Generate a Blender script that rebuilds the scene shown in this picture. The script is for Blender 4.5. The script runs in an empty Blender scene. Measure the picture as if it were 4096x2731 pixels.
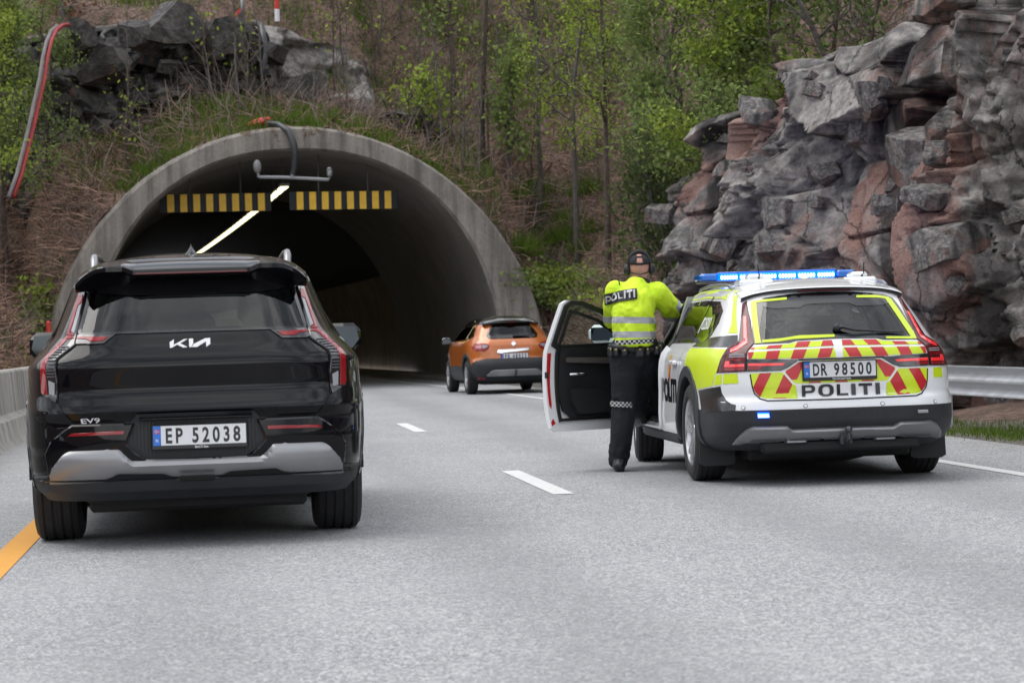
import bpy, math, random
import numpy as np
from mathutils import Vector, Matrix
from mathutils.geometry import delaunay_2d_cdt
from mathutils.bvhtree import BVHTree

# ------------------------------------------------------------------ camera, sky, sun, exposure
SC = bpy.context.scene
COL = SC.collection
CAM_H = 1.13
FPX = 9404.0                       # focal length in pixels of the 4096 px wide photograph
PITCH = math.atan(21.0 / FPX)      # camera looks this much below the horizon
ROLL = math.radians(1.85)
_f = Vector((0, math.cos(PITCH), -math.sin(PITCH)))
_u0 = Vector((0, math.sin(PITCH), math.cos(PITCH)))
_r0 = Vector((1, 0, 0))
CAM_R = _r0 * math.cos(ROLL) - _u0 * math.sin(ROLL)
CAM_U = _u0 * math.cos(ROLL) + _r0 * math.sin(ROLL)
CAM_F = _f
cam_data = bpy.data.cameras.new('camera')
cam = bpy.data.objects.new('camera', cam_data)
COL.objects.link(cam)
M_ = Matrix((CAM_R, CAM_U, -CAM_F)).transposed().to_4x4()
M_.translation = Vector((0, 0, CAM_H))
cam.matrix_world = M_
cam_data.sensor_width = 36.0
cam_data.lens = FPX / 4096 * 36
cam_data.clip_start = 0.1
cam_data.clip_end = 900
cam_data.dof.use_dof = True
cam_data.dof.focus_distance = 18.0
cam_data.dof.aperture_fstop = 5.6
SC.camera = cam

world = bpy.data.worlds.new('World')
SC.world = world
world.use_nodes = True
wn = world.node_tree
wn.nodes.clear()
SUN_EL, SUN_ROT = math.radians(64), math.radians(285)
w_out = wn.nodes.new('ShaderNodeOutputWorld')
w_bg = wn.nodes.new('ShaderNodeBackground')
w_sky = wn.nodes.new('ShaderNodeTexSky')
w_sky.sky_type = 'NISHITA'
w_sky.sun_disc = False
w_sky.sun_elevation = SUN_EL
w_sky.sun_rotation = SUN_ROT
w_tc = wn.nodes.new('ShaderNodeTexCoord')
w_map = wn.nodes.new('ShaderNodeMapping')
w_map.inputs['Scale'].default_value = (1.0, 1.0, 2.4)
w_noise = wn.nodes.new('ShaderNodeTexNoise')
w_noise.inputs['Scale'].default_value = 3.6
w_noise.inputs['Detail'].default_value = 7
w_noise.inputs['Roughness'].default_value = 0.58
w_ramp = wn.nodes.new('ShaderNodeValToRGB')
w_ramp.color_ramp.elements[0].position = 0.42
w_ramp.color_ramp.elements[0].color = (4.4, 4.8, 5.6, 1)
w_ramp.color_ramp.elements[1].position = 0.62
w_ramp.color_ramp.elements[1].color = (15.5, 15.5, 15.6, 1)
w_mix = wn.nodes.new('ShaderNodeMixRGB')
w_mix.inputs[0].default_value = 0.9
wn.links.new(w_tc.outputs['Generated'], w_map.inputs[0])
wn.links.new(w_map.outputs[0], w_noise.inputs['Vector'])
wn.links.new(w_noise.outputs['Fac'], w_ramp.inputs[0])
wn.links.new(w_sky.outputs[0], w_mix.inputs[1])
wn.links.new(w_ramp.outputs[0], w_mix.inputs[2])
wn.links.new(w_mix.outputs[0], w_bg.inputs[0])
w_bg.inputs[1].default_value = 0.105
wn.links.new(w_bg.outputs[0], w_out.inputs[0])

sun_data = bpy.data.lights.new('sun', 'SUN')
sun_data.energy = 1.2
sun_data.angle = math.radians(40)
sun_data.color = (1.0, 0.97, 0.92)
sun = bpy.data.objects.new('sun', sun_data)
COL.objects.link(sun)
sun.location = (0, 0, 60)
# sun_rotation r: azimuth measured from +Y towards +X
_sd = Vector((math.sin(SUN_ROT) * math.cos(SUN_EL), math.cos(SUN_ROT) * math.cos(SUN_EL), math.sin(SUN_EL)))
sun.rotation_euler = (-_sd).to_track_quat('-Z', 'Y').to_euler()

SC.view_settings.view_transform = 'Standard'
SC.view_settings.look = 'None'
SC.view_settings.gamma = 1
SC.view_settings.exposure = 0.5
SC.cycles.use_denoising = True
SC.cycles.max_bounces = 6
SC.cycles.diffuse_bounces = 3
SC.cycles.adaptive_threshold = .02
SC.cycles.transparent_max_bounces = 12
SC.cycles.caustics_reflective = False
SC.cycles.caustics_refractive = False
SC.cycles.sample_clamp_indirect = 6

RNG = random.Random(7)

def ray(px, py):
    """direction through a pixel of the 4096 x 2731 photograph"""
    return (CAM_F + CAM_R * ((px - 2048) / FPX) + CAM_U * ((1365.5 - py) / FPX))

def at(px, py, Y):
    d = ray(px, py)
    return Vector((0, 0, CAM_H)) + d * (Y / d.y)

def ground(px, py, z=0.0):
    d = ray(px, py)
    return Vector((0, 0, CAM_H)) + d * ((z - CAM_H) / d.z)

# ------------------------------------------------------------------ materials
MATS = {}

def mat(name, color=(.5, .5, .5), rough=.5, metal=0.0, coat=0.0, spec=None, emit=None, estr=0.0,
        var=0.0, vscale=8.0, bump=0.0, bscale=60.0, ior=None, alpha=None, rvar=0.0):
    if name in MATS:
        return MATS[name]
    m = bpy.data.materials.new(name)
    m.use_nodes = True
    nt = m.node_tree
    b = nt.nodes['Principled BSDF']
    b.inputs['Base Color'].default_value = (*color, 1)
    b.inputs['Roughness'].default_value = rough
    b.inputs['Metallic'].default_value = metal
    b.inputs['Coat Weight'].default_value = coat
    b.inputs['Coat Roughness'].default_value = 0.03
    if spec is not None:
        b.inputs['Specular IOR Level'].default_value = spec
    if ior is not None:
        b.inputs['IOR'].default_value = ior
    if emit is not None:
        b.inputs['Emission Color'].default_value = (*emit, 1)
        b.inputs['Emission Strength'].default_value = estr
    if var > 0 or bump > 0 or rvar > 0:
        tc = nt.nodes.new('ShaderNodeTexCoord')
        if var > 0 or rvar > 0:
            n = nt.nodes.new('ShaderNodeTexNoise')
            n.inputs['Scale'].default_value = vscale
            n.inputs['Detail'].default_value = 6
            nt.links.new(tc.outputs['Object'], n.inputs['Vector'])
            if var > 0:
                r = nt.nodes.new('ShaderNodeMapRange')
                r.inputs['From Min'].default_value = .3
                r.inputs['From Max'].default_value = .7
                r.inputs['To Min'].default_value = 1 - var
                r.inputs['To Max'].default_value = 1 + var
                nt.links.new(n.outputs['Fac'], r.inputs['Value'])
                mx = nt.nodes.new('ShaderNodeVectorMath')
                mx.operation = 'SCALE'
                mx.inputs[0].default_value = color
                nt.links.new(r.outputs[0], mx.inputs['Scale'])
                nt.links.new(mx.outputs[0], b.inputs['Base Color'])
            if rvar > 0:
                r = nt.nodes.new('ShaderNodeMapRange')
                r.inputs['From Min'].default_value = .3
                r.inputs['From Max'].default_value = .7
                r.inputs['To Min'].default_value = max(0, rough - rvar)
                r.inputs['To Max'].default_value = rough + rvar
                nt.links.new(n.outputs['Fac'], r.inputs['Value'])
                nt.links.new(r.outputs[0], b.inputs['Roughness'])
        if bump > 0:
            n2 = nt.nodes.new('ShaderNodeTexNoise')
            n2.inputs['Scale'].default_value = bscale
            n2.inputs['Detail'].default_value = 4
            nt.links.new(tc.outputs['Object'], n2.inputs['Vector'])
            bp = nt.nodes.new('ShaderNodeBump')
            bp.inputs['Strength'].default_value = bump
            bp.inputs['Distance'].default_value = .02
            nt.links.new(n2.outputs['Fac'], bp.inputs['Height'])
            nt.links.new(bp.outputs[0], b.inputs['Normal'])
    MATS[name] = m
    return m

class NT:
    """small helper to write node trees"""
    def __init__(s, name):
        s.m = bpy.data.materials.new(name)
        s.m.use_nodes = True
        s.t = s.m.node_tree
        s.b = s.t.nodes['Principled BSDF']
        s.tc = s.t.nodes.new('ShaderNodeTexCoord')
        MATS[name] = s.m
    def n(s, typ, ins=None, **props):
        nd = s.t.nodes.new('ShaderNode' + typ)
        for k, v in props.items():
            setattr(nd, k, v)
        for k, v in (ins or {}).items():
            if hasattr(v, 'is_output'):
                s.t.links.new(v, nd.inputs[k])
            else:
                nd.inputs[k].default_value = v
        return nd
    def noise(s, scale, detail=5, rough=.55, vec=None, dist=0.0):
        return s.n('TexNoise', {'Vector': vec or s.tc.outputs['Object'], 'Scale': scale, 'Detail': detail, 'Roughness': rough, 'Distortion': dist}).outputs['Fac']
    def ramp(s, fac, stops, interp='LINEAR'):
        nd = s.n('ValToRGB', {0: fac})
        cr = nd.color_ramp
        cr.interpolation = interp
        while len(cr.elements) < len(stops):
            cr.elements.new(0.5)
        for e, (p, c) in zip(cr.elements, stops):
            e.position = p
            e.color = (*c, 1) if len(c) == 3 else c
        return nd.outputs[0]
    def mix(s, fac, a, b, blend='MIX'):
        return s.n('MixRGB', {0: fac, 1: a if hasattr(a, 'is_output') else (*a, 1), 2: b if hasattr(b, 'is_output') else (*b, 1)}, blend_type=blend).outputs[0]
    def math(s, op, a, b=0.0, c=None, clamp=False):
        ins = {0: a, 1: b}
        if c is not None:
            ins[2] = c
        return s.n('Math', ins, operation=op, use_clamp=clamp).outputs[0]
    def maprange(s, v, a, b, c=0., d=1.):
        return s.n('MapRange', {0: v, 1: a, 2: b, 3: c, 4: d}).outputs[0]
    def xyz(s, vec=None):
        o = s.n('SeparateXYZ', {0: vec or s.tc.outputs['Object']}).outputs
        return o[0], o[1], o[2]
    def bump(s, h, strength=.5, dist=.05):
        nd = s.n('Bump', {'Strength': strength, 'Distance': dist, 'Height': h})
        s.t.links.new(nd.outputs[0], s.b.inputs['Normal'])
        return nd
    def set(s, **k):
        for key, v in k.items():
            i = s.b.inputs[key.replace('_', ' ')]
            if hasattr(v, 'is_output'):
                s.t.links.new(v, i)
            else:
                i.default_value = (*v, 1) if isinstance(v, tuple) and len(v) == 3 and i.type == 'RGBA' else v
        return s.m

def glass_mat(name, tint=(.2, .22, .23), ior=1.55, rough=0.0):
    m = bpy.data.materials.new(name)
    m.use_nodes = True
    t = m.node_tree
    t.nodes.clear()
    o = t.nodes.new('ShaderNodeOutputMaterial')
    tr = t.nodes.new('ShaderNodeBsdfTransparent')
    tr.inputs[0].default_value = (*tint, 1)
    gl = t.nodes.new('ShaderNodeBsdfGlossy')
    gl.inputs['Roughness'].default_value = rough
    fr = t.nodes.new('ShaderNodeFresnel')
    fr.inputs[0].default_value = ior
    mx = t.nodes.new('ShaderNodeMixShader')
    t.links.new(fr.outputs[0], mx.inputs[0])
    t.links.new(tr.outputs[0], mx.inputs[1])
    t.links.new(gl.outputs[0], mx.inputs[2])
    t.links.new(mx.outputs[0], o.inputs[0])
    MATS[name] = m
    return m

# ------------------------------------------------------------------ object helpers
def obj(name, verts, faces, m, parent=None, smooth=False, mats=None, midx=None, auto=None):
    me = bpy.data.meshes.new(name)
    me.from_pydata([tuple(map(float, v)) for v in verts], [], [tuple(map(int, f)) for f in faces])
    for mm in (mats or [m]):
        me.materials.append(mm)
    if midx is not None:
        me.polygons.foreach_set('material_index', np.asarray(midx, dtype=np.int32))
    if smooth:
        me.polygons.foreach_set('use_smooth', np.ones(len(me.polygons), dtype=bool))
    me.update()
    if auto is not None:
        sharp_edges(me, auto)
    o = bpy.data.objects.new(name, me)
    COL.objects.link(o)
    if parent is not None:
        o.parent = parent
    return o

def sharp_edges(me, deg):
    me.polygons.foreach_set('use_smooth', np.ones(len(me.polygons), dtype=bool))
    me.set_sharp_from_angle(angle=math.radians(deg))

def empty(name, loc=(0, 0, 0), rz=0.0):
    o = bpy.data.objects.new(name, None)
    o.empty_display_size = .2
    COL.objects.link(o)
    o.location = loc
    o.rotation_euler = (0, 0, rz)
    return o

def tag(o, label=None, cat=None, group=None, kind=None):
    if label: o['label'] = label
    if cat: o['category'] = cat
    if group: o['group'] = group
    if kind: o['kind'] = kind
    return o

class MB:
    """collects simple shapes into one mesh"""
    def __init__(s):
        s.v = []; s.f = []; s.mi = []
    def add(s, vs, fs, mi=0):
        k = len(s.v)
        s.v += [tuple(v) for v in vs]
        s.f += [tuple(i + k for i in f) for f in fs]
        s.mi += [mi] * len(fs)
        return s
    def box(s, c, size, rot=None, mi=0, bev=0.0):
        hx, hy, hz = size[0] / 2, size[1] / 2, size[2] / 2
        if bev <= 0:
            vs = [Vector((x, y, z)) for x in (-hx, hx) for y in (-hy, hy) for z in (-hz, hz)]
            fs = [(0, 1, 3, 2), (4, 6, 7, 5), (0, 4, 5, 1), (2, 3, 7, 6), (0, 2, 6, 4), (1, 5, 7, 3)]
        else:
            b = min(bev, hx * .9, hy * .9, hz * .9)
            vs = []; idx = {}
            for sx in (-1, 1):
                for sy in (-1, 1):
                    for sz in (-1, 1):
                        for ax in range(3):
                            p = [sx * (hx - b), sy * (hy - b), sz * (hz - b)]
                            p[ax] = (sx, sy, sz)[ax] * (hx, hy, hz)[ax]
                            idx[(sx, sy, sz, ax)] = len(vs)
                            vs.append(Vector(p))
            fs = []
            for ax in range(3):
                o = [a for a in range(3) if a != ax]
                for sg in (-1, 1):
                    q = []
                    for (p1, p2) in ((-1, -1), (1, -1), (1, 1), (-1, 1)):
                        k = [0, 0, 0]; k[ax] = sg; k[o[0]] = p1; k[o[1]] = p2
                        q.append(idx[(*k, ax)])
                    fs.append(tuple(q))
            for ax in range(3):
                o = [a for a in range(3) if a != ax]
                for s1 in (-1, 1):
                    for s2 in (-1, 1):
                        q = []
                        for sg, which in ((-1, 0), (1, 0), (1, 1), (-1, 1)):
                            k = [0, 0, 0]; k[ax] = sg; k[o[0]] = s1; k[o[1]] = s2
                            q.append(idx[(*k, o[which])])
                        fs.append(tuple(q))
            for sx in (-1, 1):
                for sy in (-1, 1):
                    for sz in (-1, 1):
                        fs.append(tuple(idx[(sx, sy, sz, a)] for a in range(3)))
        if rot is not None:
            vs = [rot @ v for v in vs]
        c = Vector(c)
        return s.add([v + c for v in vs], fs, mi)
    def tube(s, pts, radii, seg=8, cap=True, mi=0, flat=1.0):
        pts = [Vector(p) for p in pts]
        if not hasattr(radii, '__len__'):
            radii = [radii] * len(pts)
        vs = []; fs = []
        prev = None
        for i, p in enumerate(pts):
            t = (pts[min(i + 1, len(pts) - 1)] - pts[max(i - 1, 0)])
            if t.length < 1e-9: t = Vector((0, 0, 1))
            t.normalize()
            if prev is None:
                a = Vector((0, 0, 1)) if abs(t.z) < .9 else Vector((1, 0, 0))
                n = t.cross(a).normalized()
            else:
                n = (prev - t * prev.dot(t))
                n = n.normalized() if n.length > 1e-6 else t.orthogonal().normalized()
            prev = n
            b = t.cross(n)
            for k in range(seg):
                a = 2 * math.pi * k / seg
                vs.append(p + (n * math.cos(a) + b * math.sin(a) * flat) * radii[i])
        for i in range(len(pts) - 1):
            for k in range(seg):
                k2 = (k + 1) % seg
                fs.append((i * seg + k, i * seg + k2, (i + 1) * seg + k2, (i + 1) * seg + k))
        if cap:
            fs.append(tuple(range(seg - 1, -1, -1)))
            fs.append(tuple((len(pts) - 1) * seg + k for k in range(seg)))
        return s.add(vs, fs, mi)
    def lathe(s, prof, seg=48, axis='x', c=(0, 0, 0), mi=0, closed=False):
        """prof: (along axis, radius)"""
        vs = []; fs = []
        n = len(prof)
        for k in range(seg):
            a = 2 * math.pi * k / seg
            for (t, r) in prof:
                p = (t, r * math.cos(a), r * math.sin(a))
                if axis == 'z': p = (p[1], p[2], p[0])
                elif axis == 'y': p = (p[2], p[0], p[1])
                vs.append((p[0] + c[0], p[1] + c[1], p[2] + c[2]))
        for k in range(seg):
            k2 = (k + 1) % seg
            for i in range(n - 1 + (1 if closed else 0)):
                j = (i + 1) % n
                fs.append((k * n + i, k * n + j, k2 * n + j, k2 * n + i))
        return s.add(vs, fs, mi)
    def prism(s, poly, y0, y1, plane='xz', mi=0):
        """extrude a 2D polygon along the third axis"""
        n = len(poly)
        def P(a, b, t):
            return {'xz': (a, t, b), 'xy': (a, b, t), 'yz': (t, a, b)}[plane]
        vs = [P(a, b, y0) for a, b in poly] + [P(a, b, y1) for a, b in poly]
        fs = [tuple(range(n)), tuple(range(2 * n - 1, n - 1, -1))]
        fs += [(i, i + n, (i + 1) % n + n, (i + 1) % n) for i in range(n)]
        return s.add(vs, fs, mi)
    def ell(s, c, r, nu=16, nv=10, rot=None, mi=0):
        vs = []; fs = []
        for j in range(nv + 1):
            ph = math.pi * j / nv
            for i in range(nu):
                th = 2 * math.pi * i / nu
                v = Vector((r[0] * math.sin(ph) * math.cos(th), r[1] * math.sin(ph) * math.sin(th), r[2] * math.cos(ph)))
                if rot is not None: v = rot @ v
                vs.append(v + Vector(c))
        for j in range(nv):
            for i in range(nu):
                i2 = (i + 1) % nu
                fs.append((j * nu + i, (j + 1) * nu + i, (j + 1) * nu + i2, j * nu + i2))
        return s.add(vs, fs, mi)
    def build(s, name, m, parent=None, smooth=False, auto=None):
        ms = m if isinstance(m, list) else [m]
        return obj(name, s.v, s.f, None, parent, smooth, mats=ms, midx=s.mi if len(ms) > 1 else None, auto=auto)

def in_poly(poly, x, y):
    """vectorised even-odd test"""
    x = np.asarray(x, float); y = np.asarray(y, float)
    r = np.zeros(x.shape, bool)
    n = len(poly)
    for i in range(n):
        x1, y1 = poly[i]; x2, y2 = poly[(i + 1) % n]
        if y1 == y2: continue
        c = ((y1 > y) != (y2 > y)) & (x < (x2 - x1) * (y - y1) / (y2 - y1) + x1)
        r ^= c
    return r

def resample(poly, step, closed=True):
    out = []
    n = len(poly)
    for i in range(n if closed else n - 1):
        a = np.array(poly[i], float); b = np.array(poly[(i + 1) % n], float)
        k = max(1, int(math.ceil(np.linalg.norm(b - a) / step)))
        for j in range(k):
            out.append(tuple(a + (b - a) * j / k))
    if not closed: out.append(tuple(poly[-1]))
    return out

def area2(poly):
    return sum(poly[i][0] * poly[(i + 1) % len(poly)][1] - poly[(i + 1) % len(poly)][0] * poly[i][1] for i in range(len(poly))) / 2

def inset(poly, d):
    """shrink a polygon by d (positive = inwards)"""
    n = len(poly); s = 1 if area2(poly) > 0 else -1
    out = []
    for i in range(n):
        p0 = np.array(poly[i - 1]); p1 = np.array(poly[i]); p2 = np.array(poly[(i + 1) % n])
        a = p1 - p0; b = p2 - p1
        a = a / (np.linalg.norm(a) + 1e-12); b = b / (np.linalg.norm(b) + 1e-12)
        na = np.array((-a[1], a[0])) * s; nb = np.array((-b[1], b[0])) * s
        m = na + nb
        L = np.linalg.norm(m)
        if L < 1e-6: m = na; k = 1
        else: m = m / L; k = 1 / max(.45, float(m @ na))
        out.append(tuple(p1 + m * d * k))
    return out

def round_poly(poly, r, seg=3):
    """round the corners of a polygon"""
    out = []
    n = len(poly)
    for i in range(n):
        p0 = np.array(poly[i - 1], float); p1 = np.array(poly[i], float); p2 = np.array(poly[(i + 1) % n], float)
        a = p0 - p1; b = p2 - p1
        la, lb = np.linalg.norm(a), np.linalg.norm(b)
        q = min(r, la * .45, lb * .45)
        A = p1 + a / (la + 1e-12) * q; B = p1 + b / (lb + 1e-12) * q
        for k in range(seg + 1):
            t = k / seg
            out.append(tuple((1 - t) ** 2 * A + 2 * t * (1 - t) * p1 + t * t * B))
    return out

def cdt_fill(loops, step, outer, holes=()):
    """triangulate polygon (outer minus holes) with interior points. loops = all boundary loops"""
    vs = []; es = []
    for lp in loops:
        k = len(vs); n = len(lp)
        vs += [Vector(p) for p in lp]
        es += [(k + i, k + (i + 1) % n) for i in range(n)]
    nb = len(vs)
    xs = [p[0] for p in outer]; ys = [p[1] for p in outer]
    gx = np.arange(min(xs) + step * .5, max(xs), step); gy = np.arange(min(ys) + step * .5, max(ys), step)
    if len(gx) and len(gy):
        G = np.array(np.meshgrid(gx, gy)).reshape(2, -1).T
        ok = in_poly(outer, G[:, 0], G[:, 1])
        for h in holes: ok &= ~in_poly(h, G[:, 0], G[:, 1])
        G = G[ok]
        if len(G):
            B = np.array([tuple(v) for v in vs])
            d = np.full(len(G), 1e9)
            for b in B: d = np.minimum(d, np.hypot(G[:, 0] - b[0], G[:, 1] - b[1]))
            G = G[d > step * .45]
            vs += [Vector((float(a), float(b))) for a, b in G]
    r = delaunay_2d_cdt(vs, es, [], 0, 1e-7)
    V = [tuple(v) for v in r[0]]; F = r[2]
    C = np.array([np.mean([V[i] for i in f], axis=0) for f in F])
    ok = in_poly(outer, C[:, 0], C[:, 1])
    for h in holes: ok &= ~in_poly(h, C[:, 0], C[:, 1])
    F = [tuple(f) for f, o in zip(F, ok) if o]
    # boundary edges of the result
    cnt = {}
    for f in F:
        for i in range(len(f)):
            a, b = f[i], f[(i + 1) % len(f)]
            cnt[(a, b)] = cnt.get((a, b), 0) + 1
    bd = [(a, b) for (a, b) in cnt if (b, a) not in cnt]
    return V, F, bd

def Zm(ox, oy, pts, s=2.6138):
    """points read off an enlargement of the photograph -> photograph pixels"""
    return [(ox + x / s, oy + y / s) for x, y in pts]

TEXT_CACHE = {}
def text_mesh(txt, bold=0.0):
    """2D outline fill of a string with the built-in font, normalised to cap height 1, x from 0"""
    key = (txt, bold)
    if key in TEXT_CACHE: return TEXT_CACHE[key]
    cu = bpy.data.curves.new('t', 'FONT')
    cu.body = txt
    cu.offset = bold
    cu.resolution_u = 4
    o = bpy.data.objects.new('t', cu)
    COL.objects.link(o)
    dg = bpy.context.evaluated_depsgraph_get()
    dg.update()
    me = bpy.data.meshes.new_from_object(o.evaluated_get(dg))
    V = [(v.co.x, v.co.y) for v in me.vertices]
    F = [tuple(p.vertices) for p in me.polygons]
    bpy.data.objects.remove(o); bpy.data.curves.remove(cu); bpy.data.meshes.remove(me)
    V = np.array(V)
    V[:, 0] -= V[:, 0].min()
    V[:, 1] /= .7                       # cap height of the built-in font is about 0.7
    TEXT_CACHE[key] = (V, F)
    return V, F

# block letters for wide bold lettering (unit box 0..1 wide, 0..1 high)
def _arc(cx, cy, rx, ry, a0, a1, n=10):
    return [(cx + rx * math.cos(math.radians(a0 + (a1 - a0) * i / n)), cy + ry * math.sin(math.radians(a0 + (a1 - a0) * i / n))) for i in range(n + 1)]
def _sq(cx, cy, rx, ry, n=28, e=2.8):
    out = []
    for i in range(n):
        a = 2 * math.pi * i / n
        c, s = math.cos(a), math.sin(a)
        out.append((cx + rx * math.copysign(abs(c) ** (2 / e), c), cy + ry * math.copysign(abs(s) ** (2 / e), s)))
    return out
BLOCK = {
    'P': ([[(0, 0), (.26, 0), (.26, .33), (.68, .33)] + _arc(.68, .665, .32, .335, -90, 90) + [(0, 1)]],
          [[(.26, .52), (.62, .52)] + _arc(.62, .665, .12, .145, -90, 90) + [(.26, .81)]]),
    'O': ([_sq(.5, .5, .5, .53)], [_sq(.5, .5, .24, .33)]),
    'L': ([[(0, 0), (1, 0), (1, .22), (.3, .22), (.3, 1), (0, 1)]], []),
    'I': ([[(0, 0), (1, 0), (1, 1), (0, 1)]], []),
    'T': ([[(.36, 0), (.64, 0), (.64, .78), (1, .78), (1, 1), (0, 1), (0, .78), (.36, .78)]], []),
}
# ------------------------------------------------------------------ car body builder
KT = 1.5
class Car:
    """Body as a stack of plan outlines. Local frame: x right, y forward from the rear bumper, z up."""
    def __init__(s, root, origin, psi, table, ycR, ycF, nF=5.0, smooth=.012):
        s.root = root; s.o = Vector((origin[0], origin[1], 0)); s.psi = psi
        s.fw = Vector((-math.sin(psi), math.cos(psi), 0)); s.rt = Vector((math.cos(psi), math.sin(psi), 0))
        T = np.array(table, float)                 # z, yb, yf, w, n
        s.T = T; s.ycR = ycR; s.ycF = ycF; s.nF = nF; s.sm = smooth
        s.zt = T[-1, 0]; s.zb = T[0, 0]
        root.location = s.o; root.rotation_euler = (0, 0, psi)
    def prm(s, z, col):
        z = np.asarray(z, float)
        if s.sm <= 0:
            return np.interp(z, s.T[:, 0], s.T[:, col])
        return sum(np.interp(z + k * s.sm, s.T[:, 0], s.T[:, col]) for k in (-1, -.5, 0, .5, 1)) / 5
    def rear(s, th, z):
        w = s.prm(z, 3); n = s.prm(z, 4); L = s.ycR - s.prm(z, 1)
        sn, cs = np.sin(th), np.cos(th)
        r = ((np.abs(sn) / w) ** n + (np.abs(cs) / L) ** n) ** (-1 / n)
        return r * sn, s.ycR - r * cs
    def sidex(s, y, z):
        y = np.asarray(y, float); z = np.asarray(z, float)
        w = s.prm(z, 3); n = s.prm(z, 4); L = s.ycR - s.prm(z, 1); Lf = s.prm(z, 2) - s.ycF
        t = np.where(y < s.ycR, (s.ycR - y) / L, np.where(y > s.ycF, (y - s.ycF) / np.maximum(Lf, .05), 0))
        e = np.where(y > s.ycF, s.nF, n)
        t = np.clip(t, 0, .99999)
        return w * (1 - t ** e) ** (1 / e)
    def map(s, kind, a, b):
        a = np.asarray(a, float); b = np.asarray(b, float)
        if kind == 'R':
            x, y = s.rear(a / KT, b)
            return np.stack([x, y, b], -1)
        sg = -1 if kind == 'SL' else 1
        return np.stack([sg * s.sidex(a, b), a, b], -1)
    def nrm(s, kind, a, b, e=.012):
        a = np.asarray(a, float); b = np.asarray(b, float)
        da = s.map(kind, a + e, b) - s.map(kind, a - e, b)
        db = s.map(kind, a, b + e) - s.map(kind, a, b - e)
        n = np.cross(da, db)
        n /= np.linalg.norm(n, axis=-1, keepdims=True) + 1e-12
        if kind == 'SL': n = -n
        return n
    def surf(s, kind, a, b, off):
        return s.map(kind, a, b) + s.nrm(kind, a, b) * np.asarray(off)[..., None]
    def local(s, p):
        d = Vector(p) - s.o
        return Vector((d.dot(s.rt), d.dot(s.fw), d.z))
    def _inside(s, p):
        x, y, z = p
        if z > s.zt or z < s.zb: return False
        yb = float(s.prm(z, 1))
        if y < yb: return False
        return abs(x) < float(s.sidex(y, z))
    def hit(s, px, py):
        c = s.local((0, 0, CAM_H)); d = ray(px, py)
        d = Vector((d.dot(s.rt), d.dot(s.fw), d.z)); d /= d.y
        t0 = -c.y - .3; N = 200
        ts = t0 + np.arange(N) * .022
        X = c.x + d.x * ts; Y = c.y + ts; Z = c.z + d.z * ts
        yb = s.prm(Z, 1)
        ins = (Z < s.zt) & (Z > s.zb) & (Y > yb)
        ins &= np.abs(X) < s.sidex(np.maximum(Y, yb + 1e-4), Z)
        if not ins.any():
            # nearest approach: closest point to the outline
            sc = np.abs(X) - s.sidex(np.maximum(Y, yb + .02), Z)
            sc = np.where(Y > yb, sc, 1e9)
            k = int(np.argmin(sc))
            return Vector((X[k], Y[k], Z[k]))
        k = int(np.argmax(ins))
        lo, hi = ts[k] - .022, ts[k]
        for _ in range(12):
            m = (lo + hi) / 2
            if s._inside((c.x + d.x * m, c.y + m, c.z + d.z * m)): hi = m
            else: lo = m
        return Vector((c.x + d.x * hi, c.y + hi, c.z + d.z * hi))
    def par(s, kind, p):
        if kind == 'R':
            return (math.atan2(p.x, s.ycR - p.y) * KT, p.z)
        return (p.y, p.z)
    def px(s, kind, pts):
        """photograph pixels -> surface parameters"""
        return [s.par(kind, s.hit(*p)) for p in pts]
    def plane_px(s, pts, y):
        """photograph pixels -> (x, z) on the cross plane y of the car"""
        out = []
        c = s.local((0, 0, CAM_H))
        for p in pts:
            d = ray(*p); d = Vector((d.dot(s.rt), d.dot(s.fw), d.z))
            t = (y - c.y) / d.y
            out.append((c.x + d.x * t, c.z + d.z * t))
        return out
    @staticmethod
    def flip(poly):
        return [(-a, b) for a, b in poly]
    # --- pieces lying on the body
    def patch(s, name, kind, poly, m, off=.004, depth=.01, bev=0.0, step=.03, holes=(), parent=None, smooth=True, rnd=0.0, lift=None):
        if rnd > 0: poly = round_poly(poly, rnd)
        P = resample(poly, step)
        H = [resample(h, step) for h in holes]
        V, F, bd = cdt_fill([P] + H, step, P, H)
        A = np.array(V)
        offs = np.full(len(A), off)
        if lift is not None: offs = offs + np.array([lift(a, b) for a, b in A])
        if bev > 0:                                  # pull the boundary in a little: a rounded edge
            bset = sorted({i for e in bd for i in e})
            low = s.surf(kind, A[bset, 0], A[bset, 1], offs[bset] - bev)
            # move the top boundary inwards
            nb = {}
            for (i, j) in bd:
                d = A[j] - A[i]; L = np.linalg.norm(d) + 1e-12
                nn = np.array((-d[1], d[0])) / L
                nb.setdefault(i, []).append(nn); nb.setdefault(j, []).append(nn)
            A2 = A.copy()
            for i in bset:
                q = np.mean(nb[i], axis=0); L = np.linalg.norm(q)
                A2[i] += q / (L + 1e-9) * bev
            top = s.surf(kind, A2[:, 0], A2[:, 1], offs)
        else:
            bset = sorted({i for e in bd for i in e})
            low = None
            top = s.surf(kind, A[:, 0], A[:, 1], offs)
        verts = [tuple(p) for p in top]; faces = []
        flip = kind == 'SL'
        for f in F: faces.append(f if not flip else tuple(reversed(f)))
        ring = {i: i for i in bset}
        if low is not None:
            k = len(verts); verts += [tuple(p) for p in low]
            nr = {i: k + q for q, i in enumerate(bset)}
            for (i, j) in bd:
                q = (ring[j], ring[i], nr[i], nr[j])
                faces.append(q if not flip else tuple(reversed(q)))
            ring = nr
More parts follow.
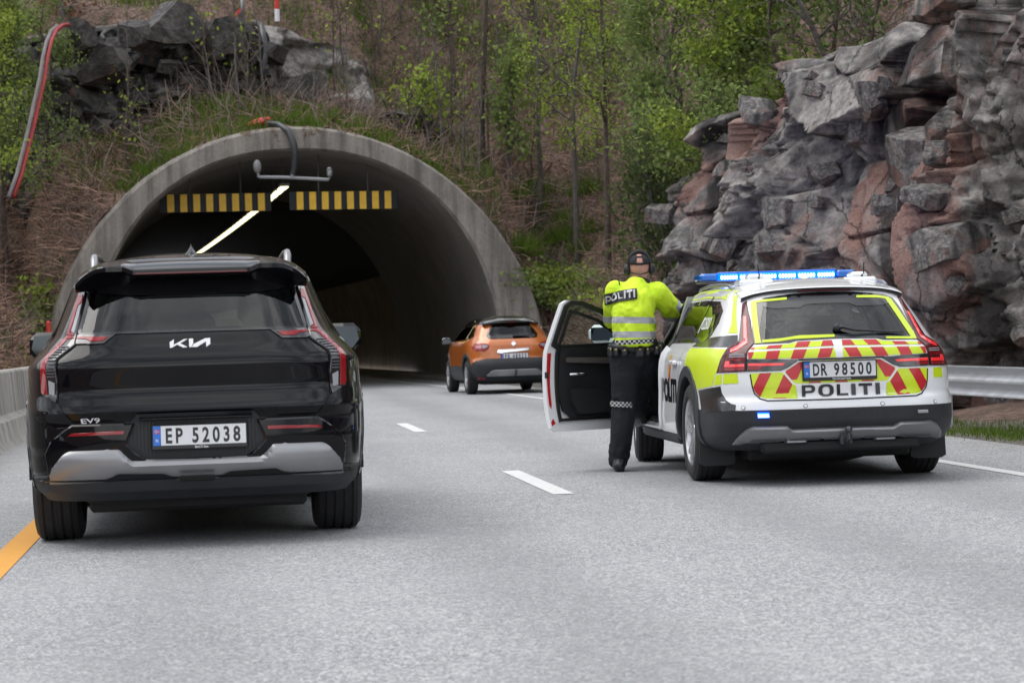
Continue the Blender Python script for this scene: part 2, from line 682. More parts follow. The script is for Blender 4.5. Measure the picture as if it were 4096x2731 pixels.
        if depth > 0:
            base = s.surf(kind, A[bset, 0], A[bset, 1], offs[bset] - depth)
            k = len(verts); verts += [tuple(p) for p in base]
            nr = {i: k + q for q, i in enumerate(bset)}
            for (i, j) in bd:
                q = (ring[j], ring[i], nr[i], nr[j])
                faces.append(q if not flip else tuple(reversed(q)))
        o = obj(name, verts, faces, m, parent or s.root, auto=38 if smooth else None)
        return o
    def line(s, name, kind, pts, width, m, off=.003, parent=None):
        """a narrow strip along a path on the surface"""
        P = resample(pts, .03, closed=False)
        A = np.array(P)
        T = np.gradient(A, axis=0); T /= np.linalg.norm(T, axis=1, keepdims=True) + 1e-9
        N = np.stack([-T[:, 1], T[:, 0]], 1) * width / 2
        L = s.surf(kind, A[:, 0] + N[:, 0], A[:, 1] + N[:, 1], np.full(len(A), off))
        R = s.surf(kind, A[:, 0] - N[:, 0], A[:, 1] - N[:, 1], np.full(len(A), off))
        n = len(A)
        return obj(name, list(L) + list(R), [(i, i + 1, n + i + 1, n + i) for i in range(n - 1)], m, parent or s.root)
    def letters(s, name, kind, V, F, p0, p1, height, m, off=.004, parent=None):
        """2D letter mesh (x 0..w, cap height 1) laid from p0 to p1 (surface parameters, baseline)"""
        V = np.array(V, float); w = V[:, 0].max()
        p0 = np.array(p0); p1 = np.array(p1)
        up = np.array((0, height))
        A = p0 + (p1 - p0) * (V[:, :1] / w) + up * V[:, 1:2]
        P = s.surf(kind, A[:, 0], A[:, 1], np.full(len(A), off))
        return obj(name, P, F, m, parent or s.root)
    # --- the shell
    def shell(s, name, face_mat, mats, arches=(), cut=(), zstep=.022, crown=.05, nth=84, bend=0.0, bottom=True, keep=None):
        zs = np.arange(s.zb, s.zt + 1e-6, zstep)
        zs = np.unique(np.concatenate([zs, [s.zt], s.T[:, 0]]))
        zs = zs[np.concatenate([[True], np.diff(zs) > zstep * .35])]
        th = np.linspace(-math.pi / 2, math.pi / 2, 1500)
        zr = s.zb + .45 * (s.zt - s.zb)
        x, y = s.rear(th, np.full_like(th, zr))
        d = np.concatenate([[0], np.cumsum(np.hypot(np.diff(x), np.diff(y)))])
        ths = np.interp(np.linspace(0, d[-1], nth), d, th)
        ys = np.linspace(s.ycR, s.ycF, 14)[1:-1]
        cols = [('R', t) for t in ths] + [('S', 1, yy) for yy in ys]
        fths = np.linspace(math.pi / 2, -math.pi / 2, 34)
        cols += [('F', t) for t in fths] + [('S', -1, yy) for yy in ys[::-1]]
        nc = len(cols)
        def ringpts(z):
            out = np.zeros((nc, 3)); out[:, 2] = z
            X, Y = s.rear(ths, np.full(nth, z)); out[:nth, 0] = X; out[:nth, 1] = Y
            w = float(s.prm(z, 3)); yf = float(s.prm(z, 2)); k = nth
            for yy in ys: out[k, 0] = w; out[k, 1] = yy; k += 1
            sn, cs = np.sin(fths), np.cos(fths); Lf = max(.05, yf - s.ycF)
            r = ((np.abs(sn) / w) ** s.nF + (np.abs(cs) / Lf) ** s.nF) ** (-1 / s.nF)
            out[k:k + len(fths), 0] = r * sn; out[k:k + len(fths), 1] = s.ycF + r * cs; k += len(fths)
            for yy in ys[::-1]: out[k, 0] = -w; out[k, 1] = yy; k += 1
            return out
        V = np.concatenate([ringpts(z) for z in zs])
        faces = []; mi = []
        nz = len(zs)
        for i in range(nz - 1):
            zc = (zs[i] + zs[i + 1]) / 2
            for j in range(nc):
                j2 = (j + 1) % nc
                f = (i * nc + j, i * nc + j2, (i + 1) * nc + j2, (i + 1) * nc + j)
                c = (V[f[0]] + V[f[1]] + V[f[2]] + V[f[3]]) / 4
                faces.append((f, c, zc))
        # openings and wheel arches
        drop = np.zeros(len(faces), bool)
        C = np.array([f[1] for f in faces])
        TH = np.arctan2(C[:, 0], s.ycR - C[:, 1]) * KT
        for kind, poly in cut:
            if kind == 'R': drop |= (C[:, 1] < s.ycR) & in_poly(poly, TH, C[:, 2])
            elif kind == 'FN': drop |= poly(C)
            else:
                sg = -1 if kind == 'SL' else 1
                drop |= (C[:, 0] * sg > .3) & in_poly(poly, C[:, 1], C[:, 2])
        arch = np.zeros(len(faces), bool)
        for (yw, zw, R) in arches:
            arch |= (np.abs(C[:, 0]) > .45) & ((C[:, 1] - yw) ** 2 + (C[:, 2] - zw) ** 2 < R * R)
        kv = set(); av = set()
        for k, (f, c, zc) in enumerate(faces):
            (av if arch[k] else kv).update(f)
        for v in av & kv:
            p = V[v]
            for (yw, zw, R) in arches:
                d = math.hypot(p[1] - yw, p[2] - zw)
                if abs(p[0]) > .45 and abs(d - R) < .12 and p[2] > s.zb + .002:
                    ny = yw + (p[1] - yw) / d * R; nz_ = zw + (p[2] - zw) / d * R
                    nz_ = max(nz_, s.zb + .001)
                    V[v] = (math.copysign(float(s.sidex(ny, nz_)), p[0]), ny, nz_)
                    break
        out = []; removed = []
        for k, (f, c, zc) in enumerate(faces):
            if arch[k]: continue
            if drop[k]:
                removed.append(f); continue
            out.append(f); mi.append(face_mat(c, TH[k]))
        # roof cap: outline shrinks towards the roof centre line
        V = [tuple(v) for v in V]
        top = ringpts(zs[-1]); last = (nz - 1) * nc
        ymid0, ymid1 = top[:, 1].min() + .5, top[:, 1].max() - .5
        rings = 12
        for q in range(1, rings + 1):
            f_ = q / rings; sc = 1 - f_
            k0 = len(V)
            for p in top:
                ty = min(max(p[1], ymid0), ymid1)
                V.append((p[0] * sc, ty + (p[1] - ty) * sc, s.zt + crown * (1 - sc * sc)))
            for j in range(nc):
                j2 = (j + 1) % nc
                out.append((last + j, last + j2, k0 + j2, k0 + j)); mi.append(face_mat(Vector((0, 2, s.zt + .1)), 0))
            last = k0
        if bottom:
            k0 = len(V); V.append((0, (s.ycR + s.ycF) / 2, s.zb + .01))
            for j in range(nc):
                out.append(((j + 1) % nc, j, k0)); mi.append(len(mats) - 1)
        if bend:
            V = [(x, y, z - (bend * max(0, (y - (s.ycR + .2))) ** 2 if z > s.zt - .03 else 0)) for x, y, z in V]
        o = obj(name, V, out, None, s.root, mats=mats, midx=mi, auto=32)
        return o

def wheel(parent, c, r, width, rim_r, side, tyre_m, rim_m, dark_m, spokes=5, steer=0.0, grooves=4, twin=True):
    """wheel > tyre, rim, brake_disc; side = -1 left, +1 right (outer face)"""
    e = empty('wheel', c, steer)
    e.parent = parent
    hw = width / 2
    prof = [(-hw * .80, rim_r), (-hw * .97, rim_r + .02), (-hw, (rim_r + r) / 2), (-hw * .96, r - .035), (-hw * .80, r - .006)]
    gx = [(-.56), (-.19), (.19), (.56)] if grooves == 4 else [-.4, 0, .4]
    for g in gx:
        a, b = (g - .055) * hw, (g + .055) * hw
        prof += [(a - .0005, r), (a + .002, r - .009), (b - .002, r - .009), (b + .0005, r)]
    prof += [(hw * .80, r - .006), (hw * .96, r - .035), (hw, (rim_r + r) / 2), (hw * .97, rim_r + .02), (hw * .80, rim_r)]
    MB().lathe(prof, 64).build('tyre', tyre_m, e, auto=35)
    m = MB()
    o = side * hw
    m.lathe([(o * .82, rim_r + .004), (o * .86, rim_r + .008), (o * .90, rim_r - .004), (o * .80, rim_r - .02), (o * .3, rim_r - .035), (-o * .8, rim_r - .01)], 48)
    m.lathe([(o * .72, .001), (o * .74, .03), (o * .70, .062), (o * .5, .07)], 24)
    for k in range(spokes):
        a = 2 * math.pi * k / spokes + .3
        for dv in ((-.17, .17) if twin else (0,)):
            a1 = a + dv * .55; a2 = a + dv * 1.25
            p0 = Vector((o * .68, math.cos(a1) * .05, math.sin(a1) * .05)); p1 = Vector((o * .84, math.cos(a2) * (rim_r - .006), math.sin(a2) * (rim_r - .006)))
            t = Vector((0, -math.sin(a), math.cos(a)))
            w0, w1 = (.019, .015) if twin else (.03, .028)
            q = [p0 - t * w0, p0 + t * w0, p1 + t * w1, p1 - t * w1]
            dx = Vector((-o * .22, 0, 0))
            inn = [v + dx + t * (-.006 if i in (1, 2) else .006) * -1 for i, v in enumerate(q)]
            mid = (p0 + p1) / 2 + Vector((o * .045, 0, 0))
            m.add(q + [v + dx for v in q], [(0, 1, 2, 3), (4, 7, 6, 5), (0, 4, 5, 1), (1, 5, 6, 2), (2, 6, 7, 3), (3, 7, 4, 0)])
    m.build('rim', rim_m, e, auto=35)
    MB().lathe([(o * .25, .02), (o * .25, rim_r - .045), (o * .12, rim_r - .045), (o * .12, .02)], 32).build('brake_disc', dark_m, e, auto=35)
    return e

def plate(parent, c, tilt, txt, w=.52, h=.11, frame_txt=None, gap=.80, blur=False):
    """number plate: frame, white field, blue strip with flag and N, characters. Faces -y."""
    e = empty('number_plate', c); e.parent = parent
    e.rotation_euler = (tilt, 0, 0)
    low = .022 if frame_txt else .008
    MB().box((0, .008, -(low - .008) / 2), (w + .018, .016, h + .008 + low + .002), bev=.004).build('plate_frame', mat('plate_frame_black', (.012, .012, .014), .35), e, auto=40)
    MB().box((.022, -.0015, 0), (w - .044, .003, h), bev=.001).build('plate_field', mat('plate_white', (.72, .73, .74), .35), e)
    MB().box((-w / 2 + .022, -.0015, 0), (.042, .0032, h), bev=.001).build('country_strip', mat('plate_blue', (.02, .16, .62), .35), e)
    fl = MB(); x0 = -w / 2 + .022; zf = h * .22
    fl.box((x0, -.0038, zf), (.030, .001, .022))
    fo = fl.build('flag_field', mat('flag_red', (.55, .03, .05), .4), e)
    cr = MB(); cr.box((x0 - .004, -.0048, zf), (.006, .001, .022)).box((x0 - .011, -.0048, zf), (.008, .001, .006)).box((x0 + .007, -.0048, zf), (.016, .001, .006))
    cr.build('flag_cross', mat('plate_white'), e)
    c2 = MB(); c2.box((x0 - .004, -.0056, zf), (.003, .0008, .022)).box((x0, -.0058, zf), (.030, .0008, .003))
    c2.build('flag_inner_cross', mat('plate_blue'), e)
    V, F = text_mesh('N', .02)
    V = V * .018; V[:, 0] -= V[:, 0].max() / 2
    obj('country_letter', [(x0 + a, -.0042, b - h * .32) for a, b in V], F, mat('plate_white'), e)
    ch = mat('plate_ink', (.02, .022, .025), .45)
    H = h * .74
    xs = -w / 2 + .060; total = w / 2 - .022 - xs
    n = len(txt); unit = total / (sum(.55 if q == ' ' else 1 for q in txt))
    x = xs
    for q in txt:
        if q == ' ':
            x += unit * .55; continue
        V, F = text_mesh(q, .030)
        V = V.copy(); ww = V[:, 0].max()
        sx = min(H * .98, unit * gap / ww)
        obj('character', [(x + unit * .5 + (a - ww / 2) * sx, -.0040, b * H - H / 2) for a, b in V], F, ch, e)
        x += unit
    if frame_txt:
        V, F = text_mesh(frame_txt, .012)
        sc = .0150
        ww = V[:, 0].max() * sc * .8
        obj('dealer_lettering', [(a * sc * .8 - ww / 2 + .01, -.0012, b * sc - h / 2 - .0185) for a, b in V], F, mat('plate_white'), e)
    return e

def block_word(word, widths, gap):
    """wide block lettering as 2D mesh, cap height 1"""
    V = []; F = []; x = 0
    for ch, w in zip(word, widths):
        outs, holes = BLOCK[ch]
        O = [(x + a * w, b) for a, b in outs[0]]; H = [[(x + a * w, b) for a, b in h] for h in holes]
        v, f, bd = cdt_fill([O] + H, 5.0, O, H)
        k = len(V); V += v; F += [tuple(i + k for i in q) for q in f]
        x += w + gap
    return np.array(V), F
# ------------------------------------------------------------------ lie of the land
_ys = np.arange(-120, 260, .25)
_sl = np.interp(_ys, [30, 57, 110, 260], [-.123, -.178, -.20, -.22])
_xs = np.concatenate([[0], np.cumsum((_sl[1:] + _sl[:-1]) / 2 * .25)])
_xs += .14 - np.interp(18.2, _ys, _xs)
def XL(Y): return np.interp(Y, _ys, _xs)          # the dashed lane line
def road_pt(d, Y, z=0.0):
    """point at offset d (right positive) from the lane line"""
    s = np.interp(Y, _ys, _sl); k = 1 / math.sqrt(1 + s * s)
    return Vector((float(XL(Y)) + d * k, float(Y) - d * s * k, z))
PORTAL_Y = 57.0

def hash2(i, j, seed):
    h = (i.astype(np.int64) * 374761393 + j.astype(np.int64) * 668265263 + seed * 1442695041) & 0x7fffffff
    h = ((h ^ (h >> 13)) * 1274126177) & 0x7fffffff
    h = h ^ (h >> 16)
    return (h & 0xffffff) / float(0x1000000)
def vnoise(x, y, seed=0):
    x = np.asarray(x, float); y = np.asarray(y, float)
    i, j = np.floor(x).astype(int), np.floor(y).astype(int)
    u, v = x - i, y - j
    u = u * u * (3 - 2 * u); v = v * v * (3 - 2 * v)
    a, b, c, d = hash2(i, j, seed), hash2(i + 1, j, seed), hash2(i, j + 1, seed), hash2(i + 1, j + 1, seed)
    return (a * (1 - u) + b * u) * (1 - v) + (c * (1 - u) + d * u) * v
def fbm(x, y, seed=0, oct=4):
    s = 0; a = .5; t = 0
    for k in range(oct):
        s = s + a * vnoise(np.asarray(x) * 2 ** k, np.asarray(y) * 2 ** k, seed + k * 17); t += a; a *= .5
    return s / t - .5
def sstep(a, b, x):
    t = np.clip((np.asarray(x, float) - a) / (b - a), 0, 1)
    return t * t * (3 - 2 * t)
def arch_outer(d):
    return 6.35 * np.sqrt(np.clip(1 - (np.asarray(d, float) / 6.15) ** 2, 0, 1))

def wall_top(Y):
    return np.interp(Y, [0, 14, 22, 28.5, 30, 35.5, 41, 43, 45.5, 46.8, 48], [.6, 4.0, 7.6, 6.8, 6.0, 5.9, 5.3, 4.6, 4.2, 2.8, 1.5])

_al = math.atan(.178); _pc = (float(XL(PORTAL_Y)) + .24, PORTAL_Y)
def portal_xy(X, Y):
    rx, ry = np.asarray(X, float) - _pc[0], np.asarray(Y, float) - _pc[1]
    return rx * math.cos(_al) + ry * math.sin(_al), -rx * math.sin(_al) + ry * math.cos(_al)
def slab_at(Y): return sstep(31, 33.5, Y) * sstep(43, 40, Y)
def H(X, Y):
    """height of the ground"""
    X = np.asarray(X, float); Y = np.asarray(Y, float)
    d = X - XL(Y)
    dp, tp = portal_xy(X, Y)
    n1 = fbm(X * .35, Y * .35, 3, 4); n2 = fbm(X * .12, Y * .12, 11, 3)
    # left side of the cutting
    left = np.where(d < -5.9, np.minimum((-5.9 - d) * .62, 6 + (-12 - d) * .1), 0)
    left = left * sstep(20, 44, Y) + np.where(d < -6, (-6 - d) * .20 + np.clip(-d - 14, 0, 60) * .10, 0) * (1 - sstep(20, 44, Y))
    # right side: rock face, then a brushy slope up to the portal
    d0 = 8.6 + sstep(31, 34, Y) * sstep(43.5, 40, Y) * 1.6
    right = np.where(d > d0, np.minimum((d - d0) * 3.0, wall_top(Y) * .93) + np.maximum(0, d - d0 - 2) * (.04 + .29 * sstep(5, 25, Y)), 0)
    right_far = np.where(d > 5.4, (d - 5.4) * .80, 0)
    k = sstep(45.5, 48.5, Y)
    right = right * (1 - k) + right_far * k
    side = np.maximum(left, right)
    # front of the embankment beside the collar, slope above it
    ad = np.abs(dp)
    front = np.clip((tp + 6.5) * .85, 0, None)
    beside = np.clip((ad - 5.55) * 1.25, 0, None) + np.clip(tp, 0, None) * .9
    emb = np.where(ad > 5.5, np.minimum(front, beside), 0)
    over = arch_outer(dp) + .22 * tp
    base = 4.7 + .30 * tp
    sc = .955 + .06 * np.clip(tp, 0, 1.5)
    h0 = np.where(ad < 6.08 * sc, sc * arch_outer(dp / sc), .45 + np.clip(ad - 6.08 * sc, 0, None) * 1.25)
    behind = np.minimum(np.maximum(over, base), h0 - .10 + .80 * tp)
    cliff_left = 3.0 * sstep(8.6, 10.6, tp + n2 * 2) * sstep(-1.0, -4.5, X) * sstep(-19.5, -16.5, X)
    cliff_mid = 1.0 * sstep(6.5, 9.0, tp) * sstep(-6.5, -4, X) * sstep(1.5, -1.5, X)
    behind = behind + cliff_left + cliff_mid + np.maximum(0, tp - 11) * .16 + np.maximum(0, dp - 4.3) * .16 * sstep(0, 9, tp)
    z = np.where(tp > .15, np.maximum(behind, np.minimum(side, behind + 2.5)), np.where(tp > -8, np.maximum(side, emb), side))
    amp = np.where(tp > .15, sstep(.3, 4, tp), np.clip((np.abs(d) - 5.9) / 3, 0, 1))
    return z + (n1 * .9 + n2 * 1.2) * amp - .03

# ------------------------------------------------------------------ materials of the setting
nt = NT('asphalt')
n_big = nt.noise(.35, 4); n_mid = nt.noise(6, 5, .6)
vo = nt.n('TexVoronoi', {'Vector': nt.tc.outputs['Object'], 'Scale': 122.0})
cell = nt.n('SeparateColor', {0: vo.outputs['Color']}).outputs[0]
vo2 = nt.n('TexVoronoi', {'Vector': nt.tc.outputs['Object'], 'Scale': 48.0})
cell2 = nt.n('SeparateColor', {0: vo2.outputs['Color']}).outputs[1]
stone = nt.ramp(cell, [(0.0, (.09, .093, .099)), (.35, (.225, .23, .24)), (.7, (.37, .376, .386)), (.93, (.55, .553, .556)), (1.0, (.78, .78, .775))])
stone = nt.mix(nt.maprange(cell2, .80, .97, 0, .55), stone, (.58, .58, .575))
stone = nt.mix(nt.maprange(cell2, .0, .12, .40, 0), stone, (.10, .103, .11))
stone = nt.mix(nt.maprange(n_mid, .35, .65, 0, .25), stone, (.22, .225, .235))
# wheel tracks and stains run along the road
rx, ry, rz = nt.xyz()
along = nt.n('CombineXYZ', {0: nt.math('MULTIPLY', nt.math('ADD', rx, nt.math('MULTIPLY', ry, .125)), 1.0), 1: nt.math('MULTIPLY', ry, .05), 2: 0.0}).outputs[0]
tracks = nt.noise(1.1, 3, .5, vec=along)
stone = nt.mix(nt.maprange(tracks, .35, .65, 0, .28), stone, nt.mix(.5, stone, (.24, .245, .255)))
stone = nt.mix(nt.maprange(n_big, .40, .62, .0, .22), stone, (.40, .405, .41))
off_ = nt.math('ADD', rx, nt.math('ADD', nt.math('MULTIPLY', ry, .123), -2.38))      # distance from the lane line
wob = nt.math('MULTIPLY', nt.math('SUBTRACT', nt.noise(.6, 2), .5), .5)
trk = None
for c_ in (-2.6, -1.0, .95, 2.55):
    q = nt.maprange(nt.math('ABSOLUTE', nt.math('SUBTRACT', nt.math('ADD', off_, wob), c_)), .12, .55, 1, 0)
    trk = q if trk is None else nt.math('MAXIMUM', trk, q)
stone = nt.mix(nt.math('MULTIPLY', trk, .55), stone, nt.mix(.6, stone, (.17, .172, .18)))
stain = nt.noise(1.3, 6, .72, dist=.5)
stone = nt.mix(nt.maprange(stain, .60, .74, 0, .38), stone, (.19, .18, .155))
stone = nt.mix(nt.maprange(nt.noise(.5, 6, .75), .58, .70, 0, .22), stone, (.46, .455, .44))
edge = nt.maprange(nt.math('ABSOLUTE', nt.math('ADD', off_, .0)), 3.6, 4.9, 0, .45)
stone = nt.mix(nt.math('MULTIPLY', edge, nt.maprange(nt.noise(2.2, 5, .7), .35, .6, .2, 1)), stone, (.19, .17, .14))
nt.set(Base_Color=stone, Roughness=.82)
nt.bump(nt.math('ADD', vo.outputs['Distance'], nt.math('MULTIPLY', vo2.outputs['Distance'], .5)), .55, .006)
M_ASPH = nt.m

def paint(name, col):
    nt = NT(name)
    a = nt.noise(140, 3, .7); b = nt.noise(9, 5, .65)
    wear = nt.math('ADD', nt.math('MULTIPLY', a, .55), nt.math('MULTIPLY', b, .45))
    nt.set(Base_Color=nt.mix(nt.maprange(wear, .56, .66, 0, .85), col, (.20, .20, .21)), Roughness=.7)
    nt.bump(a, .4, .004)
    return nt.m
M_LINEW = paint('white_road_paint', (.66, .66, .65))
M_LINEY = paint('yellow_road_paint', (.68, .32, .045))

def concrete(name, c0, c1, moss=False, streak=True):
    nt = NT(name)
    x, y, z = nt.xyz()
    n1 = nt.noise(.9, 6, .6); n2 = nt.noise(14, 5, .6)
    col = nt.ramp(n1, [(.30, c0), (.70, c1)])
    col = nt.mix(nt.maprange(n2, .35, .7, 0, .35), col, tuple(q * .55 for q in c0))
    if streak:
        v = nt.n('CombineXYZ', {0: nt.math('MULTIPLY', x, 3.0), 1: nt.math('MULTIPLY', y, 3.0), 2: nt.math('MULTIPLY', z, .18)}).outputs[0]
        s = nt.noise(1.2, 5, .65, vec=v)
        col = nt.mix(nt.maprange(s, .48, .66, 0, .7), col, tuple(q * .36 for q in c0))
        col = nt.mix(nt.maprange(s, .46, .32, 0, .35), col, tuple(min(1, q * 1.35) for q in c1))
    if moss:
        mm = nt.noise(2.3, 6, .7)
        hz = nt.maprange(z, 5.2, 6.3, -.10, .10)
        k = nt.maprange(nt.math('ADD', mm, hz), .60, .66, 0, .85)
        col = nt.mix(k, col, nt.mix(nt.noise(8, 3), (.075, .052, .012), (.10, .045, .02)))
    nt.set(Base_Color=col, Roughness=.85)
    nt.bump(nt.math('ADD', n2, nt.math('MULTIPLY', n1, .6)), .35, .03)
    return nt.m
M_CONC = concrete('portal_concrete', (.20, .178, .155), (.34, .31, .275), moss=True)
M_LINING = concrete('lining_concrete', (.165, .148, .128), (.235, .215, .19), streak=False)
M_BARR = concrete('barrier_concrete', (.30, .285, .26), (.42, .405, .375))
M_PANEL = concrete('wall_panel_concrete', (.17, .12, .08), (.25, .18, .12))
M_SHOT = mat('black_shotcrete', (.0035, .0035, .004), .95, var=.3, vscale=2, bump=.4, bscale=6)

# hillside: leaf litter, bracken, moss and grass patches
nt = NT('hillside_litter')
n1 = nt.noise(.22, 5, .6); n2 = nt.noise(1.6, 6, .65); n3 = nt.noise(11, 6, .7)
lit = nt.ramp(n3, [(.26, (.05, .032, .024)), (.42, (.17, .108, .082)), (.56, (.31, .21, .165)), (.76, (.46, .345, .275))])
lit = nt.mix(nt.maprange(n2, .35, .65, 0, .7), lit, nt.ramp(n3, [(.3, (.020, .014, .011)), (.6, (.095, .062, .046)), (.8, (.17, .12, .085))]))
grn = nt.ramp(n3, [(.3, (.012, .022, .006)), (.55, (.045, .075, .016)), (.8, (.10, .14, .035))])
gm = nt.math('ADD', nt.math('MULTIPLY', n1, .6), nt.math('MULTIPLY', n2, .4))
nt.set(Base_Color=nt.mix(nt.maprange(gm, .53, .62, 0, .85), lit, grn), Roughness=.95)
nt.bump(nt.math('ADD', n3, n2), .9, .12)
M_HILL = nt.m
nt = NT('gravel_verge')
v = nt.n('TexVoronoi', {'Vector': nt.tc.outputs['Object'], 'Scale': 26.0})
c_ = nt.n('SeparateColor', {0: v.outputs['Color']}).outputs[0]
nt.set(Base_Color=nt.mix(nt.noise(3, 4), nt.ramp(c_, [(0, (.05, .045, .04)), (.6, (.13, .12, .105)), (1, (.30, .28, .26))]), (.09, .075, .055)), Roughness=.95)
nt.bump(v.outputs['Distance'], .8, .03)
M_GRAVEL = nt.m

def rock_mat(name, base=1.0, pink=.5, wet=.5, pscale=.35):
    nt = NT(name)
    x, y, z = nt.xyz()
    n1 = nt.noise(.8, 6, .62); n2 = nt.noise(4.5, 6, .65); n3 = nt.noise(28, 5, .7)
    # foliation: thin bands dipping along the wall
    vec = nt.n('CombineXYZ', {0: nt.math('MULTIPLY', x, .6), 1: nt.math('MULTIPLY', y, .35), 2: nt.math('ADD', nt.math('MULTIPLY', z, 1.5), nt.math('MULTIPLY', y, 1.3))}).outputs[0]
    bands = nt.noise(2.2, 5, .6, vec=vec, dist=.6)
    g = [tuple(q * base for q in c) for c in ((.022, .021, .021), (.070, .066, .064), (.155, .144, .135), (.30, .275, .252))]
    col = nt.ramp(n2, [(.28, g[0]), (.45, g[1]), (.60, g[2]), (.80, g[3])])
    col = nt.mix(nt.maprange(n1, .40, .62, 0, .75), col, nt.ramp(n2, [(.3, g[1]), (.7, g[3])]))
    col = nt.mix(nt.maprange(bands, .52, .66, 0, .35), col, g[0])
    pm = nt.noise(pscale, 5, .6, dist=.8)
    pk = nt.ramp(n3, [(.3, (.14, .060, .045)), (.55, (.29, .145, .108)), (.8, (.42, .26, .21))])
    col = nt.mix(nt.maprange(pm, .60 - .1 * pink, .67 - .1 * pink, 0, .82), col, pk)
    if wet > 0:
        wv_ = nt.n('CombineXYZ', {0: nt.math('MULTIPLY', x, .55), 1: nt.math('MULTIPLY', y, .55), 2: nt.math('MULTIPLY', z, .10)}).outputs[0]
        wm = nt.noise(1.1, 4, .6, vec=wv_)
        k = nt.maprange(wm, .54, .63, 0, .95 * wet)
        col = nt.mix(k, col, (.012, .009, .010))
    cv_ = nt.n('CombineXYZ', {0: nt.math('ADD', nt.math('MULTIPLY', x, 1.5), nt.math('MULTIPLY', n2, .8)), 1: nt.math('ADD', nt.math('MULTIPLY', y, .9), nt.math('MULTIPLY', n1, 1.2)), 2: nt.math('ADD', nt.math('MULTIPLY', z, 1.3), nt.math('MULTIPLY', x, .35))}).outputs[0]
    tone = nt.n('TexVoronoi', {'Vector': cv_, 'Scale': 1.3, 'Randomness': 1.0})
    tv = nt.n('SeparateColor', {0: tone.outputs['Color']}).outputs[0]
    col = nt.mix(nt.maprange(tv, .0, .5, .30, 0), col, nt.mix(.65, col, (.012, .012, .013)))
    col = nt.mix(nt.maprange(tv, .6, 1.0, 0, .30), col, nt.mix(.5, col, (.42, .40, .38)))
    jv = nt.n('CombineXYZ', {0: nt.math('ADD', x, nt.math('MULTIPLY', n2, .35)), 1: nt.math('ADD', nt.math('MULTIPLY', y, .8), nt.math('MULTIPLY', n1, .8)), 2: nt.math('ADD', nt.math('MULTIPLY', z, .55), nt.math('MULTIPLY', x, .2))}).outputs[0]
    jd = nt.n('TexVoronoi', {'Vector': jv, 'Scale': 1.15, 'Randomness': 1.0}, feature='DISTANCE_TO_EDGE').outputs['Distance']
    jm = nt.math('MULTIPLY', nt.maprange(jd, .004, .022, .85, 0), nt.maprange(nt.noise(.9, 3), .45, .55, 0, 1))
    col = nt.mix(jm, col, (.010, .009, .008))
    rust = nt.noise(1.7, 5, .6)
    col = nt.mix(nt.maprange(rust, .60, .72, 0, .4), col, (.13, .07, .035))
    nt.set(Base_Color=col, Roughness=.82)
    nt.bump(nt.math('ADD', nt.math('MULTIPLY', n3, .5), nt.math('ADD', n2, nt.math('MULTIPLY', tv, .15))), .85, .07)
    return nt.m
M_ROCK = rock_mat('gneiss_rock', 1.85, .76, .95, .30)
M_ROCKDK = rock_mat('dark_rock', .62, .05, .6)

# ------------------------------------------------------------------ ground, road, markings
def np_mesh(name, V, F, m, parent=None, smooth=False, mats=None, midx=None):
    me = bpy.data.meshes.new(name)
    V = np.asarray(V, np.float32); F = np.asarray(F, np.int32)
    k = F.shape[1]
    me.vertices.add(len(V)); me.vertices.foreach_set('co', V.ravel())
    me.loops.add(F.size); me.loops.foreach_set('vertex_index', F.ravel())
    me.polygons.add(len(F)); me.polygons.foreach_set('loop_start', np.arange(0, F.size, k, dtype=np.int32))
    for mm in (mats or [m]): me.materials.append(mm)
    if midx is not None: me.polygons.foreach_set('material_index', np.asarray(midx, np.int32))
    if smooth: me.polygons.foreach_set('use_smooth', np.ones(len(F), bool))
    me.update(calc_edges=True)
    o = bpy.data.objects.new(name, me); COL.objects.link(o)
    if parent is not None: o.parent = parent
    return o
def grid_faces(ni, nj, keep=None):
    i, j = np.meshgrid(np.arange(ni - 1), np.arange(nj - 1), indexing='ij')
    a = (i * nj + j).ravel()
    F = np.stack([a, a + 1, a + nj + 1, a + nj], 1)
    return F if keep is None else F[keep.ravel()]

def terrain(name, x0, x1, y0, y1, st, skip=None):
    gx = np.arange(x0, x1 + 1e-6, st); gy = np.arange(y0, y1 + 1e-6, st)
    GX, GY = np.meshgrid(gx, gy, indexing='ij')
    Z = H(GX, GY)
    d = GX - XL(GY)
    dp, tp = portal_xy(GX, GY)
    cor = (d > -5.3) & (d < 4.75) & (tp < .15)
    cor |= (np.abs(dp) < 5.75) & (tp > -6) & (tp < .15)
    bad = cor
    F = grid_faces(len(gx), len(gy))
    b = bad.ravel()
    F = F[~b[F].any(axis=1)]
    if skip is not None:
        c = np.stack([GX.ravel(), GY.ravel()], 1)[F].mean(axis=1)
        F = F[~skip(c[:, 0], c[:, 1])]
    F = F[:, ::-1]
    o = np_mesh(name, np.stack([GX.ravel(), GY.ravel(), Z.ravel()], 1), F, M_HILL, smooth=True)
    return tag(o, kind='structure')
near = lambda x, y: (x > -26) & (x < 22) & (y > 14) & (y < 84)
terrain('hillside', -26, 22, 14, 84, .35)
terrain('terrain', -130, 120, -110, 250, 3.0, skip=near)
Ys = np.concatenate([np.arange(-60, 20, 2.0), np.arange(20, 130, 1.0)])
def strip(name, d0, d1, z, m, ys, kind='structure', parent=None):
    V = []; 
    for y in ys:
        V.append(road_pt(d0, y, z)); V.append(road_pt(d1, y, z))
    F = [(2 * i, 2 * i + 1, 2 * i + 3, 2 * i + 2) for i in range(len(ys) - 1)]
    o = obj(name, V, F, m, parent)
    if kind and parent is None: tag(o, kind=kind)
    return o
strip('ground', -130, 130, -.25, M_GRAVEL, np.arange(-110, 75, 3.0))
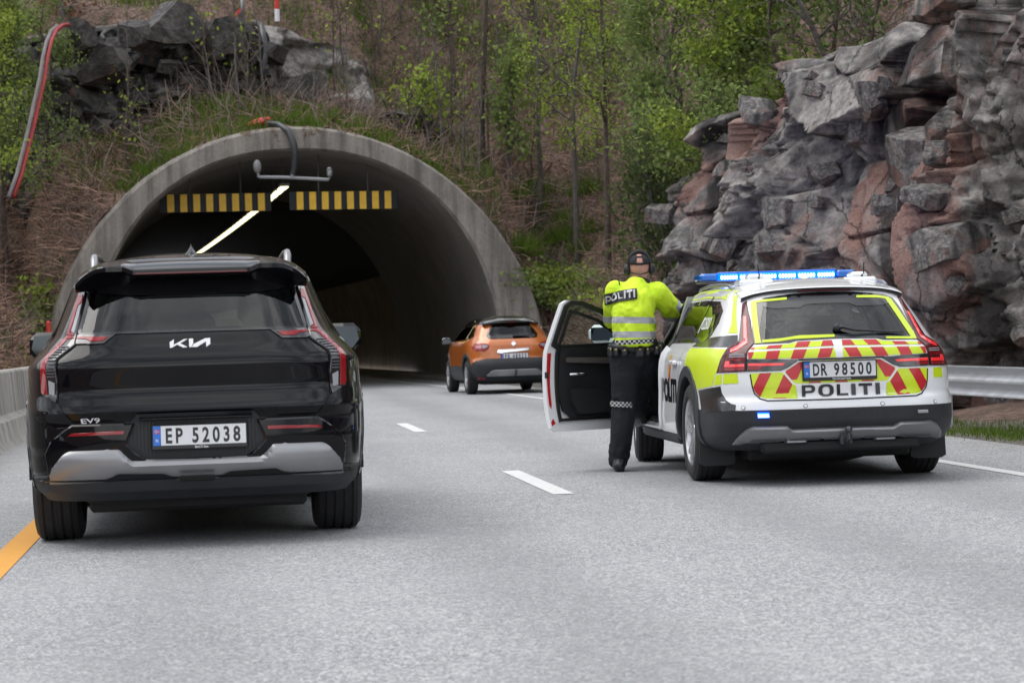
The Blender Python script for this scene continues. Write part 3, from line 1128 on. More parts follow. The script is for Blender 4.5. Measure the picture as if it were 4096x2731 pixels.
road = strip('road', -5.7, 4.75, 0.0, M_ASPH, Ys)
strip('verge', 4.70, 6.9, -.012, M_GRAVEL, np.arange(-60, 57, 1.5))
strip('edge_line', 3.34, 3.47, .004, M_LINEW, Ys, parent=road)
strip('centre_line', -3.66, -3.50, .004, M_LINEY, Ys, parent=road)
for y0 in (-7.7, 4.1, 16.65, 28.65, 40.7, 52.7, 64.7):
    strip('lane_dash', -.075, .075, .004, M_LINEW, np.linspace(y0, y0 + 3.1, 5), parent=road)

# ------------------------------------------------------------------ concrete barrier on the left
bar = MB()
prof = [(-4.88, 0), (-4.95, .08), (-5.00, .30), (-5.12, .36), (-5.16, .88), (-5.18, .905), (-5.40, .905), (-5.42, .88), (-5.48, 0)]
segs = np.arange(14, 56.6, 3.0)
barrier = empty('concrete_barrier', road_pt(-5.2, 30))
tag(barrier, 'pale concrete road barrier along the left edge leading to the tunnel', 'barrier')
for a in segs:
    m = MB(); vs = []
    ys2 = np.linspace(a + .006, a + 2.994, 4)
    for y in ys2:
        for (d, z) in prof: vs.append(road_pt(d, y, z - .01) - barrier.location)
    n = len(prof)
    fs = [(i * n + j, i * n + j + 1, (i + 1) * n + j + 1, (i + 1) * n + j) for i in range(3) for j in range(n - 1)] + [tuple(range(n)), tuple(3 * n + j for j in range(n - 1, -1, -1))]
    m.add(vs, fs); m.build('barrier_element', M_BARR, barrier, auto=30)

# ------------------------------------------------------------------ steel guard rail on the right
M_GALV = mat('galvanised_steel', (.50, .52, .54), .42, .55, var=.10, vscale=5, rvar=.08)
rail = empty('guard_rail', road_pt(5.35, 22))
tag(rail, 'galvanised steel guard rail in front of the rock face', 'guard rail')
wprof = []
for k in range(15):
    t = k / 14
    wprof.append((-.04 * math.cos(t * 4 * math.pi) - .0, .36 + .31 * t))
ysr = np.arange(-8, 47.5, 2.0)
V = []
for y in ysr:
    for (d, z) in wprof: V.append(road_pt(5.35 + d, y, z) - rail.location)
n = len(wprof)
b = obj('beam', V, [(i * n + j, (i + 1) * n + j, (i + 1) * n + j + 1, i * n + j + 1) for i in range(len(ysr) - 1) for j in range(n - 1)], M_GALV, rail, smooth=True)
sm = b.modifiers.new('thick', 'SOLIDIFY'); sm.thickness = .004
for y in np.arange(-7, 46.5, 4.0):
    p = road_pt(5.47, y, .30) - rail.location
    MB().box(p, (.10, .06, .72), bev=.005).build('post', M_GALV, rail)
    q = road_pt(5.335, y, .515) - rail.location
    MB().lathe([(-.02, .001), (-.02, .02), (0, .02)], 10, 'x', tuple(q)).build('bolt', M_GALV, rail)

# ------------------------------------------------------------------ tunnel
def inner_prof(a=5.0, b=5.8, n=2.3, N=48):
    out = []
    for k in range(N + 1):
        t = math.pi * k / N
        c, s = math.cos(t), math.sin(t)
        out.append((-a * math.copysign(abs(c) ** (2 / n), c), b * abs(s) ** (2 / n)))
    return out
def outer_prof(N=48):
    return [(-6.15 * math.cos(math.pi * k / N), 6.38 * math.sin(math.pi * k / N)) for k in range(N + 1)]
ip, op = inner_prof(), outer_prof()
tunnel = empty('tunnel', road_pt(0, PORTAL_Y))
tag(tunnel, 'arched concrete road tunnel mouth below the rocky slope', 'tunnel')
TL = tunnel.location
# collar: front face, a chamfer to the inner edge, the outer skin running back into the hill
V = []; F = []
rings = [(op, 1.05, 3.0), (op, 1.012, .7), (op, 1.0, .06), (op, .99, 0.0), (None, .10, 0.0), (ip, 1.0, .10), (ip, 1.0, 7.0)]
cols = []
for (pf, sc, t) in rings:
    for k in range(len(ip)):
        if pf is None:
            d = op[k][0] * sc + ip[k][0] * (1 - sc); z = op[k][1] * sc + ip[k][1] * (1 - sc)
        else:
            d, z = pf[k][0] * sc, pf[k][1] * sc
        V.append(road_pt(d + .24, PORTAL_Y + t, z) - TL)
n = len(ip)
for i in range(len(rings) - 1):
    for k in range(n - 1):
        F.append((i * n + k, i * n + k + 1, (i + 1) * n + k + 1, (i + 1) * n + k))
mi = [0] * (4 * (n - 1)) + [0] * (n - 1) + [1] * (n - 1)
obj('portal_collar', V, F, None, tunnel, mats=[M_CONC, M_LINING], midx=mi, auto=30)
# lining rings, each with its own length; dark shotcrete above, wall panels below
def lining(name, t0, t1, a, b, m, zlo, zhi):
    pf = [(d, z) for (d, z) in inner_prof(a, b, 2.3, 60) if zlo - .001 <= z <= zhi]
    ys2 = np.linspace(PORTAL_Y + t0, PORTAL_Y + t1, max(2, int((t1 - t0) / 3) + 1))
    out = []
    sides = [pf] if zhi > b else [[p for p in pf if p[0] < 0], [p for p in pf if p[0] > 0]]
    for pf in sides:
        V = [road_pt(d + .24, y, z) - TL for y in ys2 for (d, z) in pf]
        n = len(pf)
        out.append(obj(name, V, [(i * n + k, i * n + k + 1, (i + 1) * n + k + 1, (i + 1) * n + k) for i in range(len(ys2) - 1) for k in range(n - 1)], m, tunnel, smooth=True))
    return out
for k in range(3):
    lining('lining_ring', 6.9 + k * 4.0, 11 + k * 4.0, 5.03 + .012 * k, 5.83 + .012 * k, M_LINING, 0, 9)
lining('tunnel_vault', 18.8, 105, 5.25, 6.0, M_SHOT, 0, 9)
for k in range(20):
    lining('wall_panel', 19.0 + k * 4, 22.97 + k * 4, 5.08, 5.9, M_PANEL, 0, 3.3)
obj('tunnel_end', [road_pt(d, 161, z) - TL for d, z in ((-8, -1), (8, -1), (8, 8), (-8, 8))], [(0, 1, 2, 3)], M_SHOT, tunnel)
for sd in (-1, 1):
    V = []
    for y in np.arange(57.4, 150, 3.0):
        for (d, z) in ((sd * 4.35, 0.0), (sd * 4.35, .13), (sd * 5.2, .13)): V.append(road_pt(d, y, z) - TL)
    obj('kerb', V, [(3 * i + k, 3 * i + 3 + k, 3 * i + 4 + k, 3 * i + 1 + k) for i in range(len(V) // 3 - 1) for k in range(2)], M_LINING, tunnel)
_ORD = 'first second third fourth fifth sixth seventh eighth ninth tenth eleventh twelfth thirteenth fourteenth fifteenth sixteenth seventeenth eighteenth nineteenth twentieth'.split()
def nth(k):
    k += 1
    if k <= 20: return _ORD[k - 1]
    t = {2: 'twenty', 3: 'thirty', 4: 'forty', 5: 'fifty', 6: 'sixty', 7: 'seventy', 8: 'eighty', 9: 'ninety'}[k // 10]
    return t[:-1] + 'ieth' if k % 10 == 0 else t + '-' + _ORD[k % 10 - 1]
# ceiling lights: a row of fixtures
M_TLIGHT = mat('tunnel_led', (1, .95, .8), .4, emit=(1.0, .90, .52), estr=1.7)
M_FIX = mat('fixture_grey', (.10, .10, .10), .5, .3)
for k, y in enumerate(np.concatenate([np.arange(58.9, 104, 1.62)])):
    e = empty('tunnel_light', road_pt(.1, y, 5.02)); tag(e, nth(k) + ' lit strip lamp from the mouth in the tunnel ceiling row', 'lamp', 'lamps along the tunnel ceiling')
    a = road_pt(.1, y - .5, 5.02) - e.location; b = road_pt(.1, y + .5, 5.02) - e.location
    r = Matrix.Rotation(math.atan2(-(b - a).x, (b - a).y), 3, 'Z')
    MB().box((0, 0, .045), (.26, 1.15, .07), rot=r, bev=.01).build('lamp_housing', M_FIX, e)
    MB().box((0, 0, -.005), (.20, 1.05, .04), rot=r, bev=.01).build('lamp_lens', M_TLIGHT, e)
    MB().tube([(0, 0, .07), (0, 0, .75)], .012, 6).build('hanger', M_FIX, e)
# height marker boards
M_NAVY = mat('navy_board', (.004, .006, .009), .6)
M_AMBER = mat('amber_board', (.85, .52, .04), .5, var=.08, vscale=6)
def px_board(name, label, x0, x1, ytl, ytr, hpx, Y, n):
    a = at(x0 * 1.7415, ytl * 1.7415, Y); b = at(x1 * 1.7415, ytr * 1.7415, Y - (x1 - x0) * .0018 * 0 + .0)
    s = -.178
    b = at(x1 * 1.7415, ytr * 1.7415, Y + (x1 - x0) / 5400 * Y * .178)
    L = (b - a).length; h = hpx / 5400 * Y
    e = empty(name, (a + b) / 2); tag(e, label, 'sign')
    e.rotation_euler = (0, -math.atan2(b.z - a.z, L), math.atan2((b - a).y, (b - a).x))
    MB().box((0, 0, -h / 2), (L, .05, h), bev=.005).build('board', M_NAVY, e)
    st = L * .93 / n
    for k in range(n):
        xx = -L / 2 + L * .04 + st * (k + .5)
        MB().box((xx, -.032, -h / 2), (st * .53, .012, h * .97), bev=.002).build('amber_bar', M_AMBER, e)
    for sx in (-.38, .38):
        MB().tube([(sx * L * .6, .0, 0), (sx * L * .6, .0, .9)], .02, 6).build('hanger', M_FIX, e)
px_board('height_marker', 'yellow and black striped height board, left of the tunnel lamps', 366, 622, 447, 443, 42, 58.3, 8)
px_board('height_marker', 'yellow and black striped height board, right of the tunnel lamps', 664, 912, 441, 438, 42, 58.0, 8)
# camera and detector arm hung from the collar
arm = empty('detector_arm', at(1170, 708, 56.8)); tag(arm, 'grey metal arm with camera and detector hung at the tunnel crown', 'camera')
AL = arm.location
def dl(x, y, Y=56.8): return at(x * 1.7415, y * 1.7415, Y) - AL
M_ARM = mat('arm_grey', (.26, .27, .28), .45, .5)
MB().tube([dl(596, 407), dl(660, 408), dl(755, 413)], .045, 8).build('crossbar', M_ARM, arm, auto=50)
MB().tube([dl(672, 408), dl(672, 398)], .06, 8).build('bracket', M_ARM, arm, auto=50)
MB().ell(dl(591, 383), (.10, .12, .17), 14, 10).tube([dl(594, 408), dl(592, 392)], .035, 8).build('detector', mat('detector_grey', (.22, .22, .22), .4), arm, auto=50)
MB().box(dl(757, 397), (.12, .22, .20), bev=.03).box(dl(757, 388), (.09, .26, .05), bev=.01).tube([dl(755, 413), dl(757, 404)], .03, 8).build('camera_unit', M_ARM, arm, auto=50)
MB().tube([dl(614, 284, 57.6), dl(640, 287, 57.2), dl(664, 302, 56.85), dl(674, 330, 56.75), dl(678, 355, 56.75), dl(676, 385, 56.8), dl(672, 402, 56.8)], [.07, .08, .085, .085, .08, .075, .07], 8).build('cable_conduit', mat('black_conduit', (.03, .032, .036), .4, var=.4, vscale=6), arm, auto=60)
MB().tube([dl(570, 290, 57.9), dl(595, 284, 57.7), dl(620, 277, 57.8)], [.09, .14, .10], 8).tube([dl(585, 286, 57.6), dl(605, 281, 57.5), dl(612, 272, 57.8)], [.05, .06, .04], 8).build('red_cable', mat('red_cable_sheath', (.55, .035, .03), .5), arm, auto=60)
# ------------------------------------------------------------------ rock faces
def jit_voronoi(x, y, seed, jit=.85):
    """jittered grid cells: id hash values and distances to nearest / second nearest centre"""
    i0, j0 = np.floor(x).astype(int), np.floor(y).astype(int)
    F1 = np.full(x.shape, 9.); F2 = np.full(x.shape, 9.); ci = np.zeros(x.shape, int); cj = np.zeros(x.shape, int); px = np.zeros(x.shape); py = np.zeros(x.shape)
    for di in (-1, 0, 1):
        for dj in (-1, 0, 1):
            i, j = i0 + di, j0 + dj
            cx = i + .5 + (hash2(i, j, seed) - .5) * jit; cy = j + .5 + (hash2(i, j, seed + 1) - .5) * jit
            d = np.maximum(np.abs(x - cx) * .9, np.abs(y - cy)) * .6 + np.hypot(x - cx, y - cy) * .4
            n = d < F1
            F2 = np.where(n, F1, np.minimum(F2, d)); F1 = np.where(n, d, F1)
            ci = np.where(n, i, ci); cj = np.where(n, j, cj); px = np.where(n, cx, px); py = np.where(n, cy, py)
    return ci, cj, F1, F2, x - px, y - py
def blocks(u, v, cu, cv, seed, off, tilt, shear=.22, warp=.06):
    """stepped, tilted facets: one octave of fractured rock"""
    wu = u + warp * cu * 2 * fbm(u / cu * .7, v / cv * .7, seed + 5, 3); wv = v + warp * cv * 2 * fbm(u / cu * .7 + 9, v / cv * .7, seed + 6, 3)
    x = wu / cu + shear * wv / cv; y = wv / cv - shear * .6 * wu / cu
    ci, cj, F1, F2, dx, dy = jit_voronoi(x, y, seed)
    o = (hash2(ci, cj, seed + 2) - .5) * 2 * off
    tx = (hash2(ci, cj, seed + 3) - .5) * 2 * tilt; ty = (hash2(ci, cj, seed + 4) - .62) * 1.5 * tilt
    crack = np.clip(1 - (F2 - F1) / .045, 0, 1)
    return o + tx * dx * cu + ty * dy * cv - crack * (off * .4 + .03), crack

def rock_surface(S, Zt, seed, big=.55, k=1.0):
    d0, c0 = blocks(S, Zt, 2.9 * k, 2.3 * k, seed + 20, big * .75, .42, .25, .02)
    d1, c1 = blocks(S, Zt, 1.25 * k, 1.15 * k, seed, big * .55, .55, .30, .02)
    d2, c2 = blocks(S, Zt, .55 * k, .52 * k, seed + 50, big * .20, .50, -.30, .02)
    d3, c3 = blocks(S, Zt, .24 * k, .22 * k, seed + 90, big * .07, .55, .40, .02)
    sel = sstep(-.04, .14, fbm(S * .45, Zt * .45, seed + 7, 2))    # some areas massive, some broken small
    return d0 + d1 + d2 * (.15 + .85 * sel) + d3 * sel + .06 * fbm(S * 5, Zt * 5, seed + 8, 4)

# the long face beside the road: a zigzag of buttresses
def rock_path(name, pts, st, seed, m, big=.5, k=1.0, back=4.0):
    """pts: (X, Y, top height, lean above 2.5 m) along the foot of the face"""
    P = np.array(pts, float)
    L = np.concatenate([[0], np.cumsum(np.hypot(np.diff(P[:, 0]), np.diff(P[:, 1])))])
    s = np.arange(0, L[-1], st)
    X0, Y0, zt, ln = [np.interp(s, L, P[:, i]) for i in range(4)]
    w = max(3, int(.55 / st)); ker = np.hanning(2 * w + 3)[1:-1]; ker /= ker.sum()
    sm = lambda a: np.convolve(np.pad(a, w, mode='edge'), ker, mode='valid')
    X0, Y0, ln = sm(X0), sm(Y0), sm(ln)
    tx, ty = sm(np.gradient(X0, s)), sm(np.gradient(Y0, s)); q = np.hypot(tx, ty) + 1e-9
    nx, ny = ty / q, -tx / q
    zt = zt + .55 * fbm(s * .8, s * 0 + seed, seed, 3) + .3 * (hash2(np.floor(s / 1.1).astype(int), np.zeros(len(s), int), seed) - .5)
    nv = int(max(14, zt.max() / st)); t = np.linspace(0, 1, nv)
    S, T = np.meshgrid(s, t, indexing='ij')
    Z = np.maximum(zt, .3)[:, None] * T
    disp = rock_surface(S, Z, seed, big, k)
    disp = np.clip(disp, -1.5, .85) * sstep(-.1, .3, T)
    disp = disp - .10 * Z - ln[:, None] * np.maximum(0, Z - 2.5)
    X = X0[:, None] + nx[:, None] * disp; Y = Y0[:, None] + ny[:, None] * disp
    V = np.stack([X, Y, Z - .15], -1)
    cap = [np.stack([X[:, -1] + cx, Y[:, -1], Z[:, -1] - .15 + dz + .2 * fbm(s * 1.5, s * 0 + cx, seed + 4, 3)], -1) for cx, dz in ((.3, .05), (1.0, 0), (back, -.6))]
    V = np.concatenate([V, np.stack(cap, 1)], 1)
    return np_mesh(name, V.reshape(-1, 3), grid_faces(*V.shape[:2])[:, ::-1], m)
rw = empty('rock_cliff', road_pt(6.5, 34))
tag(rw, 'tall blasted grey and pink rock face beside the guard rail', 'cliff')
face_pts = [(6.2, 50, 3.6, 0), (3.8, 47.4, 4.3, 0), (3.38, 46.0, 4.6, 0), (3.65, 45.0, 5.2, 0), (4.2, 44.1, 5.3, 0), (4.75, 42.6, 4.8, .05), (3.75, 40.7, 5.1, .10), (3.98, 39.7, 5.6, .28), (4.8, 38.2, 5.9, .42), (5.5, 36.8, 6.2, .40), (6.1, 35.5, 6.3, .25), (6.75, 33.4, 6.2, .1), (5.75, 31.2, 6.2, .05), (5.35, 29.9, 6.6, 0), (5.9, 29.1, 7.4, 0), (7.0, 27.8, 7.6, .05), (7.9, 26.0, 7.6, .1), (8.2, 22, 7.2, .1), (8.4, 18, 6.6, .1)]
o = rock_path('rock_wall', face_pts, .045, 23, M_ROCK, .66)
o.parent = rw; o.matrix_parent_inverse = Matrix.Translation(-rw.location)
o = rock_path('rock_wall', [(8.4, 18.2, 6.5, .1), (8.6, 10, 3.0, .1), (8.6, 4, 1.5, .1), (9.2, -2, .5, .1)], .30, 33, M_ROCK, .55)
o.parent = rw; o.matrix_parent_inverse = Matrix.Translation(-rw.location)

# loose angular blocks
def boulder(seed, size, cuts=14):
    rr = random.Random(seed)
    import bmesh
    bm = bmesh.new()
    bmesh.ops.create_cube(bm, size=2.0)
    for _ in range(cuts):
        nrm = Vector((rr.gauss(0, 1), rr.gauss(0, 1), rr.gauss(0, 1))).normalized()
        d = rr.uniform(.62, 1.02)
        g = bm.verts[:] + bm.edges[:] + bm.faces[:]
        r = bmesh.ops.bisect_plane(bm, geom=g, plane_co=nrm * d, plane_no=nrm, clear_outer=True)
        es = [e for e in r['geom_cut'] if isinstance(e, bmesh.types.BMEdge)]
        if es:
            try: bmesh.ops.contextual_create(bm, geom=es)
            except Exception: pass
    bmesh.ops.triangulate(bm, faces=bm.faces[:])
    bmesh.ops.subdivide_edges(bm, edges=bm.edges[:], cuts=2, use_grid_fill=True)
    for v in bm.verts:
        n = fbm(np.array([v.co.x * 3 + seed]), np.array([v.co.y * 3 + v.co.z * 2.3]), seed, 3)[0]
        v.co *= 1 + .10 * n
        v.co = Vector((v.co.x * size[0], v.co.y * size[1], v.co.z * size[2]))
    me = bpy.data.meshes.new('boulder'); bm.to_mesh(me); bm.free()
    return me

# angular blocks standing proud of the face, left by blasting
def block_mesh(seed, cuts=7):
    import bmesh
    rr = random.Random(seed); bm = bmesh.new()
    bmesh.ops.create_cube(bm, size=2.0)
    for _ in range(cuts):
        nrm = Vector((rr.gauss(0, 1), rr.gauss(0, 1), rr.gauss(0, .8))).normalized()
        r = bmesh.ops.bisect_plane(bm, geom=bm.verts[:] + bm.edges[:] + bm.faces[:], plane_co=nrm * rr.uniform(.72, 1.12), plane_no=nrm, clear_outer=True)
        es = [e for e in r['geom_cut'] if isinstance(e, bmesh.types.BMEdge)]
        if es:
            try: bmesh.ops.contextual_create(bm, geom=es)
            except Exception: pass
    bmesh.ops.bevel(bm, geom=bm.edges[:], offset=.035, segments=1, affect='EDGES')
    me = bpy.data.meshes.new('rock_block'); bm.to_mesh(me); bm.free()
    return me
def add_blocks(wall, parent, n, seed, m, sz, cond):
    rr = random.Random(seed)
    ms = [block_mesh(seed * 10 + i) for i in range(10)]
    for q in ms: q.materials.append(m)
    vs = [v.co.copy() for v in wall.data.vertices]; ns = [v.normal.copy() for v in wall.data.vertices]
    done = []; tries = 0
    while len(done) < n and tries < n * 40:
        tries += 1
        i = rr.randrange(len(vs)); p = vs[i]
        if not cond(p): continue
        s = rr.uniform(*sz) * (1.6 if rr.random() < .15 else 1)
        if any((p - q).length < .42 * (s + t) for q, t in done): continue
        done.append((p, s))
        b = bpy.data.objects.new('rock_block', rr.choice(ms)); COL.objects.link(b)
        b.parent = parent; b.matrix_parent_inverse = Matrix.Translation(-parent.location)
        nrm = ns[i]; nrm = nrm if nrm.y < 0 else -nrm
        b.location = p - Vector((nrm.x, nrm.y, 0)) * s * .50
        b.scale = (s * rr.uniform(.6, 1.2), s * rr.uniform(.6, 1.1), s * rr.uniform(.4, .95))
        b.rotation_euler = (rr.gauss(0, .18), rr.gauss(.15, .18), math.atan2(nrm.x, -nrm.y) * -1 + rr.gauss(0, .35))
_main = [c for c in rw.children if c.name == 'rock_wall'][0]
add_blocks(_main, rw, 130, 3, M_ROCK, (.14, .40), lambda p: 24 < p.y < 46.6 and .1 < p.z < 7 and p.x < 9)

# crag over the portal: a dark broken face on the left
def crag(name, pts, depth, seed, m, st=.09, big=.6, k=.75, zlo=-.6):
    """pts: list of (X, Y, ztop, zbottom) along the face"""
    P = np.array(pts, float)
    L = np.concatenate([[0], np.cumsum(np.hypot(np.diff(P[:, 0]), np.diff(P[:, 1])))])
    s = np.arange(0, L[-1], st)
    X0, Y0, zt, zb = [np.interp(s, L, P[:, i]) for i in range(4)]
    tx = np.gradient(X0, s); ty = np.gradient(Y0, s)
    nx, ny = ty, -tx
    flip = np.where(ny > 0, -1, 1); nx, ny = nx * flip, ny * flip
    zt = zt + .7 * fbm(s * .6, s * 0 + seed, seed, 3)
    nv = int(max(20, (zt - zb).max() / st)); t = np.linspace(0, 1, nv)
    S, T = np.meshgrid(s, t, indexing='ij')
    Z = zb[:, None] + (zt - zb)[:, None] * T
    disp = rock_surface(S, Z, seed, big, k) - .35 * (Z - zb[:, None])
    edge = np.minimum(sstep(0, 1.0, S), sstep(0, 1.0, L[-1] - S))
    disp = disp * edge - (1 - edge) * 1.2
    Z = zb[:, None] + (Z - zb[:, None]) * (.25 + .75 * edge)
    X = X0[:, None] + nx[:, None] * disp; Y = Y0[:, None] + ny[:, None] * disp
    V = np.stack([X, Y, Z], -1)
    cap = [np.stack([X[:, -1] - nx * c, Y[:, -1] - ny * c, Z[:, -1] + dz], -1) for c, dz in ((.4, .06), (1.2, 0), (depth, -.5))]
    V = np.concatenate([V, np.stack(cap, 1)], 1)
    F = grid_faces(*V.shape[:2])
    return np_mesh(name, V.reshape(-1, 3), F, m)
def AX(x, Y): return at(x * 1.7415, 700, Y).x
def AZ(x, y, Y): return at(x * 1.7415, y * 1.7415, Y).z
cl = [(AX(x, Y), Y, AZ(x, yt, Y), float(H(AX(x, Y), Y - 1.2)) - .8) for (x, Y, yt, yb) in ((60, 59.3, 60, 470), (150, 60.3, 55, 420), (260, 61.2, 48, 300), (380, 61.8, 34, 275), (480, 62.2, 55, 262), (560, 62.6, 52, 250), (640, 63.0, 62, 250), (720, 63.6, 75, 250))]
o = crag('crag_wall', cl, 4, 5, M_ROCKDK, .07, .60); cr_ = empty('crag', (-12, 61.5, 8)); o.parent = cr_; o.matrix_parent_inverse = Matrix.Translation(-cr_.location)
add_blocks(o, cr_, 34, 7, M_ROCKDK, (.2, .5), lambda p: p.z > 7.2)
tag(cr_, 'dark broken crag above the left half of the tunnel', 'crag')
cl = [(AX(x, Y), Y, AZ(x, yt, Y), float(H(AX(x, Y), Y - 1.2)) - .8) for (x, Y, yt, yb) in ((560, 63.0, 56, 160), (680, 63.6, 66, 175), (760, 64.2, 86, 180), (850, 64.5, 90, 200), (940, 64.8, 100, 190))]
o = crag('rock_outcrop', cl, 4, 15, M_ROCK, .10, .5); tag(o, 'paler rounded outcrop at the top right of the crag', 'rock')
bl = [boulder(s, (1, 1, 1)) for s in range(6)]
for me in bl:
    me.materials.append(M_ROCKDK); 
places = [((405, 62), 61.6, .75, 'grey boulder on the crest of the crag, below the grass', 0), ((500, 88), 62.0, .60, 'squarish boulder near the right end of the crag crest', 1),
          ((330, 90), 61.2, .5, 'small dark boulder left of the crest boulder on the crag', 2), ((690, 76), 63.6, .5, 'broad pale boulder just below the red and white pole', 3),
          ((940, 165), 64.0, .9, 'brown overgrown boulder in the brush above the tunnel', 4), ((560, 84), 62.3, .45, 'small boulder beside the black hose on the crag', 5),
          ((245, 150), 60.6, .55, 'dark block low on the left of the crag', 1), ((180, 96), 60.3, .5, 'dark block below the tops of the pipes', 2)]
for (p, Y, sz, lab, k) in places:
    b = bpy.data.objects.new('boulder', bl[k]); COL.objects.link(b)
    b.location = at(p[0] * 1.7415, p[1] * 1.7415, Y); b.location.z = min(b.location.z, float(H(b.location.x, Y)) + 3.4 * (p[0] < 640) + .35); b.scale = (sz * 1.3, sz, sz * .8); b.rotation_euler = (RNG.uniform(-.3, .3), RNG.uniform(-.3, .3), RNG.uniform(0, 6))
    tag(b, lab, 'boulder', 'boulders about the crag')
# ------------------------------------------------------------------ black SUV
M_TYRE = mat('tyre_rubber', (.018, .018, .02), .75, var=.25, vscale=20, bump=.15, bscale=120)
M_DARK = mat('underbody_black', (.010, .010, .011), .7, var=.3, vscale=12)
M_BRAKE = mat('brake_steel', (.12, .11, .10), .5, .8)
M_BLACKPAINT = mat('black_paint', (.0035, .0035, .005), .3, 0, .75, spec=.03)
M_BLACKPAINT.node_tree.nodes['Principled BSDF'].inputs['Coat IOR'].default_value = 1.42
M_GLOSSBLK = mat('gloss_black_trim', (.006, .006, .007), .12, 0, .6)
M_PLASTIC = mat('charcoal_plastic', (.022, .024, .028), .55, bump=.12, bscale=900, var=.12, vscale=6)
M_SILVER = mat('satin_silver', (.29, .29, .30), .36, .75, var=.05, vscale=5)
M_CHROME = mat('chrome', (.75, .75, .76), .12, 1)
M_REDLENS = mat('red_lens', (.27, .006, .010), .10, 0, .8, spec=.2)
M_REDDARK = mat('dark_red_lens', (.085, .005, .008), .12, 0, .45, spec=.2)
M_CLEAR = mat('clear_lens', (.36, .37, .39), .12, 0, 1.0)
M_LAMPBLK = mat('lamp_housing', (.012, .012, .014), .12, 0, 1.0)
M_RUBBER = mat('rubber_seal', (.010, .010, .011), .6)
M_SEAM = mat('panel_gap', (.003, .003, .003), .9)
M_GLASS_DK = glass_mat('privacy_glass', (.34, .37, .38), 1.62)
M_GLASS = glass_mat('clear_glass', (.62, .72, .70), 1.5)
M_MIRROR = mat('mirror_glass', (.07, .08, .085), .03, 1)
M_SEAT = mat('seat_fabric', (.03, .03, .033), .8)
M_WHITE_MARK = mat('white_badge', (.85, .85, .86), .3)
M_RIM = mat('alloy_rim', (.58, .58, .59), .28, .85)
M_RIMDK = mat('dark_rim', (.05, .05, .055), .3, .6)

suv = empty('black_suv')
tag(suv, 'black SUV with silver lower bumper waiting in the left lane', 'car')
KIA = Car(suv, (-1.795, 13.24), math.radians(7.3), [
    # z,   yb,   yf,   w,    n
    (.27, .20, 4.80, .90, 6.0),
    (.34, .10, 4.93, .955, 6.2),
    (.44, .055, 4.98, .975, 6.4),
    (.60, .05, 5.0, .985, 6.6),
    (.735, .055, 5.0, .985, 6.6),
    (.775, .022, 4.99, .985, 6.6),
    (.880, .083, 4.96, .985, 6.4),
    (1.035, .074, 4.80, .978, 6.2),
    (1.065, .078, 4.40, .965, 6.0),
    (1.13, .118, 3.95, .905, 5.6),
    (1.21, .160, 3.80, .835, 5.4),
    (1.30, .215, 3.62, .795, 5.4),
    (1.50, .330, 3.20, .715, 5.2),
    (1.58, .385, 3.02, .675, 5.0),
    (1.625, .47, 2.80, .62, 4.6),
    (1.645, .56, 2.68, .56, 4.4),
], 1.75, 2.62)
K = KIA
def kz(zz, pts):
    return K.px('R', Zm({1: 100, 2: 700, 3: 100, 4: 700}[zz], {1: 950, 2: 950, 3: 1550, 4: 1550}[zz], pts))

glass_r = kz(2, [(1240, 520), (1385, 950)])
xg_t, zg_t = glass_r[0]; xg_b, zg_b = glass_r[1]
zg_c = K.px('R', Zm(700, 950, [(140, 985)]))[0][1]
kia_glass = [(xg_b, zg_b), (xg_t, 1.515), (xg_t * .5, 1.525), (-xg_t * .5, 1.525), (-xg_t, 1.515), (-xg_b, zg_b), (0, zg_b)]
_cl = kz(2, [(140, 585), (700, 578), (900, 562), (1210, 517), (1372, 942)])
_cl = [(max(0, a), b) for a, b in _cl[1:]]
_cl = [(xg_b - .022, zg_b + .012), (_cl[2][0] - .004, _cl[2][1]), (_cl[1][0], _cl[1][1]), (_cl[0][0], _cl[0][1])]
kia_clear = _cl + [(-a, b) for a, b in reversed(_cl)]
arch_k = [(1.0, .39, .435), (4.1, .39, .435)]
k_side_glass = [(.62, 1.16), (1.0, 1.13), (3.55, 1.12), (3.15, 1.44), (2.7, 1.54), (1.0, 1.54), (.80, 1.50)]
kia_wind = lambda C: (C[:, 1] > 2.62) & (C[:, 2] > 1.14) & (C[:, 2] < 1.56) & (np.abs(C[:, 0]) < .64 - .2 * (C[:, 2] - 1.14))
K.shell('body', lambda c, th: 1 if c[2] < .42 else 0, [M_BLACKPAINT, M_PLASTIC, M_DARK], arches=arch_k,
        cut=[('R', inset(kia_glass, .03)), ('SL', inset(k_side_glass, .03)), ('SR', inset(k_side_glass, .03)), ('FN', kia_wind)], crown=.05, nth=96)
K.patch('rear_window', 'R', inset(kia_glass, .012), M_GLASS_DK, .004, 0, step=.05)
K.patch('window_border', 'R', round_poly(kia_glass, .03), M_GLOSSBLK, .006, .02, holes=[kia_clear], step=.03)
for sd in ('SL', 'SR'):
    K.patch('side_window', sd, k_side_glass, M_GLASS_DK, .004, 0, step=.12)
    K.patch('window_trim', sd, k_side_glass, M_GLOSSBLK, .006, .01, holes=[inset(k_side_glass, .034)], step=.08)
# windscreen
ws = []
for zz_ in np.linspace(1.12, 1.57, 8):
    hw = .70 - .2 * (zz_ - 1.12)
    for xx in np.linspace(-hw, hw, 12):
        w_ = float(K.prm(zz_, 3)); yf = float(K.prm(zz_, 2))
        ws.append((xx, K.ycF + (yf - K.ycF) * (1 - min(.999, abs(xx) / w_) ** K.nF) ** (1 / K.nF) + .004, zz_))
obj('windscreen', ws, [(i * 12 + j, i * 12 + j + 1, (i + 1) * 12 + j + 1, (i + 1) * 12 + j) for i in range(7) for j in range(11)], M_GLASS, suv, smooth=True)
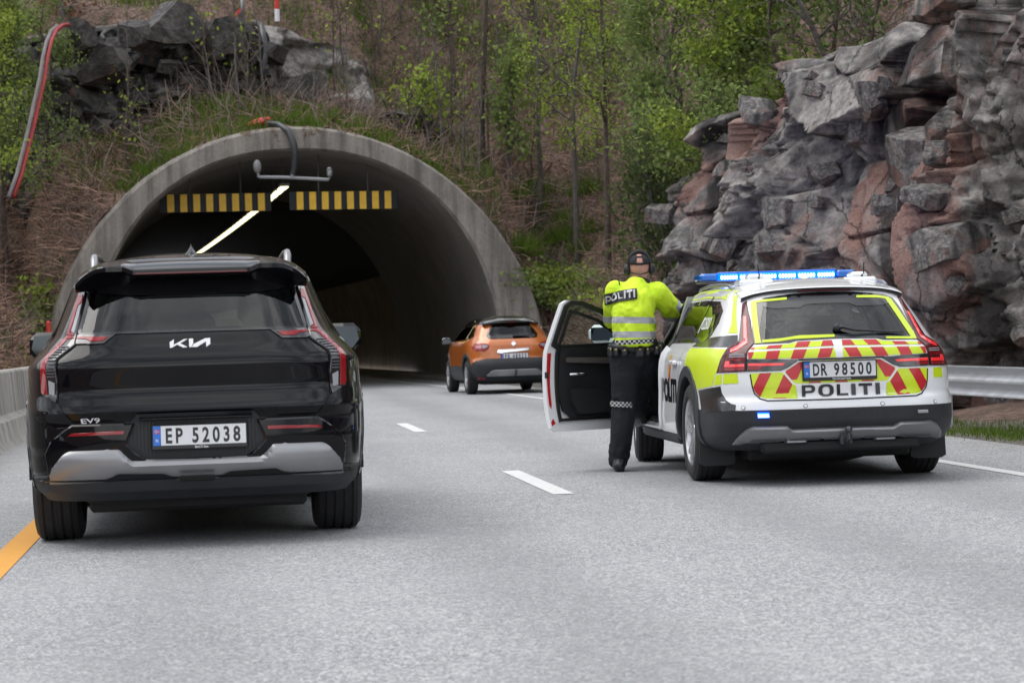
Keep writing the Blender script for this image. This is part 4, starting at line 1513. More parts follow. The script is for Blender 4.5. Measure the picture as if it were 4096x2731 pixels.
# cabin: seats, dashboard
def seat(parent, x, y, z, w, mt, hh=.60, head=True):
    s = MB()
    s.box((x, y + .25, z), (w, .5, .16), bev=.05)
    s.box((x, y, z + hh / 2), (w, .14, hh), bev=.05, rot=Matrix.Rotation(.18, 3, 'X'))
    if head:
        s.box((x, y - .10, z + hh + .12), (w * .56, .10, .19), bev=.045)
        s.tube([(x - .06, y - .09, z + hh - .05), (x - .06, y - .09, z + hh + .06)], .008, 6)
        s.tube([(x + .06, y - .09, z + hh - .05), (x + .06, y - .09, z + hh + .06)], .008, 6)
    return s.build('seat', mt, parent, auto=40)
for x in (-.42, .42): seat(suv, x, 2.55, .62, .50, M_SEAT, .62)
for x in (-.42, .02, .42): seat(suv, x, 1.55, .60, .40, M_SEAT, .52)
MB().box((0, 3.62, 1.0), (1.5, .35, .20), bev=.06).build('dashboard', M_SEAT, suv, auto=40)
MB().box((0, 2.2, .56), (1.7, 3.6, .05)).build('cabin_floor', M_SEAT, suv)

# spoiler over the rear window
xs = np.linspace(-.66, .66, 67)
def kia_spoiler():
    V = []; n = 0
    for x in xs:
        a = abs(x)
        st = np.clip((a - .335) / .05, 0, 1)         # raised outer step
        ztop = 1.578 + .022 * st - .085 * (max(0, a - .49) / .17) ** 2 - .012 * a * a
        yr = .205 + .012 * st + .45 * (max(0, a - .45) / .21) ** 2.2 * .16
        zr_f = 1.640 - .05 * a * a - .075 * (max(0, a - .47) / .19) ** 2 + .012 * st
        prof = [(.95, zr_f + .006 - .02), (.80, zr_f + .004), (.55, zr_f + .000), (.385, zr_f - .010), (.30, zr_f - .032), (yr + .012, ztop + .004), (yr, ztop - .004), (yr, ztop - .028), (yr + .02, ztop - .042), (.36, 1.525 - .03 * st - .03 * (a / .6) ** 2), (.48, 1.52)]
        n = len(prof)
        V += [(x, y, z) for y, z in prof]
    F = [(i * n + j, (i + 1) * n + j, (i + 1) * n + j + 1, i * n + j + 1) for i in range(len(xs) - 1) for j in range(n - 1)]
    F += [tuple(range(n)), tuple((len(xs) - 1) * n + j for j in range(n - 1, -1, -1))]
    return obj('spoiler', V, F, M_BLACKPAINT, suv, auto=25)
kia_spoiler()
MB().box((0, .203, 1.553), (.64, .012, .011), bev=.003).build('high_brake_light', M_REDDARK, suv)
# roof rails and shark fin
for sx in (-1, 1):
    MB().tube([(sx * .565, .62, 1.60), (sx * .566, .66, 1.655), (sx * .57, .80, 1.678), (sx * .575, 1.5, 1.698), (sx * .575, 2.6, 1.69), (sx * .57, 2.85, 1.65)], [.022, .024, .020, .018, .018, .016], 8).build('roof_rail', M_SILVER, suv, auto=50)
fin = MB()
fv = []
for k, (y0, y1, hw, z) in enumerate([(.74, 1.02, .052, 1.645), (.755, 1.01, .046, 1.672), (.80, .97, .022, 1.698), (.83, .91, .009, 1.725), (.845, .875, .003, 1.745)]):
    fv += [(-hw, y0 + .02, z), (0, y0, z), (hw, y0 + .02, z), (hw * .6, y1, z), (-hw * .6, y1, z)]
fin.add(fv, [(i * 5 + j, i * 5 + (j + 1) % 5, (i + 1) * 5 + (j + 1) % 5, (i + 1) * 5 + j) for i in range(4) for j in range(5)] + [(20, 21, 22, 23, 24)])
fin.build('roof_antenna', M_BLACKPAINT, suv, auto=60)

# tail lamps: one tall angular cluster each side, one wedge on the tailgate
housing = kz(2, [(1265, 508), (1337, 515), (1400, 720), (1490, 975), (1600, 1070), (1720, 1165), (1748, 1200), (1778, 1525)]) + kz(4, [(1640, 62)]) + kz(2, [(1610, 1400), (1600, 1180), (1410, 1052), (1380, 940)])
red_u = kz(2, [(1290, 543), (1335, 540), (1480, 950), (1420, 965), (1400, 940), (1440, 925), (1345, 650), (1300, 625)])
red_d = kz(2, [(1420, 968), (1482, 955), (1700, 1148), (1728, 1180), (1768, 1520), (1712, 1550), (1690, 1200), (1660, 1160), (1480, 1000), (1405, 990)])
white_u = kz(2, [(1305, 632), (1340, 655), (1430, 918), (1400, 935)])
white_d = kz(2, [(1632, 1425), (1688, 1392), (1692, 1535), (1645, 1560)])
wedge = kz(2, [(985, 962), (1378, 946), (1405, 1045), (1120, 1055)])
wedge_r = kz(2, [(1068, 988), (1378, 968), (1388, 992), (1300, 1000), (1245, 1028), (1118, 1028)])
fins_k = []
for (xa, ya, xb) in [(1470, 1073, 1545), (1500, 1098, 1580), (1545, 1120, 1610), (1575, 1145, 1640), (1600, 1172, 1672), (1612, 1203, 1690), (1615, 1233, 1695), (1617, 1264, 1698), (1619, 1294, 1700), (1621, 1324, 1700), (1626, 1355, 1698)]:
    fins_k.append(kz(2, [(xa, ya + 8), (xb, ya + 5), (xb, ya - 7), (xa, ya - 4)]))
for sg in (1, -1):
    fl_ = (lambda p: p) if sg > 0 else K.flip
    L = K.patch('tail_lamp', 'R', fl_(housing), M_LAMPBLK, .012, .03, bev=.004, step=.02)
    K.patch('red_strip', 'R', fl_(red_u), M_REDLENS, .016, .006, bev=.002, step=.02, parent=L)
    K.patch('red_strip', 'R', fl_(red_d), M_REDLENS, .016, .006, bev=.002, step=.02, parent=L)
    K.patch('reversing_light', 'R', fl_(white_u), M_CLEAR, .0165, .006, bev=.002, step=.02, parent=L)
    K.patch('indicator_light', 'R', fl_(white_d), M_CLEAR, .0165, .006, bev=.002, step=.02, parent=L)
    for q in fins_k:
        K.patch('lamp_slat', 'R', fl_(q), mat('lamp_slat_grey', (.10, .10, .11), .35), .018, .008, step=.02, parent=L)
    W = K.patch('tailgate_lamp', 'R', fl_(wedge), M_LAMPBLK, .008, .02, bev=.003, step=.02)
    K.patch('red_strip', 'R', fl_(wedge_r), M_REDLENS, .0115, .005, bev=.002, step=.02, parent=W)
# panel gaps round the tailgate
gap_r = kz(2, [(1268, 520), (1382, 945), (1405, 1050), (1590, 1180), (1620, 1560)]) + kz(4, [(1622, 70), (1460, 298)])
K.line('panel_gap', 'R', gap_r, .006, M_SEAM, .0035)
K.line('panel_gap', 'R', K.flip(gap_r), .006, M_SEAM, .0035)
# maker's badge
badge = Zm(100, 950, [])
kia_letters = [
    [(1512, 1098), (1556, 1070), (1560, 1118), (1660, 1066), (1758, 1062), (1764, 1112), (1700, 1100)],
]
def bad(pts): return kz(1, pts)
b1 = [(1512, 1100), (1558, 1070), (1556, 1128), (1664, 1068), (1700, 1066), (1622, 1112), (1698, 1150), (1650, 1156), (1590, 1126), (1534, 1160), (1516, 1160)]
b2 = [(1712, 1064), (1758, 1062), (1760, 1106), (1742, 1152), (1718, 1152)]
b3 = [(1748, 1152), (1762, 1120), (1882, 1060), (1936, 1056), (1938, 1118), (1896, 1146), (1892, 1092), (1800, 1150)]
for q in (b1, b2, b3):
    K.patch('badge_letter', 'R', bad(q), M_WHITE_MARK, .010, .009, bev=.001, step=.03)
# model lettering on the left
e9 = kz(3, [(592, 376), (788, 362)])
V, F = text_mesh('EV9', .02)
K.letters('model_lettering', 'R', V, F, e9[0], e9[1], .030, M_WHITE_MARK, .006)

# bumper skin with the plate recess left open
def sym(right):
    """right half outline from top centre to bottom centre -> closed symmetric polygon"""
    return right + [(-a, b) for a, b in reversed(right)]
rec = kz(4, [(800, 268), (842, 315), (940, 530), (850, 628), (800, 690)])
zrt = rec[0][1]; zrb = rec[-1][1] - .005
recess = sym([(rec[0][0], rec[0][1]), (rec[1][0], rec[1][1]), (rec[2][0], rec[2][1]), (rec[3][0], rec[3][1]), (rec[3][0] - .05, zrb)])
bt = kz(4, [(870, 325), (1480, 308), (1560, 345), (1640, 450)])
bump_top = [(0, zrt + .004), (rec[0][0], zrt + .004), (rec[0][0] + .02, bt[0][1]), (bt[1][0], bt[1][1] + .006), (bt[2][0], bt[2][1]), (bt[2][0] + .07, bt[2][1] - .07), (bt[2][0] + .10, bt[2][1] - .13), (bt[2][0] + .09, .43), (.8, .40), (0, .41)]
bump = [(p[0], p[1]) for p in bump_top]
bump_poly = bump[1:-1]
bump_poly = sym([(0, zrt + .004)][1:] + bump_poly)
K.patch('bumper', 'R', bump_poly, M_BLACKPAINT, .040, .045, bev=.010, step=.03, holes=[inset(recess, -.002)])
rp = K.patch('plate_recess', 'R', inset(recess, -.02), mat('ribbed_plastic', (.016, .017, .020), .5), .004, 0, step=.04)
zc_r = (zrt + zrb) / 2
for i in range(-22, 23):
    a = i * .0175
    t = min(1, abs(a) / rec[2][0]) 
    zt_ = zrt - .012 if abs(a) < rec[0][0] else np.interp(abs(a), [rec[0][0], rec[2][0]], [zrt, rec[2][1]]) - .012
    zb_ = zrb + .012 if abs(a) < rec[3][0] - .05 else np.interp(abs(a), [rec[3][0] - .05, rec[2][0]], [zrb, rec[2][1]]) + .012
    if zt_ - zb_ > .03 and abs(a) < rec[2][0] - .02:
        K.patch('rib', 'R', [(a - .0045, zb_), (a + .0045, zb_), (a + .0045, zt_), (a - .0045, zt_)], mat('ribbed_plastic'), .012, .01, step=.2, parent=rp, smooth=False)
refl = kz(4, [(960, 396), (1480, 386), (1525, 414), (968, 432)])
for sg in (1, -1):
    q = refl if sg > 0 else K.flip(refl)
    K.patch('rear_reflector', 'R', q, M_REDLENS, .044, .01, bev=.002, step=.05)
# silver skid plate
sk = kz(4, [(0, 742), (860, 700), (900, 690), (960, 640), (1020, 572), (1500, 555), (1560, 580), (1735, 865), (1725, 885), (1240, 892), (1190, 885), (1080, 822), (1040, 815), (560, 845), (440, 940), (0, 955)])
skid = sym([(max(0.001, a), b) for a, b in sk])
_tc, _ts = sk[0][1], sk[5][1]
def sk_lift(a, b):
    t = b - np.interp(abs(a), [sk[2][0], sk[4][0]], [_tc, _ts])
    return -max(0, t + .032) * .75 - max(0, .475 - b) * .45
K.patch('skid_plate', 'R', skid, M_SILVER, .066, .045, bev=.006, step=.02, lift=sk_lift, rnd=.02)
lowr = [(.0, .445), (.30, .45), (.62, .435), (.86, .42), (.86, .345), (.60, .33), (0, .33)]
K.patch('lower_valance', 'R', sym(lowr[1:-1]), M_PLASTIC, .022, .03, bev=.008, step=.05)
MB().box((0, -.012, .392), (.20, .02, .035), bev=.008).build('tow_eye_slot', M_SEAM, suv, auto=40)
KP = K.plane_px(Zm(700, 1550, [(-115, 478), (120, 470)]), 0)
pc = K.plane_px(Zm(100, 1550, [(1290, 500), (1290 + 1068, 478)]), .03)
plate(suv, ((pc[0][0] + pc[1][0]) / 2, .012, (pc[0][1] + pc[1][1]) / 2), -.10, 'EP 52038', frame_txt='Bertel O. Steen')
# door mirrors
for sg in (-1, 1):
    m = MB()
    m.box((sg * 1.035, 3.42, 1.165), (.25, .14, .195), bev=.05)
    m.box((sg * .90, 3.46, 1.11), (.14, .07, .05), bev=.02)
    mo = m.build('door_mirror', M_BLACKPAINT, suv, auto=40)
    g = [(-.105, -.074), (.06, -.080), (.108, -.02), (.088, .072), (-.10, .078)]
    MB().prism([(sg * 1.035 + sg * a, 1.165 + b) for a, b in g], 3.345, 3.352).build('mirror_glass', M_MIRROR, mo)
# wheels and underside
for (y, st) in ((1.0, 0), (4.1, 0)):
    for sg in (-1, 1):
        wheel(suv, (sg * .825, y, .385), .385, .285, .27, sg, M_TYRE, M_RIMDK, M_BRAKE, spokes=5, steer=st)
        m = MB(); seg = 16
        vs = []
        for k in range(seg + 1):
            a = math.pi * k / seg
            for x in (.62, .972):
                vs.append((sg * x, y + .455 * math.cos(a), .385 + .45 * math.sin(a)))
        m.add(vs, [(2 * k, 2 * k + 1, 2 * k + 3, 2 * k + 2) for k in range(seg)])
        m.box((sg * .62, y, .55), (.02, .92, .62))
        m.build('wheel_liner', M_DARK, suv)
        ring = [(y + .435 * math.cos(a), .385 + .435 * math.sin(a)) for a in np.linspace(math.radians(-8), math.radians(188), 26)]
        ring += [(y + .505 * math.cos(a), .385 + .505 * math.sin(a)) for a in np.linspace(math.radians(188), math.radians(-8), 26)]
        K.patch('arch_cladding', 'SR' if sg > 0 else 'SL', ring, M_GLOSSBLK, .012, .03, bev=.006, step=.05)
ub = MB()
ub.box((0, 2.5, .24), (1.25, 4.2, .10), bev=.02)
ub.box((0, .62, .30), (1.3, .7, .10), bev=.03)
for sg in (-1, 1):
    ub.tube([(sg * .12, .95, .30), (sg * .45, .98, .25), (sg * .70, 1.0, .30)], [.045, .06, .05], 8, flat=.6)
    ub.ell((sg * .42, .80, .245), (.16, .14, .03), 14, 8)
ub.build('underbody', M_DARK, suv, auto=40)
# ------------------------------------------------------------------ police estate car
M_WHITE = mat('white_paint', (.82, .83, .84), .22, 0, .8, spec=.2)
M_YEL = mat('fluorescent_yellow_film', (.62, .78, .012), .38, 0, .25, var=.03, vscale=40)
M_RED = mat('red_reflective_film', (.52, .012, .02), .35, 0, .3, var=.05, vscale=40)
M_BLKFILM = mat('black_film', (.012, .012, .015), .25, 0, .4)
M_BLUELENS = mat('blue_lens', (.01, .14, .55), .12, 0, .6)
M_LED = mat('blue_led', (.02, .1, .6), .3, emit=(.0, .06, 1.0), estr=4.5)
M_LEDCORE = mat('led_core', (.6, .8, 1), .3, emit=(.35, .62, 1.0), estr=3.2)
M_BRIGHTRED = mat('lit_red_lens', (.5, .01, .015), .1, 0, 1.0, emit=(1.0, .02, .03), estr=.35)
M_GUNMETAL = mat('dark_steel', (.10, .10, .11), .4, .8)

pol = empty('police_car')
tag(pol, 'white police estate car with yellow and red chevrons and blue lightbar', 'car')
VOL = Car(pol, (2.335, 16.66), math.radians(5.0), [
    (.25, .34, 4.75, .86, 5.0),
    (.29, .20, 4.86, .91, 5.2),
    (.36, .075, 4.92, .935, 5.4),
    (.45, .018, 4.94, .942, 5.4),
    (.555, .004, 4.94, .938, 5.4),
    (.575, .012, 4.94, .938, 5.3),
    (.618, .022, 4.94, .935, 5.3),
    (.632, .052, 4.93, .935, 5.2),
    (.72, .050, 4.90, .935, 5.2),
    (.80, .062, 4.80, .935, 5.2),
    (.90, .078, 4.55, .925, 5.0),
    (.955, .095, 4.15, .905, 5.0),
    (1.00, .130, 3.72, .865, 5.0),
    (1.03, .160, 3.62, .835, 5.0),
    (1.20, .335, 3.20, .755, 5.0),
    (1.33, .470, 2.92, .69, 4.8),
    (1.40, .560, 2.72, .645, 4.6),
    (1.435, .68, 2.58, .59, 4.4),
    (1.455, .80, 2.48, .53, 4.2),
], 1.75, 2.35)
Vc = VOL
ZO = {5: (2600, 1050), 6: (3100, 1050), 7: (2600, 1450), 8: (3100, 1450)}
def vz(zz, pts, kind='R'):
    return Vc.px(kind, Zm(*ZO[zz], pts))
VW = .365                                   # wheel radius
arch_v = [(1.13, VW + .01, .41), (4.07, VW + .01, .41)]
rear_glass = vz(6, [(690, 792), (1060, 790), (1135, 806), (1492, 800), (1300, 470), (1225, 372), (1130, 335), (840, 312), (690, 308)])
rear_glass = [(a, b) for a, b in rear_glass]
rear_glass[0] = (0.0, rear_glass[0][1]); rear_glass[-1] = (0.0, rear_glass[-1][1])
def symv(right): return right + [(-a, b) for a, b in reversed(right) if a > 1e-6]
rear_glass = symv(rear_glass)
# side glass, as (y, z): traced rear part, completed forwards by hand
sideglass = [(.96, 1.035), (.80, 1.09), (.76, 1.18), (.82, 1.27), (1.00, 1.335), (1.6, 1.352), (2.38, 1.345), (2.42, 1.03)]
sidefront = [(2.50, 1.03), (2.47, 1.37), (2.62, 1.34), (3.20, 1.10), (3.42, 1.02)]
door_cut = [(2.42, .36), (2.40, 1.0), (2.46, 1.385), (2.60, 1.36), (3.42, 1.03), (3.52, .80), (3.50, .36)]
wind_v = lambda C: (C[:, 1] > 2.35) & (C[:, 2] > 1.03) & (C[:, 2] < 1.40) & (np.abs(C[:, 0]) < .66 - .25 * (C[:, 2] - 1.03))
Vc.shell('body', lambda c, th: 1 if c[2] < (.556 if c[1] < .75 else .34) else 0, [M_WHITE, M_PLASTIC, M_DARK], arches=arch_v,
         cut=[('R', inset(rear_glass, .03)), ('SL', inset(sideglass, .03)), ('SR', inset(sideglass, .03)), ('SR', inset(sidefront, .03)), ('SL', door_cut), ('FN', wind_v)],
         crown=.045, nth=110, zstep=.02)
Vc.patch('rear_window', 'R', inset(rear_glass, .012), M_GLASS_DK, .004, 0, step=.05)
clear_r = vz(6, [(690, 775), (1000, 772), (1425, 772), (1195, 428), (1110, 450), (850, 456), (770, 427), (690, 425)])
clear_r[0] = (0.0, clear_r[0][1]); clear_r[-1] = (0.0, clear_r[-1][1])
Vc.patch('window_border', 'R', rear_glass, M_GLOSSBLK, .006, .02, holes=[symv(clear_r)], step=.03)
for sd, fr in (('SL', False), ('SR', True)):
    Vc.patch('side_window', sd, sideglass, M_GLASS_DK, .004, 0, step=.10)
    Vc.patch('window_trim', sd, sideglass, M_GLOSSBLK, .006, .01, holes=[inset(sideglass, .034)], step=.06)
    Vc.line('window_divider', sd, [(1.42, 1.03), (1.36, 1.38)], .035, M_GLOSSBLK, .008)
    if fr:
        Vc.patch('side_window', sd, sidefront, M_GLASS, .004, 0, step=.10)
        Vc.patch('window_trim', sd, sidefront, M_GLOSSBLK, .006, .01, holes=[inset(sidefront, .03)], step=.06)
ws = []
for zz_ in np.linspace(1.01, 1.415, 8):
    hw = .72 - .25 * (zz_ - 1.01)
    for xx in np.linspace(-hw, hw, 12):
        w_ = float(Vc.prm(zz_, 3)); yf = float(Vc.prm(zz_, 2))
        ws.append((xx, Vc.ycF + (yf - Vc.ycF) * (1 - min(.999, abs(xx) / w_) ** Vc.nF) ** (1 / Vc.nF) + .004, zz_))
obj('windscreen', ws, [(i * 12 + j, i * 12 + j + 1, (i + 1) * 12 + j + 1, (i + 1) * 12 + j) for i in range(7) for j in range(11)], M_GLASS, pol, smooth=True)
for x in (-.38, .38): seat(pol, x, 2.25, .42, .50, M_SEAT, .58)
for x in (-.40, .40): seat(pol, x, 1.35, .45, .46, M_SEAT, .48)
MB().box((0, 3.28, .90), (1.5, .35, .22), bev=.06).build('dashboard', M_SEAT, pol, auto=40)
MB().box((0, 2.2, .33), (1.66, 3.4, .05)).build('cabin_floor', M_SEAT, pol)
MB().box((0, .95, .68), (1.4, 1.1, .05)).build('boot_floor', M_SEAT, pol)

# roof spoiler (white top, black underside)
xs = np.linspace(-.60, .60, 49)
V = []
for x in xs:
    a = abs(x)
    yr = .50 + .10 * (a / .6) ** 3
    zt_ = 1.418 - .030 * (a / .6) ** 2 - .030 * (a / .6) ** 6
    zf = 1.492 - .075 * (a / .6) ** 2.4
    prof = [(1.15, zf - .02), (1.0, zf - .012), (.78, (zf + zt_) / 2 + .010), (yr + .01, zt_ + .003), (yr, zt_ - .004), (yr + .004, zt_ - .018), (yr + .10, zt_ - .045 - .02 * (a / .6) ** 2), (yr + .22, zt_ - .035)]
    n = len(prof); V += [(x, y, z) for y, z in prof]
F = []; mi = []
for i in range(len(xs) - 1):
    for j in range(n - 1):
        F.append((i * n + j, (i + 1) * n + j, (i + 1) * n + j + 1, i * n + j + 1)); mi.append(0 if j < 4 else 1)
obj('roof_spoiler', V, F, None, pol, mats=[M_WHITE, M_GLOSSBLK], midx=mi, auto=25)
MB().box((0, .512, 1.392), (.40, .01, .012), bev=.003).build('high_brake_light', M_REDDARK, pol)

# tail lamps (traced on the left, mirrored to the right)
lamp = vz(5, [(1012, 405), (1050, 590), (1090, 850), (1022, 930), (1005, 1140), (850, 1150), (700, 1155), (745, 1010), (815, 895), (930, 825), (955, 590), (968, 440)])
l_strip = vz(5, [(985, 570), (1015, 570), (1026, 850), (915, 930), (850, 948), (842, 915), (925, 872), (985, 820)])
l_L = vz(5, [(798, 1035), (840, 1035), (842, 1068), (990, 1062), (990, 1095), (785, 1098)])
l_low = vz(5, [(790, 1104), (992, 1100), (992, 1128), (785, 1132)])
l_top = vz(5, [(985, 420), (1010, 420), (1020, 540), (985, 540)])
l_h = [vz(5, [(838, yy), (995, yy - 3), (995, yy + 6), (838, yy + 9)]) for yy in (966, 986, 1006, 1024)]
tg = vz(5, [(1018, 1012), (1300, 1012), (1552, 1016), (1500, 1055), (1440, 1100), (1365, 1130), (1200, 1136), (1012, 1140)])
tg1 = vz(5, [(1030, 1058), (1412, 1052), (1385, 1078), (1030, 1086)])
tg2 = vz(5, [(1030, 1094), (1170, 1094), (1190, 1108), (1140, 1122), (1030, 1126)])
for sg in (-1, 1):
    fl_ = (lambda p: p) if sg < 0 else Vc.flip
    L = Vc.patch('tail_lamp', 'R', fl_(lamp), M_REDDARK, .010, .03, bev=.004, step=.02)
    Vc.patch('light_guide', 'R', fl_(l_strip), M_BRIGHTRED, .0135, .005, bev=.002, step=.02, parent=L)
    Vc.patch('light_guide', 'R', fl_(l_L), M_BRIGHTRED, .0135, .005, bev=.002, step=.02, parent=L)
    Vc.patch('light_guide', 'R', fl_(l_low), M_REDLENS, .0135, .005, bev=.002, step=.02, parent=L)
    for k, q in enumerate(l_h):
        Vc.patch('lamp_line', 'R', fl_(q), M_REDLENS if k > 1 else M_CLEAR, .0130, .004, step=.02, parent=L)
    T = Vc.patch('tailgate_lamp', 'R', fl_(tg), M_LAMPBLK, .010, .03, bev=.003, step=.02)
    Vc.patch('light_guide', 'R', fl_(tg1), M_BRIGHTRED, .0135, .005, bev=.002, step=.02, parent=T)
    Vc.patch('light_guide', 'R', fl_(tg2), M_REDLENS, .0135, .005, bev=.002, step=.02, parent=T)

# red and yellow chevrons (right half traced, mirrored)
def film(name, poly, m, off):
    for sg in (1, -1):
        Vc.patch(name, 'R', poly if sg > 0 else Vc.flip(poly), m, off, .003, step=.03)
UP = vz(6, [(697, 812), (1055, 804), (1130, 818), (1480, 828), (1528, 838), (1532, 853), (702, 866)])
LO = vz(6, [(708, 888), (1565, 877), (1580, 945), (712, 988)])
HX = vz(6, [(698, 1012), (1095, 1008), (1250, 1092), (1258, 1112), (1172, 1232), (698, 1250)])
LR = vz(6, [(1290, 1107), (1588, 1098), (1583, 1232), (1562, 1300), (1528, 1348), (1490, 1364), (1172, 1388), (1166, 1250), (1196, 1238)])
film('yellow_film', round_poly(UP, .008), M_YEL, .0025)
film('yellow_film', round_poly(LO, .008), M_YEL, .0025)
film('yellow_film', HX, M_YEL, .0025)
film('yellow_film', LR, M_YEL, .0025)
for q in ([(697, 810), (790, 808), (838, 862), (704, 866)], [(920, 806), (1055, 804), (1112, 857), (975, 860)], [(1220, 824), (1355, 824), (1398, 853), (1255, 857)], [(1485, 829), (1520, 834), (1532, 852), (1502, 855)],
          [(720, 890), (855, 887), (910, 981), (780, 984)], [(995, 885), (1130, 882), (1185, 973), (1055, 977)], [(1268, 880), (1395, 879), (1435, 961), (1315, 966)], [(1515, 878), (1565, 878), (1579, 944), (1555, 947)],
          [(1045, 1012), (1098, 1010), (1248, 1093), (1256, 1113), (1204, 1190), (1150, 1190)], [(760, 1014), (888, 1012), (902, 1030), (772, 1034)], [(905, 1224), (1025, 1222), (1036, 1236), (912, 1241)],
          [(1276, 1126), (1410, 1370), (1288, 1380), (1203, 1238)], [(1395, 1105), (1508, 1101), (1580, 1237), (1566, 1292), (1528, 1347)]):
    film('red_film', vz(6, q), M_RED, .0042)
q = vz(6, [(690, 1232), (752, 1230), (765, 1246), (690, 1249)]); q = [(max(a, 0), b) for a, b in q]
Vc.patch('red_film', 'R', symv([(a + .0001, b) for a, b in q]), M_RED, .0042, .003, step=.03)
# POLITI across the tailgate
V, F = block_word('POLITI', (.72, .84, .62, .24, .74, .24), .17)
pb = vz(6, [(282, 1400), (1100, 1378)]); ph = vz(6, [(690, 1392), (690, 1268)])
half = (pb[1][0] - pb[0][0]) / 2; cx = (pb[1][0] + pb[0][0]) / 2
Vc.letters('police_lettering', 'R', V, F, (cx - half, ph[0][1]), (cx + half, ph[0][1]), ph[1][1] - ph[0][1], M_BLKFILM, .0055)
# yellow frame on the rear window
yf_r = vz(6, [(850, 350), (1050, 347), (1180, 367), (1210, 388), (1494, 800), (1432, 800), (1150, 382), (1050, 372), (850, 372)])
yb_r = vz(6, [(1156, 779), (1424, 779), (1430, 801), (1162, 799)])
yf_l = vz(5, [(1056, 420), (1112, 403), (1428, 372), (1430, 394), (1115, 425), (1162, 848), (1106, 852)])
yb_l = vz(5, [(1174, 818), (1380, 798), (1560, 768), (1926, 757), (1930, 783), (1500, 806), (1330, 834), (1178, 842)])
for q in (yf_r, yb_r, yf_l, yb_l):
    Vc.patch('yellow_film', 'R', q, M_YEL, .0085, .003, step=.03)
# wiper
wp = vz(6, [(645, 700), (700, 712), (820, 738), (1335, 748)])
def wv(i, off): return Vector(Vc.surf('R', np.array([wp[i][0]]), np.array([wp[i][1]]), np.array([off]))[0])
W = MB(); W.tube([wv(0, .02), wv(1, .04), wv(2, .035), wv(3, .02)], [.020, .018, .013, .006], 8, flat=.8); W.ell(wv(0, .02), (.03, .03, .03), 12, 8)
W.build('wiper', M_PLASTIC, pol, auto=50)
# tailgate shut line
gp = vz(8, [(1592, 60), (1590, 180), (1575, 260), (1535, 320), (1480, 345), (690, 382)])
gp = gp[:-1] + [(0.0, gp[-1][1])]
Vc.line('panel_gap', 'R', gp, .008, M_SEAM, .003); Vc.line('panel_gap', 'R', Vc.flip(gp), .008, M_SEAM, .003)
gp2 = vz(5, [(1012, 1000), (1006, 1140)]); Vc.line('panel_gap', 'R', gp2, .008, M_SEAM, .012); Vc.line('panel_gap', 'R', Vc.flip(gp2), .008, M_SEAM, .012)
# number plate
pc = Vc.plane_px(Zm(3100, 1050, [(315, 1115), (1050, 1108)]), .02)
plate(pol, ((pc[0][0] + pc[1][0]) / 2, .038, (pc[0][1] + pc[1][1]) / 2), -.05, 'DR 98500', frame_txt='Volvo Cars Special Vehicles')
MB().box((0, .03, float(vz(6, [(690, 1000)])[0][1])), (.62, .03, .014), bev=.004).build('tailgate_handle', M_GLOSSBLK, pol)
# bumper trim: silver scuff plate, LED units, sensors, tow ball
sc_r = vz(7, [(2000, 672), (1492, 692), (1430, 656), (1080, 664), (1010, 692), (950, 745), (870, 828), (938, 836), (1010, 818), (1330, 806), (1450, 778), (2000, 764)])
scuff = [(max(0.0, -a), b) for a, b in sc_r]; scuff[0] = (0.0, scuff[0][1]); scuff[-1] = (0.0, scuff[-1][1])
S = Vc.patch('scuff_plate', 'R', symv(scuff), M_SILVER, .030, .03, bev=.010, step=.025)
for q in ([(720, 742), (880, 738), (890, 752), (722, 756)], [(925, 732), (1238, 722), (1245, 738), (930, 748)], [(1290, 718), (1600, 708), (1618, 722), (1295, 736)]):
    qq = vz(8, q)
    for sg in (1, -1):
        Vc.patch('scuff_groove', 'R', qq if sg > 0 else Vc.flip(qq), mat('scuff_shadow_grey', (.16, .16, .17), .4, .6), .0325, .004, step=.04, parent=S)
led = vz(7, [(1125, 522), (1245, 520), (1252, 572), (1130, 576)])
L = Vc.patch('bumper_beacon', 'R', led, M_LED, .022, .02, bev=.003, step=.03)
led2 = vz(7, [(1132, 536), (1240, 534), (1244, 566), (1136, 568)])
Vc.patch('lit_diodes', 'R', led2, M_LEDCORE, .025, .005, step=.03, parent=L)
off_led = vz(8, [(1488, 492), (1590, 488), (1594, 520), (1492, 524)])
Vc.patch('bumper_beacon', 'R', off_led, M_CLEAR, .018, .02, bev=.004, step=.03)
for q in ([(145, 805), (280, 802), (280, 828), (148, 831)], [(1075, 770), (1205, 766), (1207, 792), (1078, 796)]):
    a = Vc.plane_px(Zm(*ZO[8], q), .12)
    cxx = sum(p[0] for p in a) / 4; czz = sum(p[1] for p in a) / 4
    b_ = MB().box((cxx, .10, czz), (.17, .03, .04), bev=.008).build('under_bumper_lamp', M_GLOSSBLK, pol, auto=40)
    MB().box((cxx, .083, czz), (.135, .01, .022), bev=.003).build('lamp_lens', M_CLEAR, b_)
for (zz_, q) in ((8, (320, 452)), (8, (1125, 427)), (8, (1675, 406)), (7, (975, 472))):
    p = vz(zz_, [q])[0]
    r = .014
    Vc.patch('parking_sensor', 'R', [(p[0] + r * math.cos(t), p[1] + r * math.sin(t)) for t in np.linspace(0, 2 * math.pi, 13)[:-1]], M_SEAM, .003, .002, step=.05)
    Vc.patch('parking_sensor', 'R', [(p[0] + (r - .003) * math.cos(t), p[1] + (r - .003) * math.sin(t)) for t in np.linspace(0, 2 * math.pi, 13)[:-1]], M_WHITE, .0045, .002, step=.05)
# embossed model lettering on the black bumper
V, F = text_mesh('CROSS COUNTRY', .0)
eb = vz(8, [(225, 560), (1222, 520)])
Vc.letters('embossed_lettering', 'R', V, F, eb[0], eb[1], .030, mat('embossed_plastic', (.034, .036, .041), .5), .0025)
